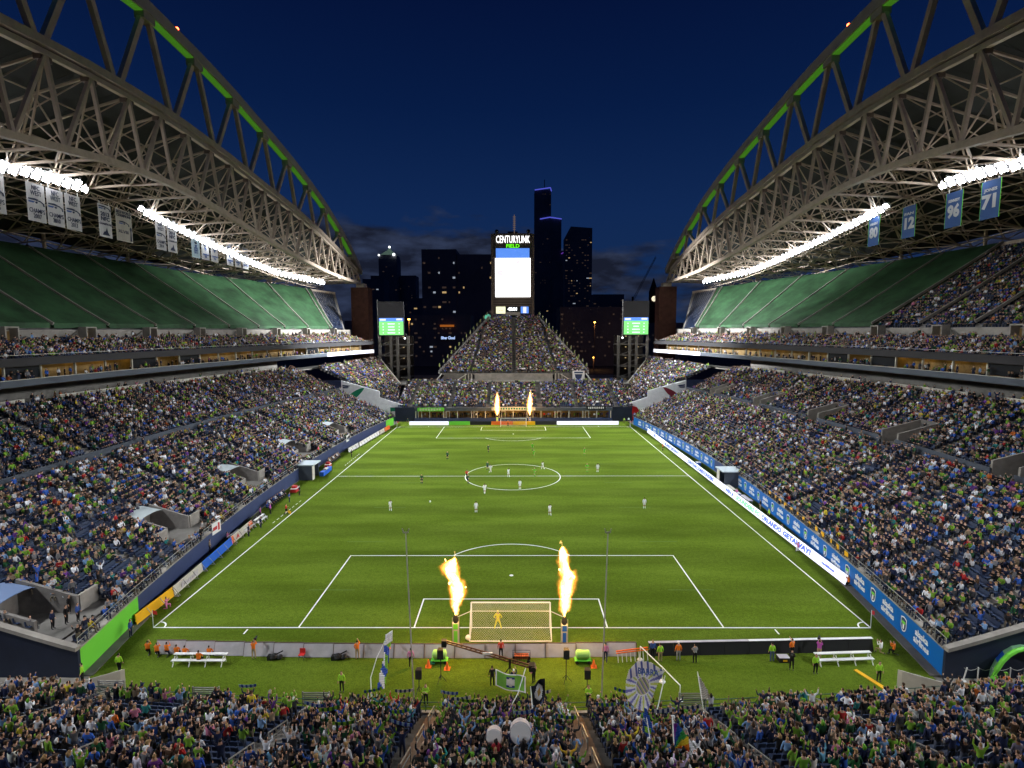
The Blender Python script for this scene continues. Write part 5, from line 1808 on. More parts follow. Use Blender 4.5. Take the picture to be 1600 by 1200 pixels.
for k in range(8):
    a0, a1 = PI * k / 8, PI * (k + 1) / 8
    g.hexa([(5 * math.cos(a0), 0, 3 * math.sin(a0)), (5 * math.cos(a1), 0, 3 * math.sin(a1)), (5 * math.cos(a1), 6, 3 * math.sin(a1)), (5 * math.cos(a0), 6, 3 * math.sin(a0))],
           [(5.4 * math.cos(a0), 0, 3.4 * math.sin(a0)), (5.4 * math.cos(a1), 0, 3.4 * math.sin(a1)), (5.4 * math.cos(a1), 6, 3.4 * math.sin(a1)), (5.4 * math.cos(a0), 6, 3.4 * math.sin(a0))])
g.build('shell', mat('canopy_glow', (.4, .4, .45), emit=(.45, .5, .7), es=.5), sgn)
# string of white lights on the right (vertical sign)
for k, (x, z) in enumerate(((46.0, 34), (46.1, 31), (46.6, 28.5), (46.2, 26), (46.7, 23), (46.3, 20), (46.4, 17))):
    pass

# ------------------------------------------------------------------ goals
net_m = mat('net_cord', (.6, .58, .5), .7)
for (y0, d, lab) in ((0, -1, 'white goal with box net at the near end, between the two flames'), (PL, 1, 'white goal with box net at the far end')):
    gl = thing('goal', lab, 'goal', (0, y0, 0))
    H, HWD, dp, dt = 2.44, 3.72, 2.35, 1.25
    g = MB()
    for q in (-1, 1): g.tube([(q * HWD, 0, 0), (q * HWD, 0, H + .06)], .07, 8)
    g.tube([(-HWD, 0, H + .06), (HWD, 0, H + .06)], .07, 8)
    g.build('goal_frame', M['white'], gl)
    g = MB()
    for q in (-1, 1):
        g.tube([(q * HWD, 0, H), (q * (HWD - .05), d * dt, H - .12), (q * HWD, d * dp, .05)], .035, 6)
        g.tube([(q * HWD, 0, .04), (q * HWD, d * dp, .04)], .035, 6)
    g.tube([(-HWD, d * dp, .06), (HWD, d * dp, .06)], .05, 6)
    g.tube([(-HWD, d * dt, H - .12), (HWD, d * dt, H - .12)], .025, 6)
    g.build('back_frame', M['white'], gl)
    # net: crossing diagonals on top, back and sides
    g = MB()
    th = .0055 if y0 == 0 else .012

    def netpanel(O, Uv, Vv, lu, lv, step):
        O = Vector(O); Uv = Vector(Uv).normalized(); Vv = Vector(Vv).normalized()
        for sg_ in (1, -1):
            c = -lv
            while c < lu:
                # line u - sg*v = const
                ps = []
                if sg_ == 1:
                    u0 = max(0, c); v0 = u0 - c; u1 = min(lu, c + lv); v1 = u1 - c
                else:
                    u0 = max(0, c); v0 = lv - (u0 - c); u1 = min(lu, c + lv); v1 = lv - (u1 - c)
                if u1 - u0 > .02: g.bar(O + Uv * u0 + Vv * v0, O + Uv * u1 + Vv * v1, th * 2, th)
                c += step
    st_ = .21 if y0 == 0 else .4
    netpanel((-HWD, 0, H), (1, 0, 0), (0, d * dt, -.12), 2 * HWD, math.hypot(dt, .12), st_)
    netpanel((-HWD, d * dt, H - .12), (1, 0, 0), (0, d * (dp - dt), -(H - .17)), 2 * HWD, math.hypot(dp - dt, H - .17), st_)
    for q in (-1, 1): netpanel((q * HWD, 0, .03), (0, d, 0), (0, 0, 1), (dt + .2), H - .1, st_)
    o = g.build('net', net_m, gl); o['kind'] = 'stuff'
    if y0 == 0:
        g = MB()
        for q in (-1, 1): g.bar((q * HWD, d * dt, H - .15), (q * 4.75, d * 2.6, 2.5), .04)
        g.build('tie_rope', M['cream'], gl)

# tall net poles behind the near goal
for x, lab in ((-7.2, 'left'), (6.9, 'right')):
    pl = thing('net_pole', 'very tall thin net pole standing %s of the near goal' % lab, 'pole', (x, -10.6, 0))
    g = MB(); g.tube([(0, 0, 0), (-.35 if x < 0 else .3, 0, 13.4)], [.055, .04], 6); g.build('shaft', M['concrete'], pl)
    g = MB(); g.bar((-.55 if x < 0 else .1, 0, 13.4), (-.15 if x < 0 else .5, 0, 13.4), .08); g.bar((-.5 if x < 0 else .15, 0, 13.4), (-.6 if x < 0 else .05, 0, 13.7), .05); g.bar((-.2 if x < 0 else .45, 0, 13.4), (-.1 if x < 0 else .55, 0, 13.7), .05); g.build('head_bracket', M['concrete'], pl)

# ------------------------------------------------------------------ flame cannons
def flame_mat(name, c0, c1, es):
    m = bpy.data.materials.new(name); m.use_nodes = True
    nt = m.node_tree; b = nt.nodes['Principled BSDF']
    b.inputs['Base Color'].default_value = (0, 0, 0, 1)
    tc = nd(nt, 'ShaderNodeTexCoord'); no = nd(nt, 'ShaderNodeTexNoise'); no.inputs['Scale'].default_value = 1.6; no.inputs['Detail'].default_value = 4
    nt.links.new(tc.outputs['Object'], no.inputs['Vector'])
    lw = nd(nt, 'ShaderNodeLayerWeight'); lw.inputs['Blend'].default_value = .35
    ad = nd(nt, 'ShaderNodeMath', operation='ADD'); nt.links.new(lw.outputs['Facing'], ad.inputs[0])
    mr = nd(nt, 'ShaderNodeMapRange'); mr.inputs['From Min'].default_value = .35; mr.inputs['From Max'].default_value = .7; mr.inputs['To Min'].default_value = -.2; mr.inputs['To Max'].default_value = .5
    nt.links.new(no.outputs['Fac'], mr.inputs[0]); nt.links.new(mr.outputs[0], ad.inputs[1])
    cr_ = nd(nt, 'ShaderNodeValToRGB')
    cr_.color_ramp.elements[0].position = .35; cr_.color_ramp.elements[0].color = (*c0, 1)
    cr_.color_ramp.elements[1].position = 1.0; cr_.color_ramp.elements[1].color = (*c1, 1)
    nt.links.new(ad.outputs[0], cr_.inputs[0]); nt.links.new(cr_.outputs[0], b.inputs['Emission Color'])
    b.inputs['Emission Strength'].default_value = es
    return m


M['flame'] = flame_mat('flame_core', (1.0, .74, .26), (1.0, .36, .02), 4.0)


def fringe_mat(height, wmax, prof, seed):
    """hot gas round the core: emission volume following the flame's own axis and width"""
    m = bpy.data.materials.new('flame_fringe'); m.use_nodes = True
    nt = m.node_tree; nt.nodes.clear()
    out = nd(nt, 'ShaderNodeOutputMaterial')
    em = nd(nt, 'ShaderNodeEmission')
    tc = nd(nt, 'ShaderNodeTexCoord')
    sp = nd(nt, 'ShaderNodeSeparateXYZ')

    def math_(op, a_, b_=None, clamp=False):
        n_ = nd(nt, 'ShaderNodeMath', operation=op); n_.use_clamp = clamp
        for i_, v_ in enumerate((a_, b_)):
            if v_ is None: continue
            if isinstance(v_, (int, float)): n_.inputs[i_].default_value = v_
            else: nt.links.new(v_, n_.inputs[i_])
        return n_.outputs[0]
    # turbulent displacement of the lookup point
    no = nd(nt, 'ShaderNodeTexNoise'); no.inputs['Scale'].default_value = 1.25; no.inputs['Detail'].default_value = 4; no.inputs['Roughness'].default_value = .6
    mp = nd(nt, 'ShaderNodeMapping'); mp.inputs['Location'].default_value = (seed, seed * .7, 0); mp.inputs['Scale'].default_value = (1, 1, .75)
    nt.links.new(tc.outputs['Object'], mp.inputs[0]); nt.links.new(mp.outputs[0], no.inputs['Vector'])
    vs_ = nd(nt, 'ShaderNodeVectorMath', operation='SUBTRACT'); nt.links.new(no.outputs['Color'], vs_.inputs[0]); vs_.inputs[1].default_value = (.5, .5, .5)
    vm = nd(nt, 'ShaderNodeVectorMath', operation='SCALE'); nt.links.new(vs_.outputs[0], vm.inputs[0]); vm.inputs['Scale'].default_value = 1.9 * wmax
    va = nd(nt, 'ShaderNodeVectorMath', operation='ADD'); nt.links.new(tc.outputs['Object'], va.inputs[0]); nt.links.new(vm.outputs[0], va.inputs[1])
    nt.links.new(va.outputs[0], sp.inputs[0])
    u = math_('DIVIDE', sp.outputs['Z'], height, True)

    def curve(vals, lo, hi):
        fc = nd(nt, 'ShaderNodeFloatCurve'); c = fc.mapping.curves[0]
        pts = [(p[0], (v - lo) / (hi - lo)) for p, v in zip(prof, vals)]
        c.points[0].location = pts[0]; c.points[1].location = pts[-1]
        for p in pts[1:-1]: c.points.new(*p)
        fc.mapping.update(); nt.links.new(u, fc.inputs['Value'])
        return math_('ADD', math_('MULTIPLY', fc.outputs[0], hi - lo), lo)
    cx = curve([p[1] for p in prof], -1, 1)
    rr = curve([max(p[2], .1) * wmax for p in prof], 0, 1)
    dx = math_('SUBTRACT', sp.outputs['X'], cx)
    d = math_('SQRT', math_('ADD', math_('MULTIPLY', dx, dx), math_('MULTIPLY', sp.outputs['Y'], sp.outputs['Y'])))
    q = math_('DIVIDE', d, rr)
    mr = nd(nt, 'ShaderNodeMapRange'); mr.inputs['From Min'].default_value = 1.6; mr.inputs['From Max'].default_value = .35; mr.inputs['To Min'].default_value = 0; mr.inputs['To Max'].default_value = 1
    nt.links.new(q, mr.inputs[0])
    hotn = math_('POWER', mr.outputs[0], 2.6)
    cr_ = nd(nt, 'ShaderNodeValToRGB')
    cr_.color_ramp.elements[0].position = .0; cr_.color_ramp.elements[0].color = (1, .26, .01, 1)
    cr_.color_ramp.elements[1].position = .8; cr_.color_ramp.elements[1].color = (1, .68, .24, 1)
    nt.links.new(hotn, cr_.inputs[0]); nt.links.new(cr_.outputs[0], em.inputs['Color'])
    nt.links.new(math_('MULTIPLY', hotn, 8.0 / wmax), em.inputs['Strength'])
    nt.links.new(em.outputs[0], out.inputs['Volume'])
    return m


def flame(name, base, height, wmax, seed, label, prof, fringe=True):
    f = thing(name, label, 'flame', base)
    r_ = random.Random(seed)
    me = bpy.data.meshes.new('core')
    bm = bmesh.new()
    nz, nr = 46, 20
    rings = []
    for i in range(nz + 1):
        u = i / nz
        cx = float(np.interp(u, [p[0] for p in prof], [p[1] for p in prof])); rr = float(np.interp(u, [p[0] for p in prof], [p[2] for p in prof])) * wmax * .68
        ring = []
        for k in range(nr):
            a = 2 * PI * k / nr
            n1 = noise.noise(Vector((math.cos(a) * .9, math.sin(a) * .9 + seed, u * height * 1.1)))
            n2 = noise.noise(Vector((math.cos(a) * 2.2, math.sin(a) * 2.2 + seed, u * height * 2.9)))
            q = rr * (1 + min(1, u * 3.5) * (.50 * n1 + .42 * n2)) + .01
            ring.append(bm.verts.new((cx + q * math.cos(a), q * math.sin(a), u * height)))
        rings.append(ring)
    for i in range(nz):
        for k in range(nr): bm.faces.new((rings[i][k], rings[i][(k + 1) % nr], rings[i + 1][(k + 1) % nr], rings[i + 1][k]))
    bm.faces.new(rings[0][::-1]); bm.faces.new(rings[-1])
    # loose licks of fire
    for q in range(4):
        u = r_.uniform(.45, .95)
        cx = float(np.interp(u, [p[0] for p in prof], [p[1] for p in prof]))
        a = r_.uniform(0, 2 * PI); d = wmax * r_.uniform(.7, 1.0)
        bmesh.ops.create_icosphere(bm, subdivisions=2, radius=wmax * r_.uniform(.08, .18), matrix=Matrix.Translation((cx + d * math.cos(a), d * math.sin(a), u * height)) @ Matrix.Diagonal((1, 1, r_.uniform(1.1, 1.9), 1)))
    for v in bm.verts:
        v.co += Vector((noise.noise(v.co * 3.1), noise.noise(v.co * 3.1 + Vector((9, 0, 0))), 0)) * .12 * min(1, v.co.z * 1.5)
    for fc in bm.faces: fc.smooth = True
    bm.to_mesh(me); bm.free()
    me.materials.append(M['flame'])
    part('core', me, f)
    g = MB()
    sgm = 12
    zz = [height * k / sgm for k in range(sgm + 1)] + [height * 1.1]
    cxs = [float(np.interp(z_ / height, [p[0] for p in prof], [p[1] for p in prof])) for z_ in zz]
    rrs = [max(.16, float(np.interp(z_ / height, [p[0] for p in prof], [max(p[2], .3) for p in prof]))) * wmax * 2.1 for z_ in zz]
    rrs[0] = .2
    g.tube(list(zip(cxs, [0] * len(zz), zz)), rrs, 14)
    fm = fringe_mat(height, wmax, prof, seed)
    fme = g.mesh('fringe', fm)
    bm = bmesh.new(); bm.from_mesh(fme); bmesh.ops.recalc_face_normals(bm, faces=bm.faces); bm.to_mesh(fme); bm.free()
    part('fringe', fme, f)
    return f


flame('flame', (-4.9, -2.7, 2.75), 5.3, .70, 3, 'tall white-hot flame bursting from the cannon left of the near goal',
      [(0, 0, .12), (.12, .0, .38), (.35, .25, .85), (.5, .22, .95), (.62, .0, .62), (.72, -.35, .75), (.86, -.40, .95), (.95, -.15, .55), (1, .0, .1)])
flame('flame', (4.8, -3.0, 2.75), 6.4, .66, 8, 'tall white-hot flame bursting from the cannon right of the near goal',
      [(0, 0, .12), (.12, .0, .5), (.3, .1, .8), (.45, .15, .9), (.6, .30, .95), (.72, .0, .55), (.85, -.12, .7), (.93, -.2, .55), (1, -.25, .1)])
flame('flame', (-4.9, 112.0, 2.6), 6.3, .75, 12, 'distant flame left of the far goal', [(0, 0, .2), (.3, 0, .9), (.6, 0, .9), (1, .1, .3)], False)
flame('flame', (4.9, 112.0, 2.6), 7.0, .75, 15, 'distant flame right of the far goal', [(0, 0, .2), (.3, -.1, .8), (.6, 0, .9), (.8, .1, .5), (1, .1, .2)], False)
for x, y, e in ((-4.9, -2.7, 1), (4.8, -3.0, 1), (-4.9, 112, 1.3), (4.9, 112, 1.3)):
    for z in (4.2, 6.8):
        point('flame_light', (x, y - (.9 if y < 50 else 1.2), z), 950 * e, (1.0, .52, .14), .5)
for x, y, lab, c in ((-4.9, -2.7, 'flame cannon pylon wrapped in grey and green left of the near goal', 'lime'), (4.8, -3.0, 'flame cannon pylon wrapped in white and blue right of the near goal', 'blue2'),
                  (-4.9, 112, 'flame cannon pylon left of the far goal', 'lime'), (4.9, 112, 'flame cannon pylon right of the far goal', 'blue2')):
    f = thing('flame_cannon', lab, 'flame machine', (x, y, 0))
    g = MB(); g.box(-.26, .26, -.2, .2, 0, 2.05); g.build('wrapped_post', M['cream'], f)
    g = MB(); g.box(-.20, .20, -.215, -.203, 1.5, 2.0); g.box(-.16, .16, -.215, -.203, .1, 1.35); g.build('printed_panel', [M[c]], f)
    for q in (-1, 1):
        g = MB(); g.bar((q * .30, 0, 0), (q * .30, 0, 2.5), .05); g.build('stand_rail', M['rail'], f)
    g = MB(); g.tube([(0, 0, 2.06), (0, 0, 2.3), (0, 0, 2.7)], [.2, .24, .17], 10); g.build('burner', M['black'], f)

# ------------------------------------------------------------------ advertising boards
def board(name, p, q, z0, z1, m, label, lean=.12, parent=None, cat='advertising board', th=.08, group=None):
    p = Vector((*p, 0)); q = Vector((*q, 0)); d = (q - p); L = d.length
    o = thing(name, label, cat, p, math.atan2(d.y, d.x), group)
    g = MB(); g.hexa([(0, 0, z0), (L, 0, z0), (L, th, z0), (0, th, z0)], [(0, lean, z1), (L, lean, z1), (L, lean + th, z1), (0, lean + th, z1)]); g.build('face', m, o)
    g = MB()
    for k in range(int(L / 2) + 1):
        a = min(k * 2 + .1, L - .05)
        g.bar((a, th + .02, z0), (a, th + .55, z0), .05); g.bar((a, th + .5, z0), (a, lean + th + .03, z1 - .1), .05)
    g.build('prop', M['rail'], o)
    return o


LB = [(-35.9, .4, -35.9, 6.1, 'yellow', 'plain amber-yellow advertising board at the near left corner', None), (-35.9, 6.2, -36.3, 12.2, 'cream', 'pale advertising board with grey script beside the amber one', 'card'),
      (-36.3, 12.3, -36.9, 20, 'blue2', 'plain blue advertising board on the left touchline', None), (-37, 20.1, -37.4, 26.6, 'cream', 'white board with orange ends and a red mark on the left touchline', 'A'),
      (-37.4, 26.7, -38.0, 30.5, 'black', 'dark advertising board near the left bench', None), (-38.0, 74, -37.4, 80.0, 'white', 'short white board on the far left touchline', None),
      (-37.3, 80.5, -36.3, 95.5, 'white', 'long white board on the far left touchline', None), (-36.2, 95.6, -35.9, 100, 'cream', 'pink and white board towards the far left corner', None),
      (-35.85, 100.1, -35.5, 104.5, 'orange', 'orange board at the far left corner', None)]
for x0, y0, x1, y1, m, lab, tx in LB:
    o = board('advertising_board', (x1, y1), (x0, y0), .02, 1.02, M['white'] if m == 'white' else M[m], lab, lean=-.15)
    # face towards the pitch: board local -y is towards +x because p->q runs towards the camera
    o.rotation_euler = (0, 0, math.atan2(y0 - y1, x0 - x1)); L = math.hypot(x1 - x0, y1 - y0)
    if tx:
        for ch in o.children:
            if ch.name.startswith('face'): pass
        text_obj('A' if tx == 'A' else 'Emerald', .8, M['red'] if tx == 'A' else M['grey'], 'lettering', o, (L * (.75 if tx == 'A' else .5), .12 , .52), (PI / 2, 0, PI), width=.9 if tx == 'A' else 3.4)
    if tx == 'A':
        g = MB(); g.poly([(.0, .0895, .05), (1.1, .0895, .05), (1.1, -.0605, .99), (0, -.0605, .99)]); g.poly([(L - .7, .0895, .05), (L, .0895, .05), (L, -.0605, .99), (L - .7, -.0605, .99)]); g.build('orange_end', M['orange'], o)
# right LED run, panel by panel
led = thing('led_board_run', 'white LED advertising run along the right touchline reading WIN A SOUNDERS FC ORLANDO GETAWAY', 'advertising board', (36.7, 8.5, 0))
n = 30; L0, L1 = 8.5, 98.0
for k in range(n):
    a = (L1 - L0) * k / n; b = (L1 - L0) * (k + 1) / n
    g = MB(); g.hexa([(0, a + .01, .08), (.12, a + .01, .08), (.12, b - .01, .08), (0, b - .01, .08)], [(.22, a + .01, 1.12), (.34, a + .01, 1.12), (.34, b - .01, 1.12), (.22, b - .01, 1.12)]); g.build('led_panel', M['led_white'], led)
    g = MB(); g.box(-.03, .4, a, b, 0, .075); g.build('base_rail', M['black'], led)
tilt = math.atan2(.22, 1.04)


def ledtext(s_, ymid, w, m, size=.85):
    text_obj(s_, size, m, 'lettering', led, (.105 - .02, ymid - 8.5, .6), (PI / 2 - 0.0, 0, -PI / 2), width=w, fat=.05, depth=.006).rotation_euler = (Matrix.Rotation(-PI / 2, 4, 'Z') @ Matrix.Rotation(PI / 2 - tilt, 4, 'X')).to_euler()


ledtext('GETAWAY!', 19.1, 6.9, M['led_blue_txt']); ledtext('ORLANDO', 26.0, 5.9, M['led_blue_txt']); ledtext('SOUNDERS FC', 33.9, 8.6, M['led_green_txt']); ledtext('WIN A', 41.0, 3.7, M['led_blue_txt'])
ledtext('JOINTEAM.COM/SOUNDERS', 55.8, 15.0, M['led_blue_txt']); ledtext('ORLANDO GETAWAY!', 75.5, 11.5, M['led_blue_txt']); ledtext('WIN A', 90, 3.5, M['led_blue_txt'])
g = MB()
for k in range(10):
    u0, u1 = k / 10, (k + 1) / 10
    f_ = lambda u: (.085 + .16 * (.55 + .25 * math.sin(u * 5.5)) - .02, 6.0 - u * 4.0, .3 + .75 * (.55 + .25 * math.sin(u * 5.5)) * 1.0)
    g.bar(f_(u0), f_(u1), .05)
g.build('logo_swoosh', M['red'], led)
ledtext('vacations', 12.0, 2.6, M['led_blue_txt'], .4)
# far end boards
X = -29.9
for x0, x1, m, lab in ((-31.0, -19.3, 'led_white', 'long white board behind the far goal line at the left'), (-19.2, -13.0, 'lime', 'lime green board behind the far goal line'), (-12.9, -6.6, 'black', 'black board left of the far goal'),
                       (-6.5, -.2, 'orange', 'orange-red board inside the left of the far goal'), (-.1, 6.4, 'yellow', 'amber board inside the right of the far goal'), (6.5, 12.8, 'fascia_dark', 'dark grey board right of the far goal'), (12.9, 31.2, 'led_white', 'long white board behind the far goal line at the right')):
    board('advertising_board', (x0, 110.2), (x1, 110.2), .03, 1.1, M[m], lab, lean=.1)

# ------------------------------------------------------------------ near sideline furniture: low grey panel run, black run, benches
pr_ = thing('panel_run', 'long run of low grey panels behind the near goal line', 'barrier', (-31, -4.3, 0))
xs = [-31 + 2.62 * k for k in range(18)]
for a, b in zip(xs[:-1], xs[1:]):
    if b > 12.0: break
    yo = -.55 * (1 - ((a + 8) / 23.) ** 2)
    g = MB(); g.hexa([(a + 31 + .03, yo, 0.03), (b + 31 - .03, yo, .03), (b + 31 - .03, yo + .12, .03), (a + 31 + .03, yo + .12, .03)], [(a + 31 + .03, yo + .35, 1.05), (b + 31 - .03, yo + .35, 1.05), (b + 31 - .03, yo + .47, 1.05), (a + 31 + .03, yo + .47, 1.05)])
    g.build('panel', M['grey'], pr_)
    g = MB(); g.bar((b + 31, yo - .02, 0), (b + 31, yo + .33, 1.06), .06); g.bar((a + 31, yo + .40, 1.09), (b + 31, yo + .40, 1.09), .07); g.build('edge_strip', M['steel_dark'], pr_)
br = thing('board_back', 'black back of a long advertising board run behind the near goal line at the right', 'advertising board', (12, -4.6, 0))
for k in range(9):
    a = k * 2.2; b = a + 2.17; y_ = lambda t: .05 + .035 * t
    g = MB(); g.hexa([(a, y_(a), 0.02), (b, y_(b), .02), (b, y_(b) + .1, .02), (a, y_(a) + .1, .02)], [(a, y_(a) + .3, 1.05), (b, y_(b) + .3, 1.05), (b, y_(b) + .4, 1.05), (a, y_(a) + .4, 1.05)]); g.build('panel', M['black'], br)
    g = MB(); g.hexa([(a, y_(a) + .22, 1.06), (b + .03, y_(b) + .22, 1.06), (b + .03, y_(b) + .5, 1.06), (a, y_(a) + .5, 1.06)], [(a, y_(a) + .22, 1.1), (b + .03, y_(b) + .22, 1.1), (b + .03, y_(b) + .5, 1.1), (a, y_(a) + .5, 1.1)]); g.build('top_rail', M['grey'] if k < 4 else M['white'], br)


def bench(x, y, rz, L, lab, grp='white bleacher benches behind the near goal line'):
    b = thing('bench', lab, 'bench', (x, y, 0), rz, grp)
    for yy_, zz, ww in ((0, .75, .32), (-.42, .42, .34)):
        for q in range(2):
            g = MB(); g.box(-L / 2, L / 2, yy_ + q * ww / 2, yy_ + q * ww / 2 + ww / 2 - .015, zz, zz + .05); g.build('plank', M['white'], b)
    for k in range(4):
        a = -L / 2 + .2 + (L - .4) * k / 3
        g = MB(); g.bar((a, .25, 0), (a, .1, .75), .05); g.bar((a, -.55, 0), (a, -.1, .72), .05); g.bar((a, -.5, .4), (a, .15, .4), .04); g.build('leg', M['white'], b)
    return b


bench(-26.3, -5.55, .0, 4.5, 'white two-tier bench with two people in orange at the near left')
bench(28.2, -5.35, .055, 4.9, 'empty white two-tier bench at the near right')
for k in range(3):
    x, y = -37.6 + k * .25, 22.0 + k * 3.2
    bench(x, y, PI / 2, 2.9, ['long white bench on the left touchline behind the orange-ended board', 'white bench further up the left touchline', 'third white bench up the left touchline'][k], 'white benches on the left touchline')

# corner flags
for x, y, lab in ((-34, 0, 'near left'), (34, 0, 'near right'), (-34, PL, 'far left'), (34, PL, 'far right')):
    f = thing('corner_flag', 'corner flag pole at the %s corner of the pitch' % lab, 'flag', (x, y, 0))
    g = MB(); g.tube([(0, 0, 0), (0, 0, 1.75)], .03 if y < 5 else .06, 6); g.build('pole', M['white'], f)
    g = MB(); g.hexa([(.03, 0, 1.35), (.38, .1, 1.2), (.38, .12, 1.2), (.03, .02, 1.35)], [(.03, 0, 1.74), (.36, .1, 1.55), (.36, .12, 1.55), (.03, .02, 1.74)]); g.build('cloth', M['red'], f)
g = MB(); g.ball((0, 0, .15), .15, 12)
o = g.build('football', M['white'], smooth=True); o.location = (-13.5, 37.6, 0); tag(o, 'white football lying on the grass left of the centre circle', 'ball')

# dugout shelters
for x, y, lab, rz in ((-39.0, 52.6, 'grey tunnel shelter with pale flat roof on the left touchline', 0), (39.0, 47.5, 'grey tunnel shelter with pale flat roof on the right touchline', PI)):
    d = thing('tunnel_shelter', lab, 'shelter', (x, y, 0), rz)
    g = MB(); g.box(-2.6, 1.6, -1.9, 1.9, 2.75, 2.95); g.build('roof', mat('pale_roof', (.45, .52, .56), .6) if rz == 0 else bpy.data.materials['pale_roof'], d)
    for q in (-1, 1):
        g = MB(); g.box(-2.2, 1.2, q * 1.7 - .08, q * 1.7 + .08, 0, 2.74); g.build('side_wall', M['fascia'], d)
    g = MB(); g.box(-2.3, -2.2, -1.6, 1.6, 0, 2.74); g.build('back_wall', M['black'], d)
    g = MB(); g.box(1.21, 1.3, -1.75, -.6, 0, 2.7); g.build('door', M['cream'], d)

# ------------------------------------------------------------------ near stand (behind the near goal, rising towards the camera)
def NF(x): return -12.8 + 2.0 * (min(abs(x), 38) / 33.0) ** 2      # front line
TR, RI = .84, .38
NN = 26
def npt(x, r): return NF(x) - TR * r, .78 + RI * r


ns = thing('near_stand', 'lower rows of the stand in the foreground, in front of the near goal', 'grandstand', (0, -12.7, 0))
OX = Vector((0, -12.7, 0))
xs = [-52 + 2 * k for k in range(53)]


class NMB(MB):
    def build(self, *a, **k):
        self.v = [(x, y + 12.7, z) for x, y, z in self.v]
        return MB.build(self, *a, **k)


NAIS = [-46.5, -38, -29.8, -22.3, -14.0, -5.3, 4.6, 13.2, 22.0, 30.6, 39.4, 47]
g = NMB()
for r in range(NN):
    for a, b in zip(xs[:-1], xs[1:]):
        ya, z = npt(a, r); yb, _ = npt(b, r)
        g.poly([(a, ya, z), (a, ya - TR, z), (b, yb - TR, z), (b, yb, z)])
        g.poly([(a, ya, z - RI), (a, ya, z), (b, yb, z), (b, yb, z - RI)])
g.build('terrace', M['concrete_dark'], ns)
for k, ax in enumerate(NAIS):
    g = NMB()
    for r in range(NN):
        y, z = npt(ax, r)
        for h in (0, .5):
            g.box(ax - .55, ax + .55, y - TR * (h + .5) - .0, y - TR * h, z + .003, z + .02 + .19 * h)
    g.build('aisle_step', mat('step_warm', (.34, .22, .14), .85, var=.2) if ax == -5.3 else (bpy.data.materials['step_warm'] if ax == 4.6 else M['concrete']), ns)
    for r0 in (0, 5, 10, 15):
        g = NMB()
        ya, za = npt(ax, r0); yb, zb = npt(ax, r0 + 3)
        g.bar((ax, ya - .3, za + .9), (ax, yb - .3, zb + .9), .06)
        g.bar((ax, ya - .3, za + .0), (ax, ya - .3, za + .9), .06); g.bar((ax, yb - .3, zb), (ax, yb - .3, zb + .9), .06)
        g.bar((ax, ya - .3, za + .5), (ax, yb - .3, zb + .5), .05)
        g.build('aisle_handrail', M['rail'], ns)
# front wall with rail
for a, b in zip(xs[:-1], xs[1:]):
    if abs(a + 1) > 31.5: continue
    ya, yb = NF(a), NF(b)
    g = NMB(); g.hexa([(a, ya, 0), (b, yb, 0), (b, yb + .25, 0), (a, ya + .25, 0)], [(a, ya, .95), (b, yb, .95), (b, yb + .25, .95), (a, ya + .25, .95)]); g.build('front_wall', M['concrete'], ns)
    g = NMB()
    for z in (1.3, 1.65): g.bar((a, ya + .12, z), (b, yb + .12, z), .045)
    g.bar((a, ya + .12, .95), (a, ya + .12, 1.65), .045); g.build('front_rail', mat('rail_green', (.06, .12, .09), .5, .3) if a == -32 else (bpy.data.materials.get('rail_green') or M['rail']), ns)
for ax in (-29.8, -22.3, -14.0, 13.2):
    y = NF(ax) + .3
    g = NMB()
    for k in range(6): g.box(ax - .95, ax + .95, y, y + .05, 1.1 + k * .17, 1.18 + k * .17)
    g.box(ax - 1.0, ax - .93, y - .02, y + .07, .0, 2.1); g.box(ax + .93, ax + 1.0, y - .02, y + .07, .0, 2.1)
    g.build('slatted_gate', M['rail'], ns)
# corner ramps
for q in (-1, 1):
    g = NMB(); g.hexa([(q * 33.2, -11.4, 0), (q * 33.0, -11.2, 0), (q * 30.0, -9.2, 0), (q * 30.2, -9.4, 0)], [(q * 33.2, -11.4, 1.9), (q * 33.0, -11.2, 1.9), (q * 30.0, -9.2, 1.9), (q * 30.2, -9.4, 1.9)]); g.build('ramp_wall', M['cream'], ns)
    g = NMB(); g.box(*sorted((q * 33.2, q * 52)), -10.15, -9.95, 0, 1.1); g.build('corner_wall', M['concrete'], ns)
g = NMB(); g.poly([(-52, -9.9, .02), (-35, -9.9, .02), (-35, -7.5, .02), (-52, -7.5, .02)]); g.poly([(35, -9.9, .02), (52, -9.9, .02), (52, -7.5, .02), (35, -7.5, .02)]); g.build('tunnel_floor', M['concrete'], ns)

# seats + people
pts = []; rz = []; cand = []
for r in range(NN):
    x = -51.5
    while x < 51.5:
        x += .53
        if any(abs(x - a) < .85 for a in NAIS): continue
        y, z = npt(x, r)
        y -= .45
        nx = 2 * 2.0 * x / 33 ** 2 if abs(x) < 38 else 0
        ang = math.atan2(nx, 1) * .8
        pts.append((x, y, z)); rz.append(ang)
        empty = 0.03
        nv = noise.noise(Vector((x * .16, r * .2, 5.0)))
        if nv > .30: empty = .35
        if -30 < x < -23 and r in (2, 3, 4): empty = .92
        if -17 < x < -10 and 9 < r < 13: empty = .8
        if 33 < x: empty += .06
        if x < -33: empty += .06
        if 9.6 < x < 17 and r < 3: empty = .92
        if rng.random() > empty: cand.append((x, y, z, ang, r))
camp = np.array([.44, -48.84, 28.08])
P = np.array(pts); rzA = np.array(rz)
fwd = np.array([-.0053, math.cos(.0993), -math.sin(.0993)])


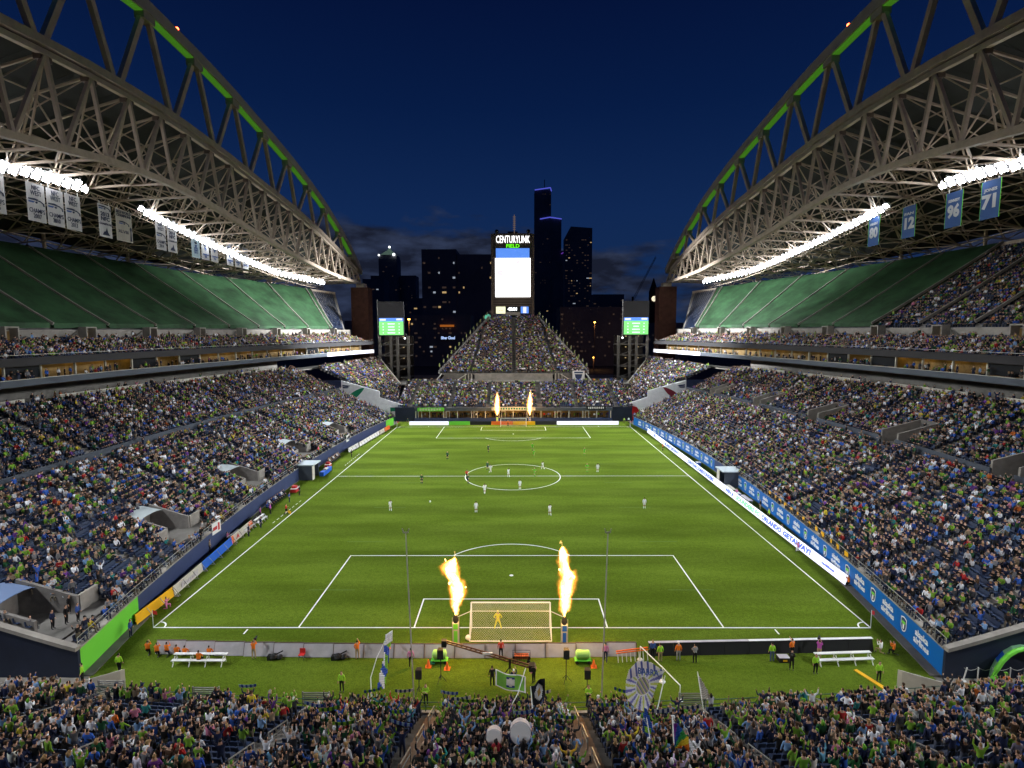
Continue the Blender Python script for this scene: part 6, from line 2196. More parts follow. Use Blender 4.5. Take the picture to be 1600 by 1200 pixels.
def in_view(p, pad=1.0):
    d = p - camp
    dep = d @ fwd
    u = 846.75 * (d[..., 0]) / np.maximum(dep, .1); upv = np.array([0, math.sin(.0993), math.cos(.0993)])
    v = 846.75 * (d @ upv) / np.maximum(dep, .1)
    return (np.abs(u) < 800 + 15 * pad) & (v > -600 - 15 * pad) & (v < 600), dep


vis, dep = in_view(P + np.array([0, 0, .6]))
order = np.where(vis)[0][np.argsort(dep[vis])]
ind = set(order[:280].tolist())
for i in order[:280]:
    part('seat', SEAT_ME, ns, (P[i][0], P[i][1] + 12.7, P[i][2]), (0, 0, rz[i]))
rest = [i for i in range(len(pts)) if i not in ind and (P[i][1] > -31)]
add_seats('seat_rows', P[rest] - np.array([0, -12.7, 0]), rzA[rest], ns)

Cn = np.array([(c[0], c[1], c[2] + 1.2) for c in cand])
vis, dep = in_view(Cn, 1.5)
order = np.where(vis)[0][np.argsort(dep[vis])]
NI = 290
indiv = order[:NI].tolist()
restc = [i for i in range(len(cand)) if i not in set(indiv) and cand[i][1] > -31]
nearstand_pts = [cand[i][:3] for i in restc]; nearstand_rz = [cand[i][3] for i in restc]
# density of standing / raised arms is highest in the middle supporters' block
mid = np.array([abs(p[0] - 1) < 16 for p in nearstand_pts])
A = np.array(nearstand_pts); Z = np.array(nearstand_rz)
for msk, lab, ps, tplp in ((mid, 'supporters standing and waving in the middle of the foreground stand', .99, [.16, .06, .20, .26, .10, .08, .08, .06]),
                          (~mid & (A[:, 0] < 0), 'standing crowd in the left part of the foreground stand', .72, [.26, .14, .24, .06, .01, .10, .11, .08]),
                          (~mid & (A[:, 0] > 0), 'standing crowd in the right part of the foreground stand', .72, [.26, .14, .24, .06, .01, .10, .11, .08])):
    a = A[msk]; z = Z[msk]; n_ = len(a)
    stn = rng.random(n_) < ps
    idx = np.where(stn, rng.choice(8, n_, p=tplp), rng.choice([8, 9, 10, 11], n_))
    s_ = rng.uniform(.94, 1.08, n_)
    scatter('crowd', a + np.stack([rng.normal(0, .06, n_), rng.normal(0, .08, n_), np.zeros(n_)], 1), z + rng.normal(0, .28, n_), idx, np.stack([s_ * rng.uniform(.95, 1.15, n_), s_, s_], 1), C_NEAR, crowd_cols(n_), lab, 'crowd')

POSE_TXT = {'stand_down': 'standing', 'stand_cross': 'folding arms', 'stand_clap': 'clapping', 'stand_up': 'arms raised',
            'stand_scarf': 'arms spread', 'stand_phone': 'raising phone', 'stand_wide': 'burly, standing', 'stand_hips': 'hands on hips',
            'sit_down': 'seated', 'sit_clap': 'clapping seated', 'sit_long': 'seated, long-haired', 'sit_wide': 'burly, seated'}


def blockname(x):
    names = ['far left corner', 'second block', 'third block', 'fourth block', 'fifth block', 'middle block',
             'seventh block', 'eighth block', 'ninth block', 'tenth block', 'right corner']
    k = sum(1 for a in NAIS[1:-1] if x > a)
    return names[min(k, len(names) - 1)]


lab_seen = {}
rows = sorted({cand[i][4] for i in indiv})
rowtxt = {r: t for r, t in zip(rows[::-1], ['bottom row', 'second row', 'third row', 'fourth row', 'fifth row', 'sixth row', 'seventh row', 'eighth row'])}
ordn = ['first', 'second', 'third', 'fourth', 'fifth', 'sixth', 'seventh', 'eighth', 'ninth', 'tenth', 'eleventh', 'twelfth', 'thirteenth', 'fourteenth', 'fifteenth', 'sixteenth']
indiv.sort(key=lambda i: cand[i][0])
DRUM = [(-2.25, -18.2), (.35, -17.9)]
for i in indiv:
    x, y, z, ang, r = cand[i]
    c = R_.choices(range(len(CLOTH)), weights=[q[2] for q in CLOTH])[0]
    h = R_.choices(range(len(HAIRN)), weights=[q[2] for q in HAIRN])[0]
    if abs(x - 1) < 16: tp = R_.choices(NEAR_T, weights=[16, 6, 18, 20, 7, 8, 8, 6, 0, 0, 0, 0])[0]
    else: tp = R_.choices(NEAR_T, weights=[24, 12, 18, 3, 1, 8, 10, 8, 6, 6, 6, 6])[0]
    mk = lambda c_, h_: '%s top, %s, %s, %s, %s from left' % (CLOTH[c_][0], HAIRN[h_][0], POSE_TXT[tp], rowtxt.get(r, 'upper row'), blockname(x))
    base = mk(c, h); q_ = 0
    while base in lab_seen and q_ < 40:
        q_ += 1; c = (c + 1) % len(CLOTH)
        if q_ % 17 == 0: h = (h + 1) % len(HAIRN)
        base = mk(c, h)
    base = base.replace('far left corner from left', 'far left corner').replace('right corner from left', 'right corner').replace('middle block from left', 'middle block')
    lab_seen[mk(c, h)] = 1
    o = part('spectator', TPL[tp], None, (x + R_.gauss(0, .05), y + R_.gauss(0, .06), z), (0, 0, ang + R_.gauss(0, .25)))
    sc = R_.uniform(.93, 1.07); o.scale = (sc * R_.uniform(.96, 1.14), sc, sc)
    tag(o, base, 'person', 'spectators in the nearest rows of the foreground stand')
    o['shirt'] = [v * R_.uniform(.8, 1.2) for v in CLOTH[c][1]]
    o['pants'] = list(PANTS[R_.randrange(5)]); o['skin'] = list(SKINS[R_.choices(range(5), weights=[30, 30, 20, 6, 14])[0]]); o['hair'] = list(HAIRN[h][1])

# scarves held up, in the supporters' block
scarf_me = []
for k, (c1, c2) in enumerate((((.20, .40, .02), (.02, .06, .25)), ((.5, .5, .5), (.02, .04, .12)), ((.02, .05, .28), (.3, .4, .5)), ((.03, .10, .04), (.25, .42, .04)))):
    g = MB()
    for q in range(8):
        x0, x1 = -.62 + q * .155, -.62 + (q + 1) * .155
        sag = lambda x: -.07 * (1 - (x / .62) ** 2)
        col = c1 if q % 2 else c2
        g.hexa([(x0, 0, sag(x0) - .1), (x1, 0, sag(x1) - .1), (x1, .02, sag(x1) - .1), (x0, .02, sag(x0) - .1)], [(x0, 0, sag(x0) + .1), (x1, 0, sag(x1) + .1), (x1, .02, sag(x1) + .1), (x0, .02, sag(x0) + .1)], 0, col)
    scarf_me.append(g.mesh('scarf', M['tint']))
sc_desc = ['lime and navy', 'white and navy', 'blue and pale', 'dark and lime green']
SCF = [(-9.6, 0), (-7.4, 0), (-4.2, 0), (-2.6, 3), (8.0, 0), (2.3, 0), (-12.2, 5), (-10.9, 6), (-6.6, 6), (-3.2, 2), (.9, 6), (-8.2, 4), (6.2, 4), (9.3, 6), (-18.7, 0), (-1.2, 8), (3.4, 7), (11.4, 5), (-5.9, 9), (-9.2, 9)]
for k, (x, r) in enumerate(SCF):
    y, z = npt(x, r)
    kk = k % 4
    where = ['at the rail left of the green flag', 'near the left net pole', 'left of the middle aisle', 'in front of the camera crane', 'right by the right net pole', 'centre front row', 'above the fourth row at left', 'mid-left supporters', 'behind the left aisle', 'left of the big drum',
             'beside the big drum', 'halfway up at left', 'right of the orange step aisle', 'under the round sunburst flag', 'near the left gate', 'low centre', 'low centre right', 'by the blue flag', 'bottom left of middle', 'bottom far left of middle'][k]
    o = part('scarf', scarf_me[kk], None, (x, y - .4, z + 2.05 + R_.uniform(-.05, .1)), (rad(R_.uniform(-12, 5)), rad(R_.uniform(-8, 8)), R_.uniform(-.2, .2)))
    tag(o, '%s scarf held up overhead, %s' % (sc_desc[kk], where), 'scarf', 'scarves held up in the foreground stand')
    # the holder
    h = part('spectator', TPL['stand_scarf'], None, (x, y - .42, z), (0, 0, 0)); h.scale = (1.0, 1, 1.06)
    tag(h, 'spectator holding the %s scarf overhead, %s' % (sc_desc[kk], where), 'person', 'scarf holders in the foreground stand')
    h['shirt'] = list(CC[[1, 3, 0, 7][kk]]); h['pants'] = list(PANTS[0]); h['skin'] = list(SKINS[k % 3]); h['hair'] = list(HC[k % 3])

# ------------------------------------------------------------------ flags and drums in the supporters' block
def cloth_flag(name, label, w, h, colf, loc, rz_, pole, tilt=0.0, nx=22, ny=16, seed=0, mask=None, curl=.25, pole_at=None):
    f = thing(name, label, 'flag', loc, rz_)
    g = MB()
    for i in range(nx):
        for k in range(ny):
            def p(a, b):
                u, v = a / nx, b / ny
                return (u * w, curl * math.sin(u * 5 + v * 2 + seed) * (.3 + u) - .0, v * h - tilt * u * w + .06 * math.sin(u * 7 + seed))
            u, v = (i + .5) / nx, (k + .5) / ny
            if mask and not mask(u, v): continue
            g.poly([p(i, k), p(i + 1, k), p(i + 1, k + 1), p(i, k + 1)], 0, colf(u, v))
    o = g.build('cloth', M['tint'], f, smooth=True)
    f.rotation_euler = (rad(-32), 0, rz_)
    sm = o.modifiers.new('thickness', 'SOLIDIFY'); sm.thickness = .02
    g = MB(); g.tube(pole, .03, 6); g.build('pole', M['white'], f)
    return f


BLU, WHT, LIM, NAV = (.08, .15, .60), (.92, .92, .95), (.34, .62, .08), (.03, .05, .2)


def c_tall(u, v):
    if v > .8: return WHT if u > .4 else BLU
    return BLU if (v * 3 + u) % 1.2 < .5 else LIM if u > .45 else WHT


cloth_flag('swallow_flag', 'tall narrow blue, white and lime flag at the front rail left of middle', 1.0, 3.6, c_tall, (-9.6, -11.9, 2.0), 0.15,
           [(-.35, 0, -1.2), (-.5, 0, .9), (-.1, 0, 2.2), (.75, 0, 3.8)], tilt=-.3, nx=10, ny=24, seed=1, mask=lambda u, v: abs(u - .25 - v * .55) < .22 + .06 * math.sin(v * 9), curl=.12)


def c_green(u, v):
    if u < .05 or u > .95 or v < .08 or v > .92: return WHT
    if abs(u - .5) < .12 and abs(v - .5) < .34: return (.7, .68, .62) if (u - .5) ** 2 + (v - .5) ** 2 < .05 else NAV
    return (.24, .50, .08)


cloth_flag('rectangle_flag', 'lime and white rectangular flag flying below the camera crane', 2.1, 1.0, c_green, (-.95, -13.6, 3.55), .0, [(2.1, 0, 1.1), (1.55, -.6, -.4), (.35, -1.6, -2.3)], tilt=.22, seed=2)


def in_poly(x, y, P_):
    c = False; j = len(P_) - 1
    for i in range(len(P_)):
        if (P_[i][1] > y) != (P_[j][1] > y) and x < (P_[j][0] - P_[i][0]) * (y - P_[i][1]) / (P_[j][1] - P_[i][1]) + P_[i][0]: c = not c
        j = i
    return c


def c_sun(u, v):
    dx, dy = u - .45, v - .5
    r = math.hypot(dx, dy * 1.0)
    if r < .17: return [(.80, .66, .60), (.26, .27, .45), (.55, .62, .22)][int((u * 31 + v * 17)) % 3]
    if r < .195: return WHT
    if v > .74 + .1 * (u - .5): return (.90, .86, .84) if int(u * 20) % 3 else (.10, .12, .35)
    a = math.atan2(dy, dx)
    return [(.26, .26, .62), (.92, .92, .94), (.70, .75, .20), (.92, .92, .94)][int((a + PI) / (2 * PI) * 44) % 4]


f = cloth_flag('sunburst_flag', 'big white flag with blue and yellow sunburst rays around a round emblem, right of middle', 2.6, 2.9, c_sun, (7.5, -16.8, 3.85), .0, [(2.65, 0, 2.2), (1.6, -.4, -.3), (1.0, -.8, -1.9)], tilt=-.1, nx=60, ny=60, seed=4,
               mask=lambda u, v: in_poly(u, v, [(0, .42), (.03, .66), (.14, .88), (.36, 1), (.7, .95), (1, .78), (.80, .48), (.52, .0), (.38, .03), (.2, .14), (.06, .28)]), curl=.18)
text_obj('BARRA', .5, M['ink2'], 'lettering', f, (1.5, -.36, 2.4), (PI / 2, .12, 0), width=1.35, fat=.03, depth=.01)


def c_blue(u, v): return LIM if .35 < v < .5 and .3 < u < .7 else (.03, .10, .42) if (u + v) % .5 > .08 else (.4, .5, .6)


cloth_flag('pennant_flag', 'furled blue flag with pale lettering, below the sunburst flag', .9, 2.0, c_blue, (7.3, -21.6, 5.5), .1, [(.45, 0, 2.1), (.5, -.2, -1.3)], nx=12, ny=20, seed=6, mask=lambda u, v: abs(u - .5) < .5 * (1.05 - v), curl=.15)


def c_rain(u, v):
    R7 = [(.5, .02, .03), (.75, .22, .02), (.75, .6, .04), (.05, .35, .08), (.03, .12, .45), (.22, .04, .35)]
    if u < .5 and .2 < v < .85: return R7[int(min(5, max(0, (math.atan2(v - .1, u + .05) / (PI / 2)) * 6)))]
    return WHT if (u * 9 + v * 6) % 2 > .5 else (.25, .28, .25)


cloth_flag('rainbow_flag', 'white triangular flag with a rainbow fan, right of the blue furled flag', 1.45, 1.6, c_rain, (8.5, -23.4, 6.6), -.1, [(0, 0, 1.8), (-.1, -.3, -1.5)], nx=26, ny=22, seed=7, mask=lambda u, v: v < 1 - u * .85, curl=.15)


def c_round(u, v):
    r = math.hypot(u - .5, v - .5)
    return (.5, .5, .5) if .18 < r < .34 else (.35, .22, .05) if r < .18 else (.01, .012, .02)


cloth_flag('roundel_flag', 'small black flag with a white ring behind the front rail, centre right', 1.0, 1.1, c_round, (1.6, -16.3, 4.1), .3, [(0, 0, 1.1), (-.3, -.3, -1.3)], tilt=-.3, nx=14, ny=14, seed=9)
cloth_flag('pale_pennant', 'small pale pennant on a stick near the right gate', .7, 1.6, lambda u, v: (.50, .46, .40), (13.6, -13.0, 2.2), .1, [(0, 0, 1.7), (-.2, -.3, -1.2)], nx=8, ny=12, seed=10, mask=lambda u, v: u < 1 - v, curl=.05)
for k, (x, y, z, r, lab) in enumerate(((-.7, -22.0, 6.6, .42, 'smaller white drum held up in the middle block'), (.7, -22.0, 6.85, .56, 'larger white bass drum in the middle block'))):
    d = thing('drum', lab, 'drum', (x, y, z))
    d.rotation_euler = (-.75, 0, 0)
    g = MB(); g.tube([(0, -.3, -.12), (0, .3, .12)], r, 24); g.build('shell', M['grey'], d)
    g = MB(); g.tube([(0, -.315, -.125), (0, -.34, -.135)], r * .93, 24); g.build('drum_skin', M['white'], d)
    o = part('spectator', TPL['stand_clap'], None, (x + .15, y - .75, 5.3), (0, 0, 0)); o['shirt'] = [.3, .02, .03] if k == 0 else [.01, .01, .012]; o['pants'] = list(PANTS[1]); o['skin'] = list(SKINS[0]); o['hair'] = list(HC[0])
    tag(o, 'drummer in %s shirt behind the %s white drum' % (('red', 'smaller') if k == 0 else ('black', 'larger')), 'person')

# ------------------------------------------------------------------ people on and beside the pitch
FT = {}


def ftpl(key, **kw):
    if key not in FT: FT[key] = person_mesh('figure_' + key, level=2, **kw)
    return FT[key]


COLS = dict(white=(.88, .88, .88), green=(.13, .48, .03), darkgreen=(.03, .10, .06), red=(.62, .05, .03), orange=(.85, .20, .02), lime=(.35, .68, .04), yellow=(.75, .72, .03), navy=(.012, .018, .055), black=(.008, .008, .009), pink=(.70, .22, .42),
            magenta=(.45, .08, .40), khaki=(.35, .26, .15), blue=(.04, .09, .30), grey=(.30, .29, .30), jeans=(.06, .09, .18), hair=(.012, .008, .006), blond=(.3, .18, .08))


def human(name, key, kw, loc, rz_, label, shirt, pants, hair='hair', skin=0, cat='person', group=None, z=0.0, vest=None, tall=1.0):
    o = part(name, ftpl(key, **kw), None, (loc[0], loc[1], z), (0, 0, rz_))
    o.scale = (tall,) * 3
    tag(o, label, cat, group)
    o['shirt'] = list(COLS[shirt]); o['pants'] = list(COLS[pants]); o['skin'] = list(SKINS[skin]); o['hair'] = list(COLS[hair])
    return o


RUN = dict(arms='run', legs='run', shorts=True); WALK = dict(arms='run', legs='walk', shorts=True); STD = dict(arms='down', shorts=True); HIPS = dict(arms='hips', shorts=True)
pk = {'run': RUN, 'walk': WALK, 'std': STD, 'hips': HIPS}
for (x, y, k, rz_, lab) in ((-19.0, 33.2, 'walk', 0.4, 'player in all white alone on the left side, left of the ball'), (-5.6, 32.5, 'std', .1, 'player in all white standing left of centre, nearest to the left flame'),
                            (5.7, 31.1, 'walk', .2, 'player in all white with dark hair just right of centre, nearest the right flame'), (20.8, 34.3, 'std', 0, 'player in all white alone on the right side of the pitch'),
                            (-4.8, 42.1, 'walk', -.2, 'player in white on the near edge of the centre circle'), (1.3, 44.7, 'std', .3, 'player in white inside the near edge of the centre circle'),
                            (-4.4, 55.4, 'run', -.8, 'player in white running in the left of the centre circle'), (-.8, 52.6, 'walk', .4, 'player in white on the halfway line in the centre circle'),
                            (6.0, 57.8, 'run', .6, 'player in white at the far right edge of the centre circle'), (16.8, 56.3, 'std', 0, 'player in white on the halfway line right of the circle')):
    human('player', k, pk[k], (x, y), rz_, lab, 'white', 'white', group='players in white', tall=1.06)
for (x, y, k, rz_, lab) in ((-16.7, 48.3, 'hips', PI, 'player in dark green and lime socks left of the centre circle'), (-8.2, 48.3, 'walk', 2.6, 'player in dark green at the left edge of the centre circle'),
                            (-14.3, 67.1, 'std', PI, 'player in dark green beyond the circle at the left'), (-5.7, 73.9, 'walk', 2.8, 'player in dark green far upfield left of centre'), (-5.1, 57.9, 'std', PI, 'player in dark green behind the running white player'),
                            (4.6, 68.8, 'run', 2.9, 'player in bright green upfield, centre right'), (4.5, 75.8, 'std', PI, 'player in bright green farthest upfield, centre right'), (16.0, 70.6, 'walk', 2.9, 'player in bright green upfield at the right'),
                            (14.7, 56.3, 'hips', PI, 'player in bright green on the halfway line at the right'), (4.2, 53.1, 'walk', 2.2, 'player in bright green inside the circle at its right')):
    gr = 'bright' in lab
    human('player', k, pk[k], (x, y), rz_, lab, 'green' if gr else 'darkgreen', 'green' if gr else 'navy', group='players in green', tall=1.06)
human('referee', 'walk', WALK, (-8.7, 51.6), -.5, 'referee in red shirt at the left edge of the centre circle', 'red', 'black', tall=1.04)
human('goalkeeper', 'gk', dict(arms='hips', legs='wide', lean=.12), (-1.2, -.35), 0, 'goalkeeper all in yellow with legs apart in the near goal', 'yellow', 'yellow', 'yellow', tall=1.08)
human('goalkeeper', 'gk2', dict(arms='out'), (-1.6, 108.0), PI, 'distant goalkeeper in orange and black in the far goal', 'orange', 'black', tall=1.08)
human('assistant_referee', 'std', STD, (34.9, 75.6), PI / 2, 'assistant referee in orange on the right touchline', 'orange', 'black')
human('assistant_referee', 'walk', WALK, (-34.6, 31.6), -PI / 2, 'assistant referee in red with a yellow flag on the left touchline', 'red', 'black')
g = MB(); g.tube([(0, 0, 0), (.1, -.1, -.65)], .015, 5); g.hexa([(.02, 0, -.2), (.45, -.05, -.45), (.45, -.03, -.45), (.02, .02, -.2)], [(.06, 0, -.6), (.42, -.05, -.9), (.42, -.03, -.9), (.06, .02, -.6)])
o = g.build('linesman_flag', M['yellow']); o.location = (-34.25, 31.5, 1.0); tag(o, 'small yellow flag held low by the assistant referee on the left', 'flag')
PPL = [
    (-32.2, -6.9, 'walkt', dict(arms='down', legs='walk'), .2, 'guard in lime jacket walking in the near left corner', 'lime', 'black'),
    (-34.2, -8.2, 'down', dict(), 2.0, 'guard in green jacket at the tunnel mouth, lower left', 'lime', 'black'),
    (-35.0, -1.6, 'down', dict(), -1.5, 'person in blue leaning at the green wall panel', 'blue', 'navy'),
    (-22.0, -5.0, 'camera', dict(arms='camera'), .2, 'photographer in orange vest and khaki trousers at the left of the panel run', 'orange', 'khaki'),
    (-13.1, -5.0, 'cam2', dict(arms='phone'), .3, 'photographer in orange vest and pale trousers left of the pink figure', 'orange', 'khaki'),
    (-10.4, -5.6, 'camera', dict(arms='camera'), -.2, 'photographer in orange vest beside the bent flag pole', 'orange', 'blue'),
    (-8.3, -6.1, 'down', dict(), .1, 'person in pink top with dark trousers left of the flames', 'pink', 'black'),
    (8.1, -5.3, 'walkt', dict(arms='down', legs='walk'), -.2, 'person in pink top right of the lime tank', 'pink', 'navy'),
    (-13.1, -9.2, 'down', dict(), PI, 'guard in lime jacket facing the crowd, left of middle', 'lime', 'black'),
    (12.2, -4.9, 'down', dict(), .1, 'blond person in blue behind the lime-shirted man', 'blue', 'black'),
    (12.7, -5.4, 'down', dict(), .1, 'man in lime shirt and brown trousers beside the ladder', 'lime', 'khaki'),
    (14.3, -5.2, 'capdown', dict(cap=True), .0, 'man in orange vest, white cap and grey trousers behind the black board', 'orange', 'grey'),
    (15.6, -5.5, 'cross', dict(arms='cross'), .1, 'man in grey camouflage jacket behind the black board', 'grey', 'black'),
    (22.2 - .0, -5.3, 'down', dict(), .0, 'guard in lime vest and jeans behind the black board', 'lime', 'jeans'),
    (23.3 - .0, -6.4, 'camera', dict(arms='camera'), 2.6, 'person in black filming, beside the lime vest guards', 'black', 'black'),
    (25.0 - .0, -6.9, 'down', dict(), PI, 'guard in bright yellow-green vest turned to the crowd', 'lime', 'black'),
    (26.4 - .0, -4.9, 'camera', dict(arms='camera'), -.6, 'camera operator in magenta shirt and khaki trousers', 'magenta', 'khaki'),
    (29.5, -7.9, 'down', dict(), PI, 'guard in lime jacket at the near right corner', 'lime', 'black'),
    (-6.5 + .2, -10.7, 'cross', dict(arms='cross'), PI, 'guard in lime shirt at the front rail left of the crane', 'lime', 'black'),
    (5.9, -10.8, 'cross', dict(arms='cross'), PI, 'guard in lime shirt at the front rail right of the crane', 'lime', 'black'),
    (1.9, -8.1, 'down', dict(), .8, 'crane operator in black with a pink bib', 'magenta', 'black'),
    (-1.4, -8.5, 'down', dict(), .2, 'crane crew member in dark clothes under the crane', 'black', 'black'),
    (.3, -8.9, 'phone', dict(arms='phone'), -.2, 'crane crew member in white cap under the crane', 'navy', 'jeans'),
    (-.8, -4.85, 'down', dict(), 0, 'small figure in red behind the goal beside the wire cart', 'red', 'black'),
    (-38.9 + 1.0, 30.2, 'down', dict(), -1.2, 'ball kid in magenta beside the left bench', 'magenta', 'navy'),
    (-37.2, 32.0, 'down', dict(), -1.4, 'ball kid in dark bib beside the left bench', 'magenta', 'black'),
    (-36.5, 41.5, 'down', dict(), -1.5, 'coach in black standing at the left technical area', 'black', 'black'),
    (-36.6, 37.6, 'hips', dict(arms='hips'), -1.5, 'coach in blue top in front of the left bench', 'blue', 'navy'),
    (-35.9, 69.3, 'down', dict(), -1.5, 'coach in black at the far left technical area', 'black', 'black'),
    (-38.6, 62.3, 'down', dict(), -1.5, 'person in khaki beside the far left bench', 'khaki', 'black'),
    (36.4, 17.8, 'kneel', dict(arms='camera', legs='kneel'), 1.6, 'photographer in pink crouching behind the LED boards, nearest', 'pink', 'white'),
    (37.4, 24.0, 'kneel', dict(arms='camera', legs='kneel'), 1.6, 'photographer in grey crouching behind the LED boards', 'grey', 'jeans'),
    (38.1, 29.4, 'down', dict(), 1.6, 'guard in lime vest standing behind the LED boards', 'lime', 'black'),
    (38.7, 33.6, 'down', dict(), 1.6, 'person in black standing at the blue wall', 'black', 'khaki'),
    (38.1, 41.0, 'sitx', dict(arms='knees', legs='sit'), 1.6, 'photographer in pink seated behind the word SOUNDERS', 'pink', 'white'),
    (37.0, 8.3, 'kneel', dict(arms='camera', legs='kneel'), 1.4, 'photographer in orange vest crouching at the near end of the LED boards', 'orange', 'black'),
    (32.2, -4.1, 'kneel', dict(arms='camera', legs='kneel'), .6, 'kneeling photographer in white beside the near right corner', 'white', 'khaki'),
    (33.2, -4.3, 'kneel', dict(arms='camera', legs='kneel'), .8, 'kneeling photographer in orange vest beside the near right corner', 'orange', 'black'),
    (25.8 - .2, -5.0, 'cam2', dict(arms='phone'), .3, 'man in dark jacket with orange bib at the end of the white bench', 'orange', 'black') if False else (24.2, -4.9 + .2, 'cam2', dict(arms='phone'), .3, 'man with an orange bib at the left end of the right bench', 'orange', 'black'),
    (-31.6, -4.3, 'kneel', dict(arms='camera', legs='kneel'), .3, 'leftmost crouching photographer in orange vest by the corner', 'orange', 'black'),
    (-30.6, -4.6, 'kneel', dict(arms='camera', legs='kneel'), .3, 'second crouching photographer in orange vest by the corner', 'orange', 'black'),
    (-29.8, -4.5, 'kneel', dict(arms='camera', legs='kneel'), .1, 'third crouching photographer in orange vest by the corner', 'orange', 'navy'),
    (-28.7, -4.9, 'sitg', dict(arms='knees', legs='sit'), .3, 'photographer in orange sitting low at the left end of the panels', 'orange', 'black'),
    (-35.0, 3.5, 'kneel', dict(arms='camera', legs='kneel'), -1.4, 'pink-clad figure crouching behind the amber board', 'pink', 'pink'),
    (-38.4, 17.5, 'down', dict(), -1.2, 'person in khaki by the left wall behind the blue board', 'khaki', 'black'),
    (-38.2, 21.3, 'kneel', dict(legs='kneel'), -1.2, 'ball kid in pink behind the blue board', 'pink', 'navy'),
    (-36.1, 22.9, 'down', dict(), -1.4, 'substitute in navy jogging before the orange-ended board', 'navy', 'navy'),
    (-35.9, 26.0, 'down', dict(), -1.6, 'second substitute in navy before the orange-ended board', 'navy', 'navy'),
    (-38.6, 33.8, 'sitx', dict(arms='knees', legs='sit'), -1.5, 'first substitute in blue on the near left bench', 'blue', 'navy'),
]
for (x, y, key, kw, rz_, lab, sh, pn) in PPL:
    if key == 'walkt': kw = dict(arms='down', legs='walk')
    human('person', 'x_' + key, kw, (x, y), rz_, lab, sh, pn, hair='blond' if 'blond' in lab else ('white' if 'white cap' in lab else 'hair'))
for (x, y, sh, lab) in ((-38.4, -4.4, 'black', 'person in black standing in the nearest left walkway'), (-38.9, -5.2, 'navy', 'person in navy standing in the nearest left walkway'), (-37.7, -4.0, 'blue', 'person in bright blue jacket standing in the nearest left walkway'),
                        (-39.6, -2.6, 'black', 'lone person in black deeper in the nearest left walkway'), (-37.6, 14.4, 'black', 'usher in black in the second left walkway'), (-38.5, 16.3, 'grey', 'person in grey in the second left walkway'),
                        (-38.7, 18.0, 'darkgreen', 'person in dark green at the second left walkway wall'), (-39.4, 38.3, 'blue', 'person in blue in the third left walkway'), (-39.9, 60.1, 'red', 'person in red in the fourth left walkway'), (-40.1, 61.0, 'pink', 'person in pink in the fourth left walkway')):
    human('person', 'x_down', dict(), (x, y), -1.4, lab, sh, 'black', z=low_pt(.035, y)[1] + .02)
for k in range(9):
    human('person', 'x_sitx', dict(arms='knees', legs='sit'), (-39.0 + .0 * k, 34.8 + k * .75), -1.5, '%s seated figure in %s on the near left bench' % (ordn[k + 1], ['blue', 'white', 'navy'][k % 3]), ['blue', 'white', 'navy'][k % 3], 'navy', group='bench of substitutes on the left, nearer one')
    human('person', 'x_sitx', dict(arms='knees', legs='sit'), (-38.9, 62.8 + k * .8), -1.5, '%s seated figure in %s on the farther left bench' % (ordn[k], ['navy', 'white', 'khaki'][k % 3]), ['navy', 'white', 'khaki'][k % 3], 'navy', group='bench of substitutes on the left, farther one')
for k in range(2):
    human('person', 'x_sitx', dict(arms='knees', legs='sit'), (-27.9 + 2.1 * k, -5.2 + .15), .1, '%s seated person in orange on the near left bench' % ('left' if k == 0 else 'right'), 'orange', 'black', z=.0)
human('person', 'x_sitx', dict(arms='knees', legs='sit'), (-26.3, -5.75), .1, 'person in orange and black astride the front of the near left bench', 'orange', 'black')
for k, x in enumerate((34.0, 35.6, 37.0, 38.6, 40)):
    human('person', 'std', STD, (x * .98, 112.5 + (k % 2)), PI, '%s figure standing in the far right corner gateway' % ordn[k], ['lime', 'white', 'black', 'lime', 'navy'][k], 'black', group='people in the far right gateway')
human('person', 'std', STD, (-31.9, 112.6), PI, 'figure in dark green standing in the far left corner', 'darkgreen', 'black')
for k in range(2):
    for q in range(3):
        pass
# photographers' camera bodies for those who film
g = MB(); g.box(-.07, .07, -.05, .05, -.05, .06); g.tube([(0, .05, 0), (0, .25, 0)], [.045, .055], 8)
cam_me = g.mesh('photo_camera', M['black'])
for (x, y, z, rz_, lab) in ((-22.0, -4.62, 1.62, .2, 'camera of the leftmost standing photographer'), (-10.4, -5.25, 1.62, -.2, 'camera raised beside the bent flag pole'), (26.55, -4.5, 1.62, -.6, 'shoulder camera of the magenta-shirted operator'), (23.1, -6.75, 1.62, 2.6, 'camera of the person in black')):
    o = part('photo_camera', cam_me, None, (x, y, z), (0, 0, rz_)); o.scale = (1.6, 1.6, 1.6); tag(o, lab, 'camera')

# ------------------------------------------------------------------ equipment behind the near goal
cj = thing('camera_crane', 'long dark camera crane, arm slanting down to the right behind the near goal', 'camera crane', (.0, -7.7, 0))
g = MB()
for a, b in (((-5.3, .9, 2.6), (1.7, -.7, 1.45)), ((-5.3, .9, 2.8), (1.7, -.7, 1.7))): g.bar(a, b, .09)
for k in range(18):
    u = k / 18; v = (k + 1) / 18
    A1 = Vector((-5.3, .9, 2.6)).lerp(Vector((1.7, -.7, 1.45)), u); B1 = Vector((-5.3, .9, 2.8)).lerp(Vector((1.7, -.7, 1.7)), v); g.bar(A1, B1, .05)
g.build('boom', mat('boom_brown', (.12, .055, .03), .5), cj)
g = MB(); g.box(-5.6, -5.2, .7, 1.1, 2.3, 2.85); g.tube([(-5.4, 1.1, 2.5), (-5.4, 1.4, 2.5)], .12, 8); g.build('camera_head', M['black'], cj)
g = MB(); g.box(-2.2, -1.4, .0, .1, 2.1, 2.28); g.build('label_plate', M['white'], cj)
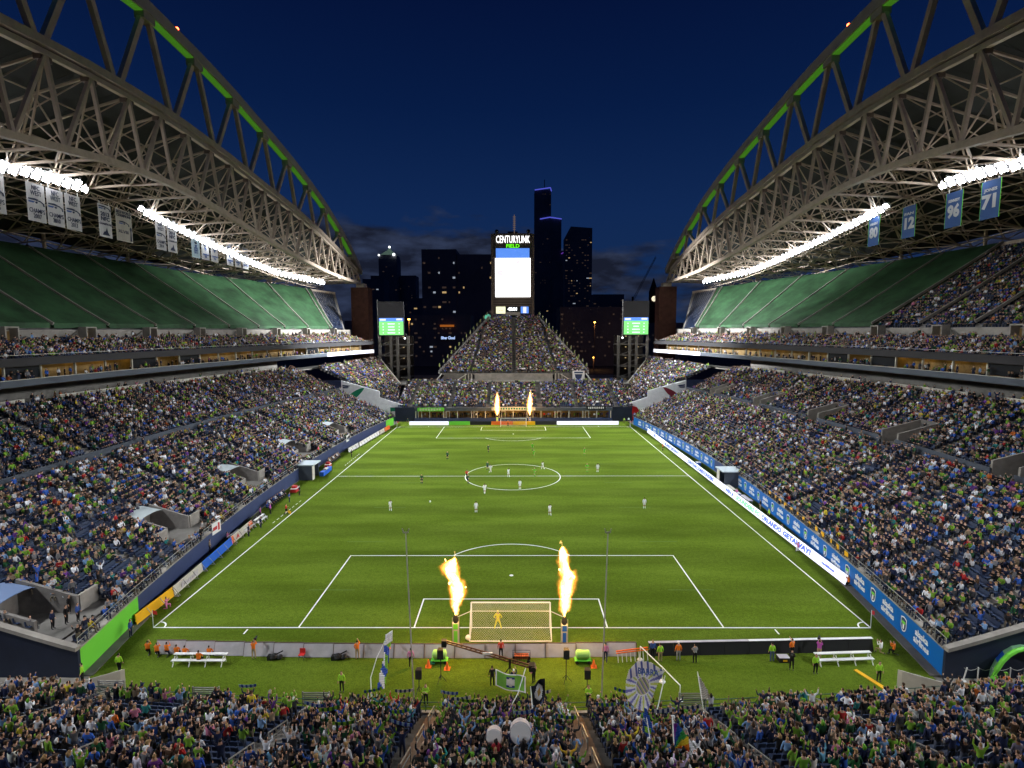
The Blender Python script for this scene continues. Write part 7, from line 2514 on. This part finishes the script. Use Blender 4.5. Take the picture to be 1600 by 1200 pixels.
g = MB(); g.box(1.5, 1.95, -.95, -.45, 1.3, 1.8); g.tube([(1.85, -1.1, 1.55), (1.85, -.35, 1.55)], .22, 10); g.build('counterweight', M['black'], cj)
g = MB(); g.bar((.0, -.3, 1.2), (.0, -.3, 1.95), .16)
for a in range(3):
    t = 2 * PI * a / 3 + .5; g.bar((0, -.3, 1.3), (.0 + .8 * math.cos(t), -.3 + .8 * math.sin(t), .12), .07); g.bar((.0 + .8 * math.cos(t), -.3 + .8 * math.sin(t), .12), (.0 + .8 * math.cos(t + 2.09), -.3 + .8 * math.sin(t + 2.09), .12), .05)
    g.tube([(.0 + .8 * math.cos(t), .26 * -1 + .8 - .0 * 1 + .8 * 0 if False else -.34 + .8 * math.sin(t), .12), (.0 + .8 * math.cos(t), -.26 + .8 * math.sin(t), .12)], .12, 8)
g.build('tripod', M['black'], cj)
tank_me = None
for x, lab in ((-6.0, 'lime gas tank cart left of the near goal'), (6.15, 'lime gas tank on a cart right of the near goal')):
    t = thing('tank_cart', lab, 'cart', (x, -5.35, 0))
    g = MB(); g.tube([(-.62, 0, .72), (-.52, 0, .72), (.52, 0, .72), (.62, 0, .72)], [.16, .36, .36, .16], 14); g.build('tank', mat('tank_lime', (.33, .62, .16), .4) if x < 0 else bpy.data.materials['tank_lime'], t, smooth=False)
    g = MB()
    for a in (-.4, .4):
        g.bar((a, -.3, .15), (a, -.05, .5), .05); g.bar((a, .3, .15), (a, .05, .5), .05)
    g.box(-.7, .7, -.32, .32, .22, .28); g.build('chassis', M['lime'], t)
    for a in (-.5, .5):
        for b in (-.33, .33):
            g = MB(); g.tube([(a, b - .04, .14), (a, b + .04, .14)], .14, 10); g.build('wheel', M['black'], t)
o = thing('hose_bag', 'small green bundle at the foot of the left tank cart', 'bag', (-6.75, -5.75, 0))
g = MB(); g.ball((0, 0, .14), .22, 8, sz=.7); g.ball((.25, .1, .1), .16, 8, sz=.7); g.build('bundle', M['tealgreen'], o)
wc = thing('wire_cart', 'open wire utility cart with red load behind the near goal', 'cart', (.95, -5.3, 0))
g = MB()
for z in (.35, .6, .85):
    g.bar((-.75, -.3, z), (.75, -.3, z), .03); g.bar((-.75, .3, z), (.75, .3, z), .03); g.bar((-.75, -.3, z), (-.75, .3, z), .03); g.bar((.75, -.3, z), (.75, .3, z), .03)
for k in range(9): g.bar((-.75 + k * .1875, -.3, .35), (-.75 + k * .1875, -.3, .85), .02)
g.build('cage', M['black'], wc)
g = MB(); g.box(-.6, .6, -.22, .22, .36, .62); g.build('load', mat('cart_red', (.35, .08, .03), .7), wc)
for a in (-.6, .6):
    for b in (-.28, .28):
        g = MB(); g.tube([(a, b - .04, .16), (a, b + .04, .16)], .16, 10); g.build('wheel', M['black'], wc)
for x, y, lab in ((-6.85, -6.0, 'orange traffic cone left of the left tank cart'), (-5.25, -6.3, 'orange traffic cone right of the left speaker'), (7.0, -6.0, 'orange traffic cone beside the right tank cart')):
    c = thing('traffic_cone', lab, 'cone', (x, y, 0))
    g = MB(); g.tube([(0, 0, .03), (0, 0, .62)], [.19, .04], 12); g.build('body', M['orange'], c)
    g = MB(); g.box(-.25, .25, -.25, .25, 0, .03); g.build('base', M['orange'], c)
for x, y, h, lab in ((-5.55, -7.9, 2.0, 'black loudspeaker on a tall pole, second from left'), (-7.05, -9.3, 1.25, 'black loudspeaker on a pole, leftmost'), (4.5, -7.9, 2.0, 'black loudspeaker on a tall pole, third from left'), (6.0, -9.3, 1.25, 'black loudspeaker on a pole, rightmost')):
    t = thing('speaker_on_pole', lab, 'loudspeaker', (x, y, 0))
    g = MB(); g.hexa([(-.24, -.22, h), (.24, -.22, h), (.19, .22, h), (-.19, .22, h)], [(-.24, -.22, h + .75), (.24, -.22, h + .75), (.19, .22, h + .75), (-.19, .22, h + .75)]); g.build('cabinet', M['black'], t)
    g = MB(); g.box(-.2, .2, -.235, -.222, h + .06, h + .69); g.build('grille', M['fascia_dark'], t)
    g = MB(); g.tube([(0, 0, .1), (0, 0, h)], .035, 8)
    for a in range(3): g.bar((0, 0, .55), (.45 * math.cos(2.1 * a), .45 * math.sin(2.1 * a), 0), .03)
    g.build('pole', M['black'], t)
ld = thing('ladder', 'orange ladder lying on its side against the grey panels', 'ladder', (10.4, -5.0, 0), .12)
g = MB(); g.bar((-1.4, 0, .85), (1.4, 0, 1.0), .09); g.bar((-1.4, -.1, .72), (1.4, -.1, .87), .07); g.build('side_rail', M['orange'], ld)
for k in range(8): g = MB(); g.bar((-1.3 + k * .37, -.1, .72 + k * .02), (-1.3 + k * .37, -.35, .05), .045); g.build('rung', M['white'], ld)
cr2 = thing('rope_stanchions', 'line of three white weighted stanchions with slack white rope, right of the tank cart', 'barrier', (12.0, -8.2, 0))
ps_ = [(-.9, 3.2, 1.2), (.2, .3, 1.2), (.95, -1.9, 1.2)]
for p in ps_:
    g = MB(); g.tube([(p[0], p[1], .05), (p[0], p[1], p[2])], .035, 8); g.build('post', M['white'], cr2)
    g = MB(); g.tube([(p[0], p[1], 0), (p[0], p[1], .08)], [.26, .2], 14); g.build('base', M['white'], cr2)
g = MB(); g.bar(ps_[0], ps_[1], .06); g.bar(ps_[1], ps_[2], .06); g.build('rope', M['white'], cr2)
cs = thing('equipment_case', 'dark flat equipment case with a yellow label, left of the right bench', 'case', (22.6 + .6, -5.9 + .7, 0))
g = MB(); g.box(-.45, .45, -.3, .3, .06, .42); g.build('box', M['black'], cs)
g = MB(); g.box(-.15, .2, -.31, -.301, .14, .3); g.build('label', M['yellow'], cs)
g = MB(); g.box(-.45, .45, -.3, .3, .421, .46); g.build('lid', M['grey'], cs)
g = MB(); g.hexa([(0, 0, .0), (.35, 0, .0), (.35, 2.6, .0), (0, 2.6, .0)], [(0, 0, .05), (.35, 0, .05), (.35, 2.6, .05), (0, 2.6, .05)])
o = g.build('yellow_ramp', M['yellow']); o.location = (29.3, -8.9, 0); o.rotation_euler = (0, 0, .35); tag(o, 'narrow yellow cable ramp on the grass below the right bench', 'ramp')
g = MB(); g.ball((0, 0, .25), .26, 10, sz=.95); o = g.build('white_bag', M['white']); o.location = (-3.85, -2.1, 0); tag(o, 'white bundled bag on the grass between the left cannon and the goal', 'bag')
for x, lab in ((-20.3, 'first dark equipment pile leaning on the grey panels'), (-14.8, 'larger dark equipment pile leaning on the grey panels')):
    b = thing('equipment_pile', lab, 'equipment', (x, -5.0, 0))
    g = MB(); g.ball((0, 0, .25), .35, 8, sz=.8); g.ball((.5, .05, .2), .28, 8, sz=.7); g.bar((-.6, 0, .05), (.7, .3, .6), .08); g.box(-.5, -.1, -.2, .2, 0, .4); g.build('bags', M['black'], b)
o = thing('folding_chair', 'red folding chair against the grey panels', 'chair', (-17.9, -4.95, 0))
g = MB(); g.box(-.24, .24, -.2, .22, .40, .45); g.build('seat', M['red'], o)
g = MB(); g.box(-.24, .24, .2, .24, .45, .85); g.build('backrest', M['red'], o)
for q in (-1, 1): g = MB(); g.bar((q * .22, -.2, 0), (q * .22, .2, .42), .03); g.bar((q * .22, .2, 0), (q * .22, -.18, .42), .03); g.build('leg', M['black'], o)
# inflatable team tunnel in the right tunnel mouth
it = thing('inflatable_tunnel', 'pale green inflatable tunnel with lime edge, blue band and crest at the near right', 'inflatable', (36.2, -6.4, 0), .15)
g = MB(); n_ = 10
for k in range(n_):
    a0, a1 = PI * k / n_, PI * (k + 1) / n_
    P_ = lambda a, e_: (2.6 * math.cos(a) + (1.3 if e_ else 0) + 1.6, (-.2 if e_ == 0 else 5.4), 2.9 * math.sin(a))
    g.poly([(1.6 - 2.6 * math.cos(a0) + 2.4, -2.4, 2.9 * math.sin(a0)), (1.6 - 2.6 * math.cos(a1) + 2.4, -2.4, 2.9 * math.sin(a1)), (1.6 - 2.6 * math.cos(a1) + 7, 3.2, 2.9 * math.sin(a1)), (1.6 - 2.6 * math.cos(a0) + 7, 3.2, 2.9 * math.sin(a0))], 0 if k != 2 else 2)
g.build('shell', [mat('inflatable_pale', (.20, .42, .24), .5), M['lime'], M['blue2']], it, smooth=True)
g = MB(); g.tube([(1.6 - 2.65 * math.cos(PI * k / 12) + 2.4, -2.4, 2.95 * math.sin(PI * k / 12)) for k in range(13)], .18, 8); g.build('edge_roll', M['lime'], it)
# white stanchions with chain in front of the right tunnel
st2 = thing('chain_stanchions', 'row of white posts with a slack chain in front of the right tunnel mouth', 'barrier', (36.3, -7.8, 0))
for k in range(5):
    x = k * 1.15 + (.25 if k > 2 else 0)
    g = MB(); g.tube([(x, 0, 0), (x + (.25 if k == 0 else 0), 0, 1.15)], .05, 8); g.tube([(x, 0, 0), (x, 0, .06)], .22, 10); g.build('post', M['white'], st2)
    if k < 4:
        x2 = (k + 1) * 1.15 + (.25 if k + 1 > 2 else 0)
        g = MB(); g.tube([(x + (x2 - x) * u, 0, 1.12 - .22 * math.sin(PI * u)) for u in (0, .25, .5, .75, 1)], .02, 5); g.build('chain', M['rail'], st2)
# benches' canopy tables beyond the LED boards
for k, (x, y, c, lab) in enumerate(((38.0, 43.5, 'cream', 'cream folding table behind the LED boards'), (38.2, 37.5, 'grey', 'grey bench behind the LED boards'), (38.6, 62, 'blue2', 'blue drinks crate stack behind the far LED boards'), (38.0, 40.6, 'blue2', 'blue cool box behind the LED boards'))):
    t = thing('side_table', lab, 'table', (x, y, 0))
    if c in ('cream', 'grey'):
        g = MB(); g.box(-.4, .4, -1.6, 1.6, .7, .76); g.build('table_top', M[c], t)
        for a in (-.3, .3):
            for b in (-1.4, 1.4): g = MB(); g.box(a - .03, a + .03, b - .03, b + .03, 0, .7); g.build('leg', M['rail'], t)
    else:
        g = MB(); g.box(-.4, .4, -.5, .5, 0, .55); g.build('box', M[c], t); g = MB(); g.box(-.42, .42, -.52, .52, .551, .66); g.build('lid', M['white'], t)
# red coolers / kit boxes by the left benches
for k, (x, y) in enumerate(((-38.0, 43.2), (-38.0, 60.2))):
    t = thing('kit_trolley', 'red and white kit trolley beside the %s left bench' % ('nearer', 'farther')[k], 'trolley', (x, y, 0))
    g = MB(); g.box(-.5, .5, -.7, .7, .15, .7); g.build('box', M['red'], t); g = MB(); g.box(-.52, .52, -.72, .72, .701, .8); g.build('lid', M['white'], t)
    g = MB(); g.box(-.35, .35, -.4, .4, .801, 1.2); g.build('upper_box', M['red'], t)
tb = thing('drinks_table', 'blue-draped table by the left tunnel shelter', 'table', (-37.0, 56.0, 0))
g = MB(); g.box(-.4, .4, -2.4, 2.4, 0, .78); g.build('drape', M['blue2'], tb)
g = MB(); g.box(-.3, .3, -.6, .6, .781, 1.0); g.build('crate', M['cream'], tb)
sb_ = bpy.data.objects.get('wall_sign')
for (x, y, lab, tx) in ((-W(19.5) + .0, 19.5, 'white sign with a red mark hung on the left wall below the first walkway', 'red'), (-W(78) + .0, 78, 'white square sign on the left wall towards the far end', 'navy')):
    t = thing('wall_sign', lab, 'sign', (x + .06, y, 2.55), 0)
    g = MB(); g.box(0, .05, -1.0, 1.0, -.75, .75); g.build('board', M['white'], t)
    g = MB(); g.box(.051, .06, .35, .75, -.5, .5); g.box(.051, .06, -.8, .15, -.25, .2); g.build('print', M[tx], t)
print('objects', len(bpy.data.objects))
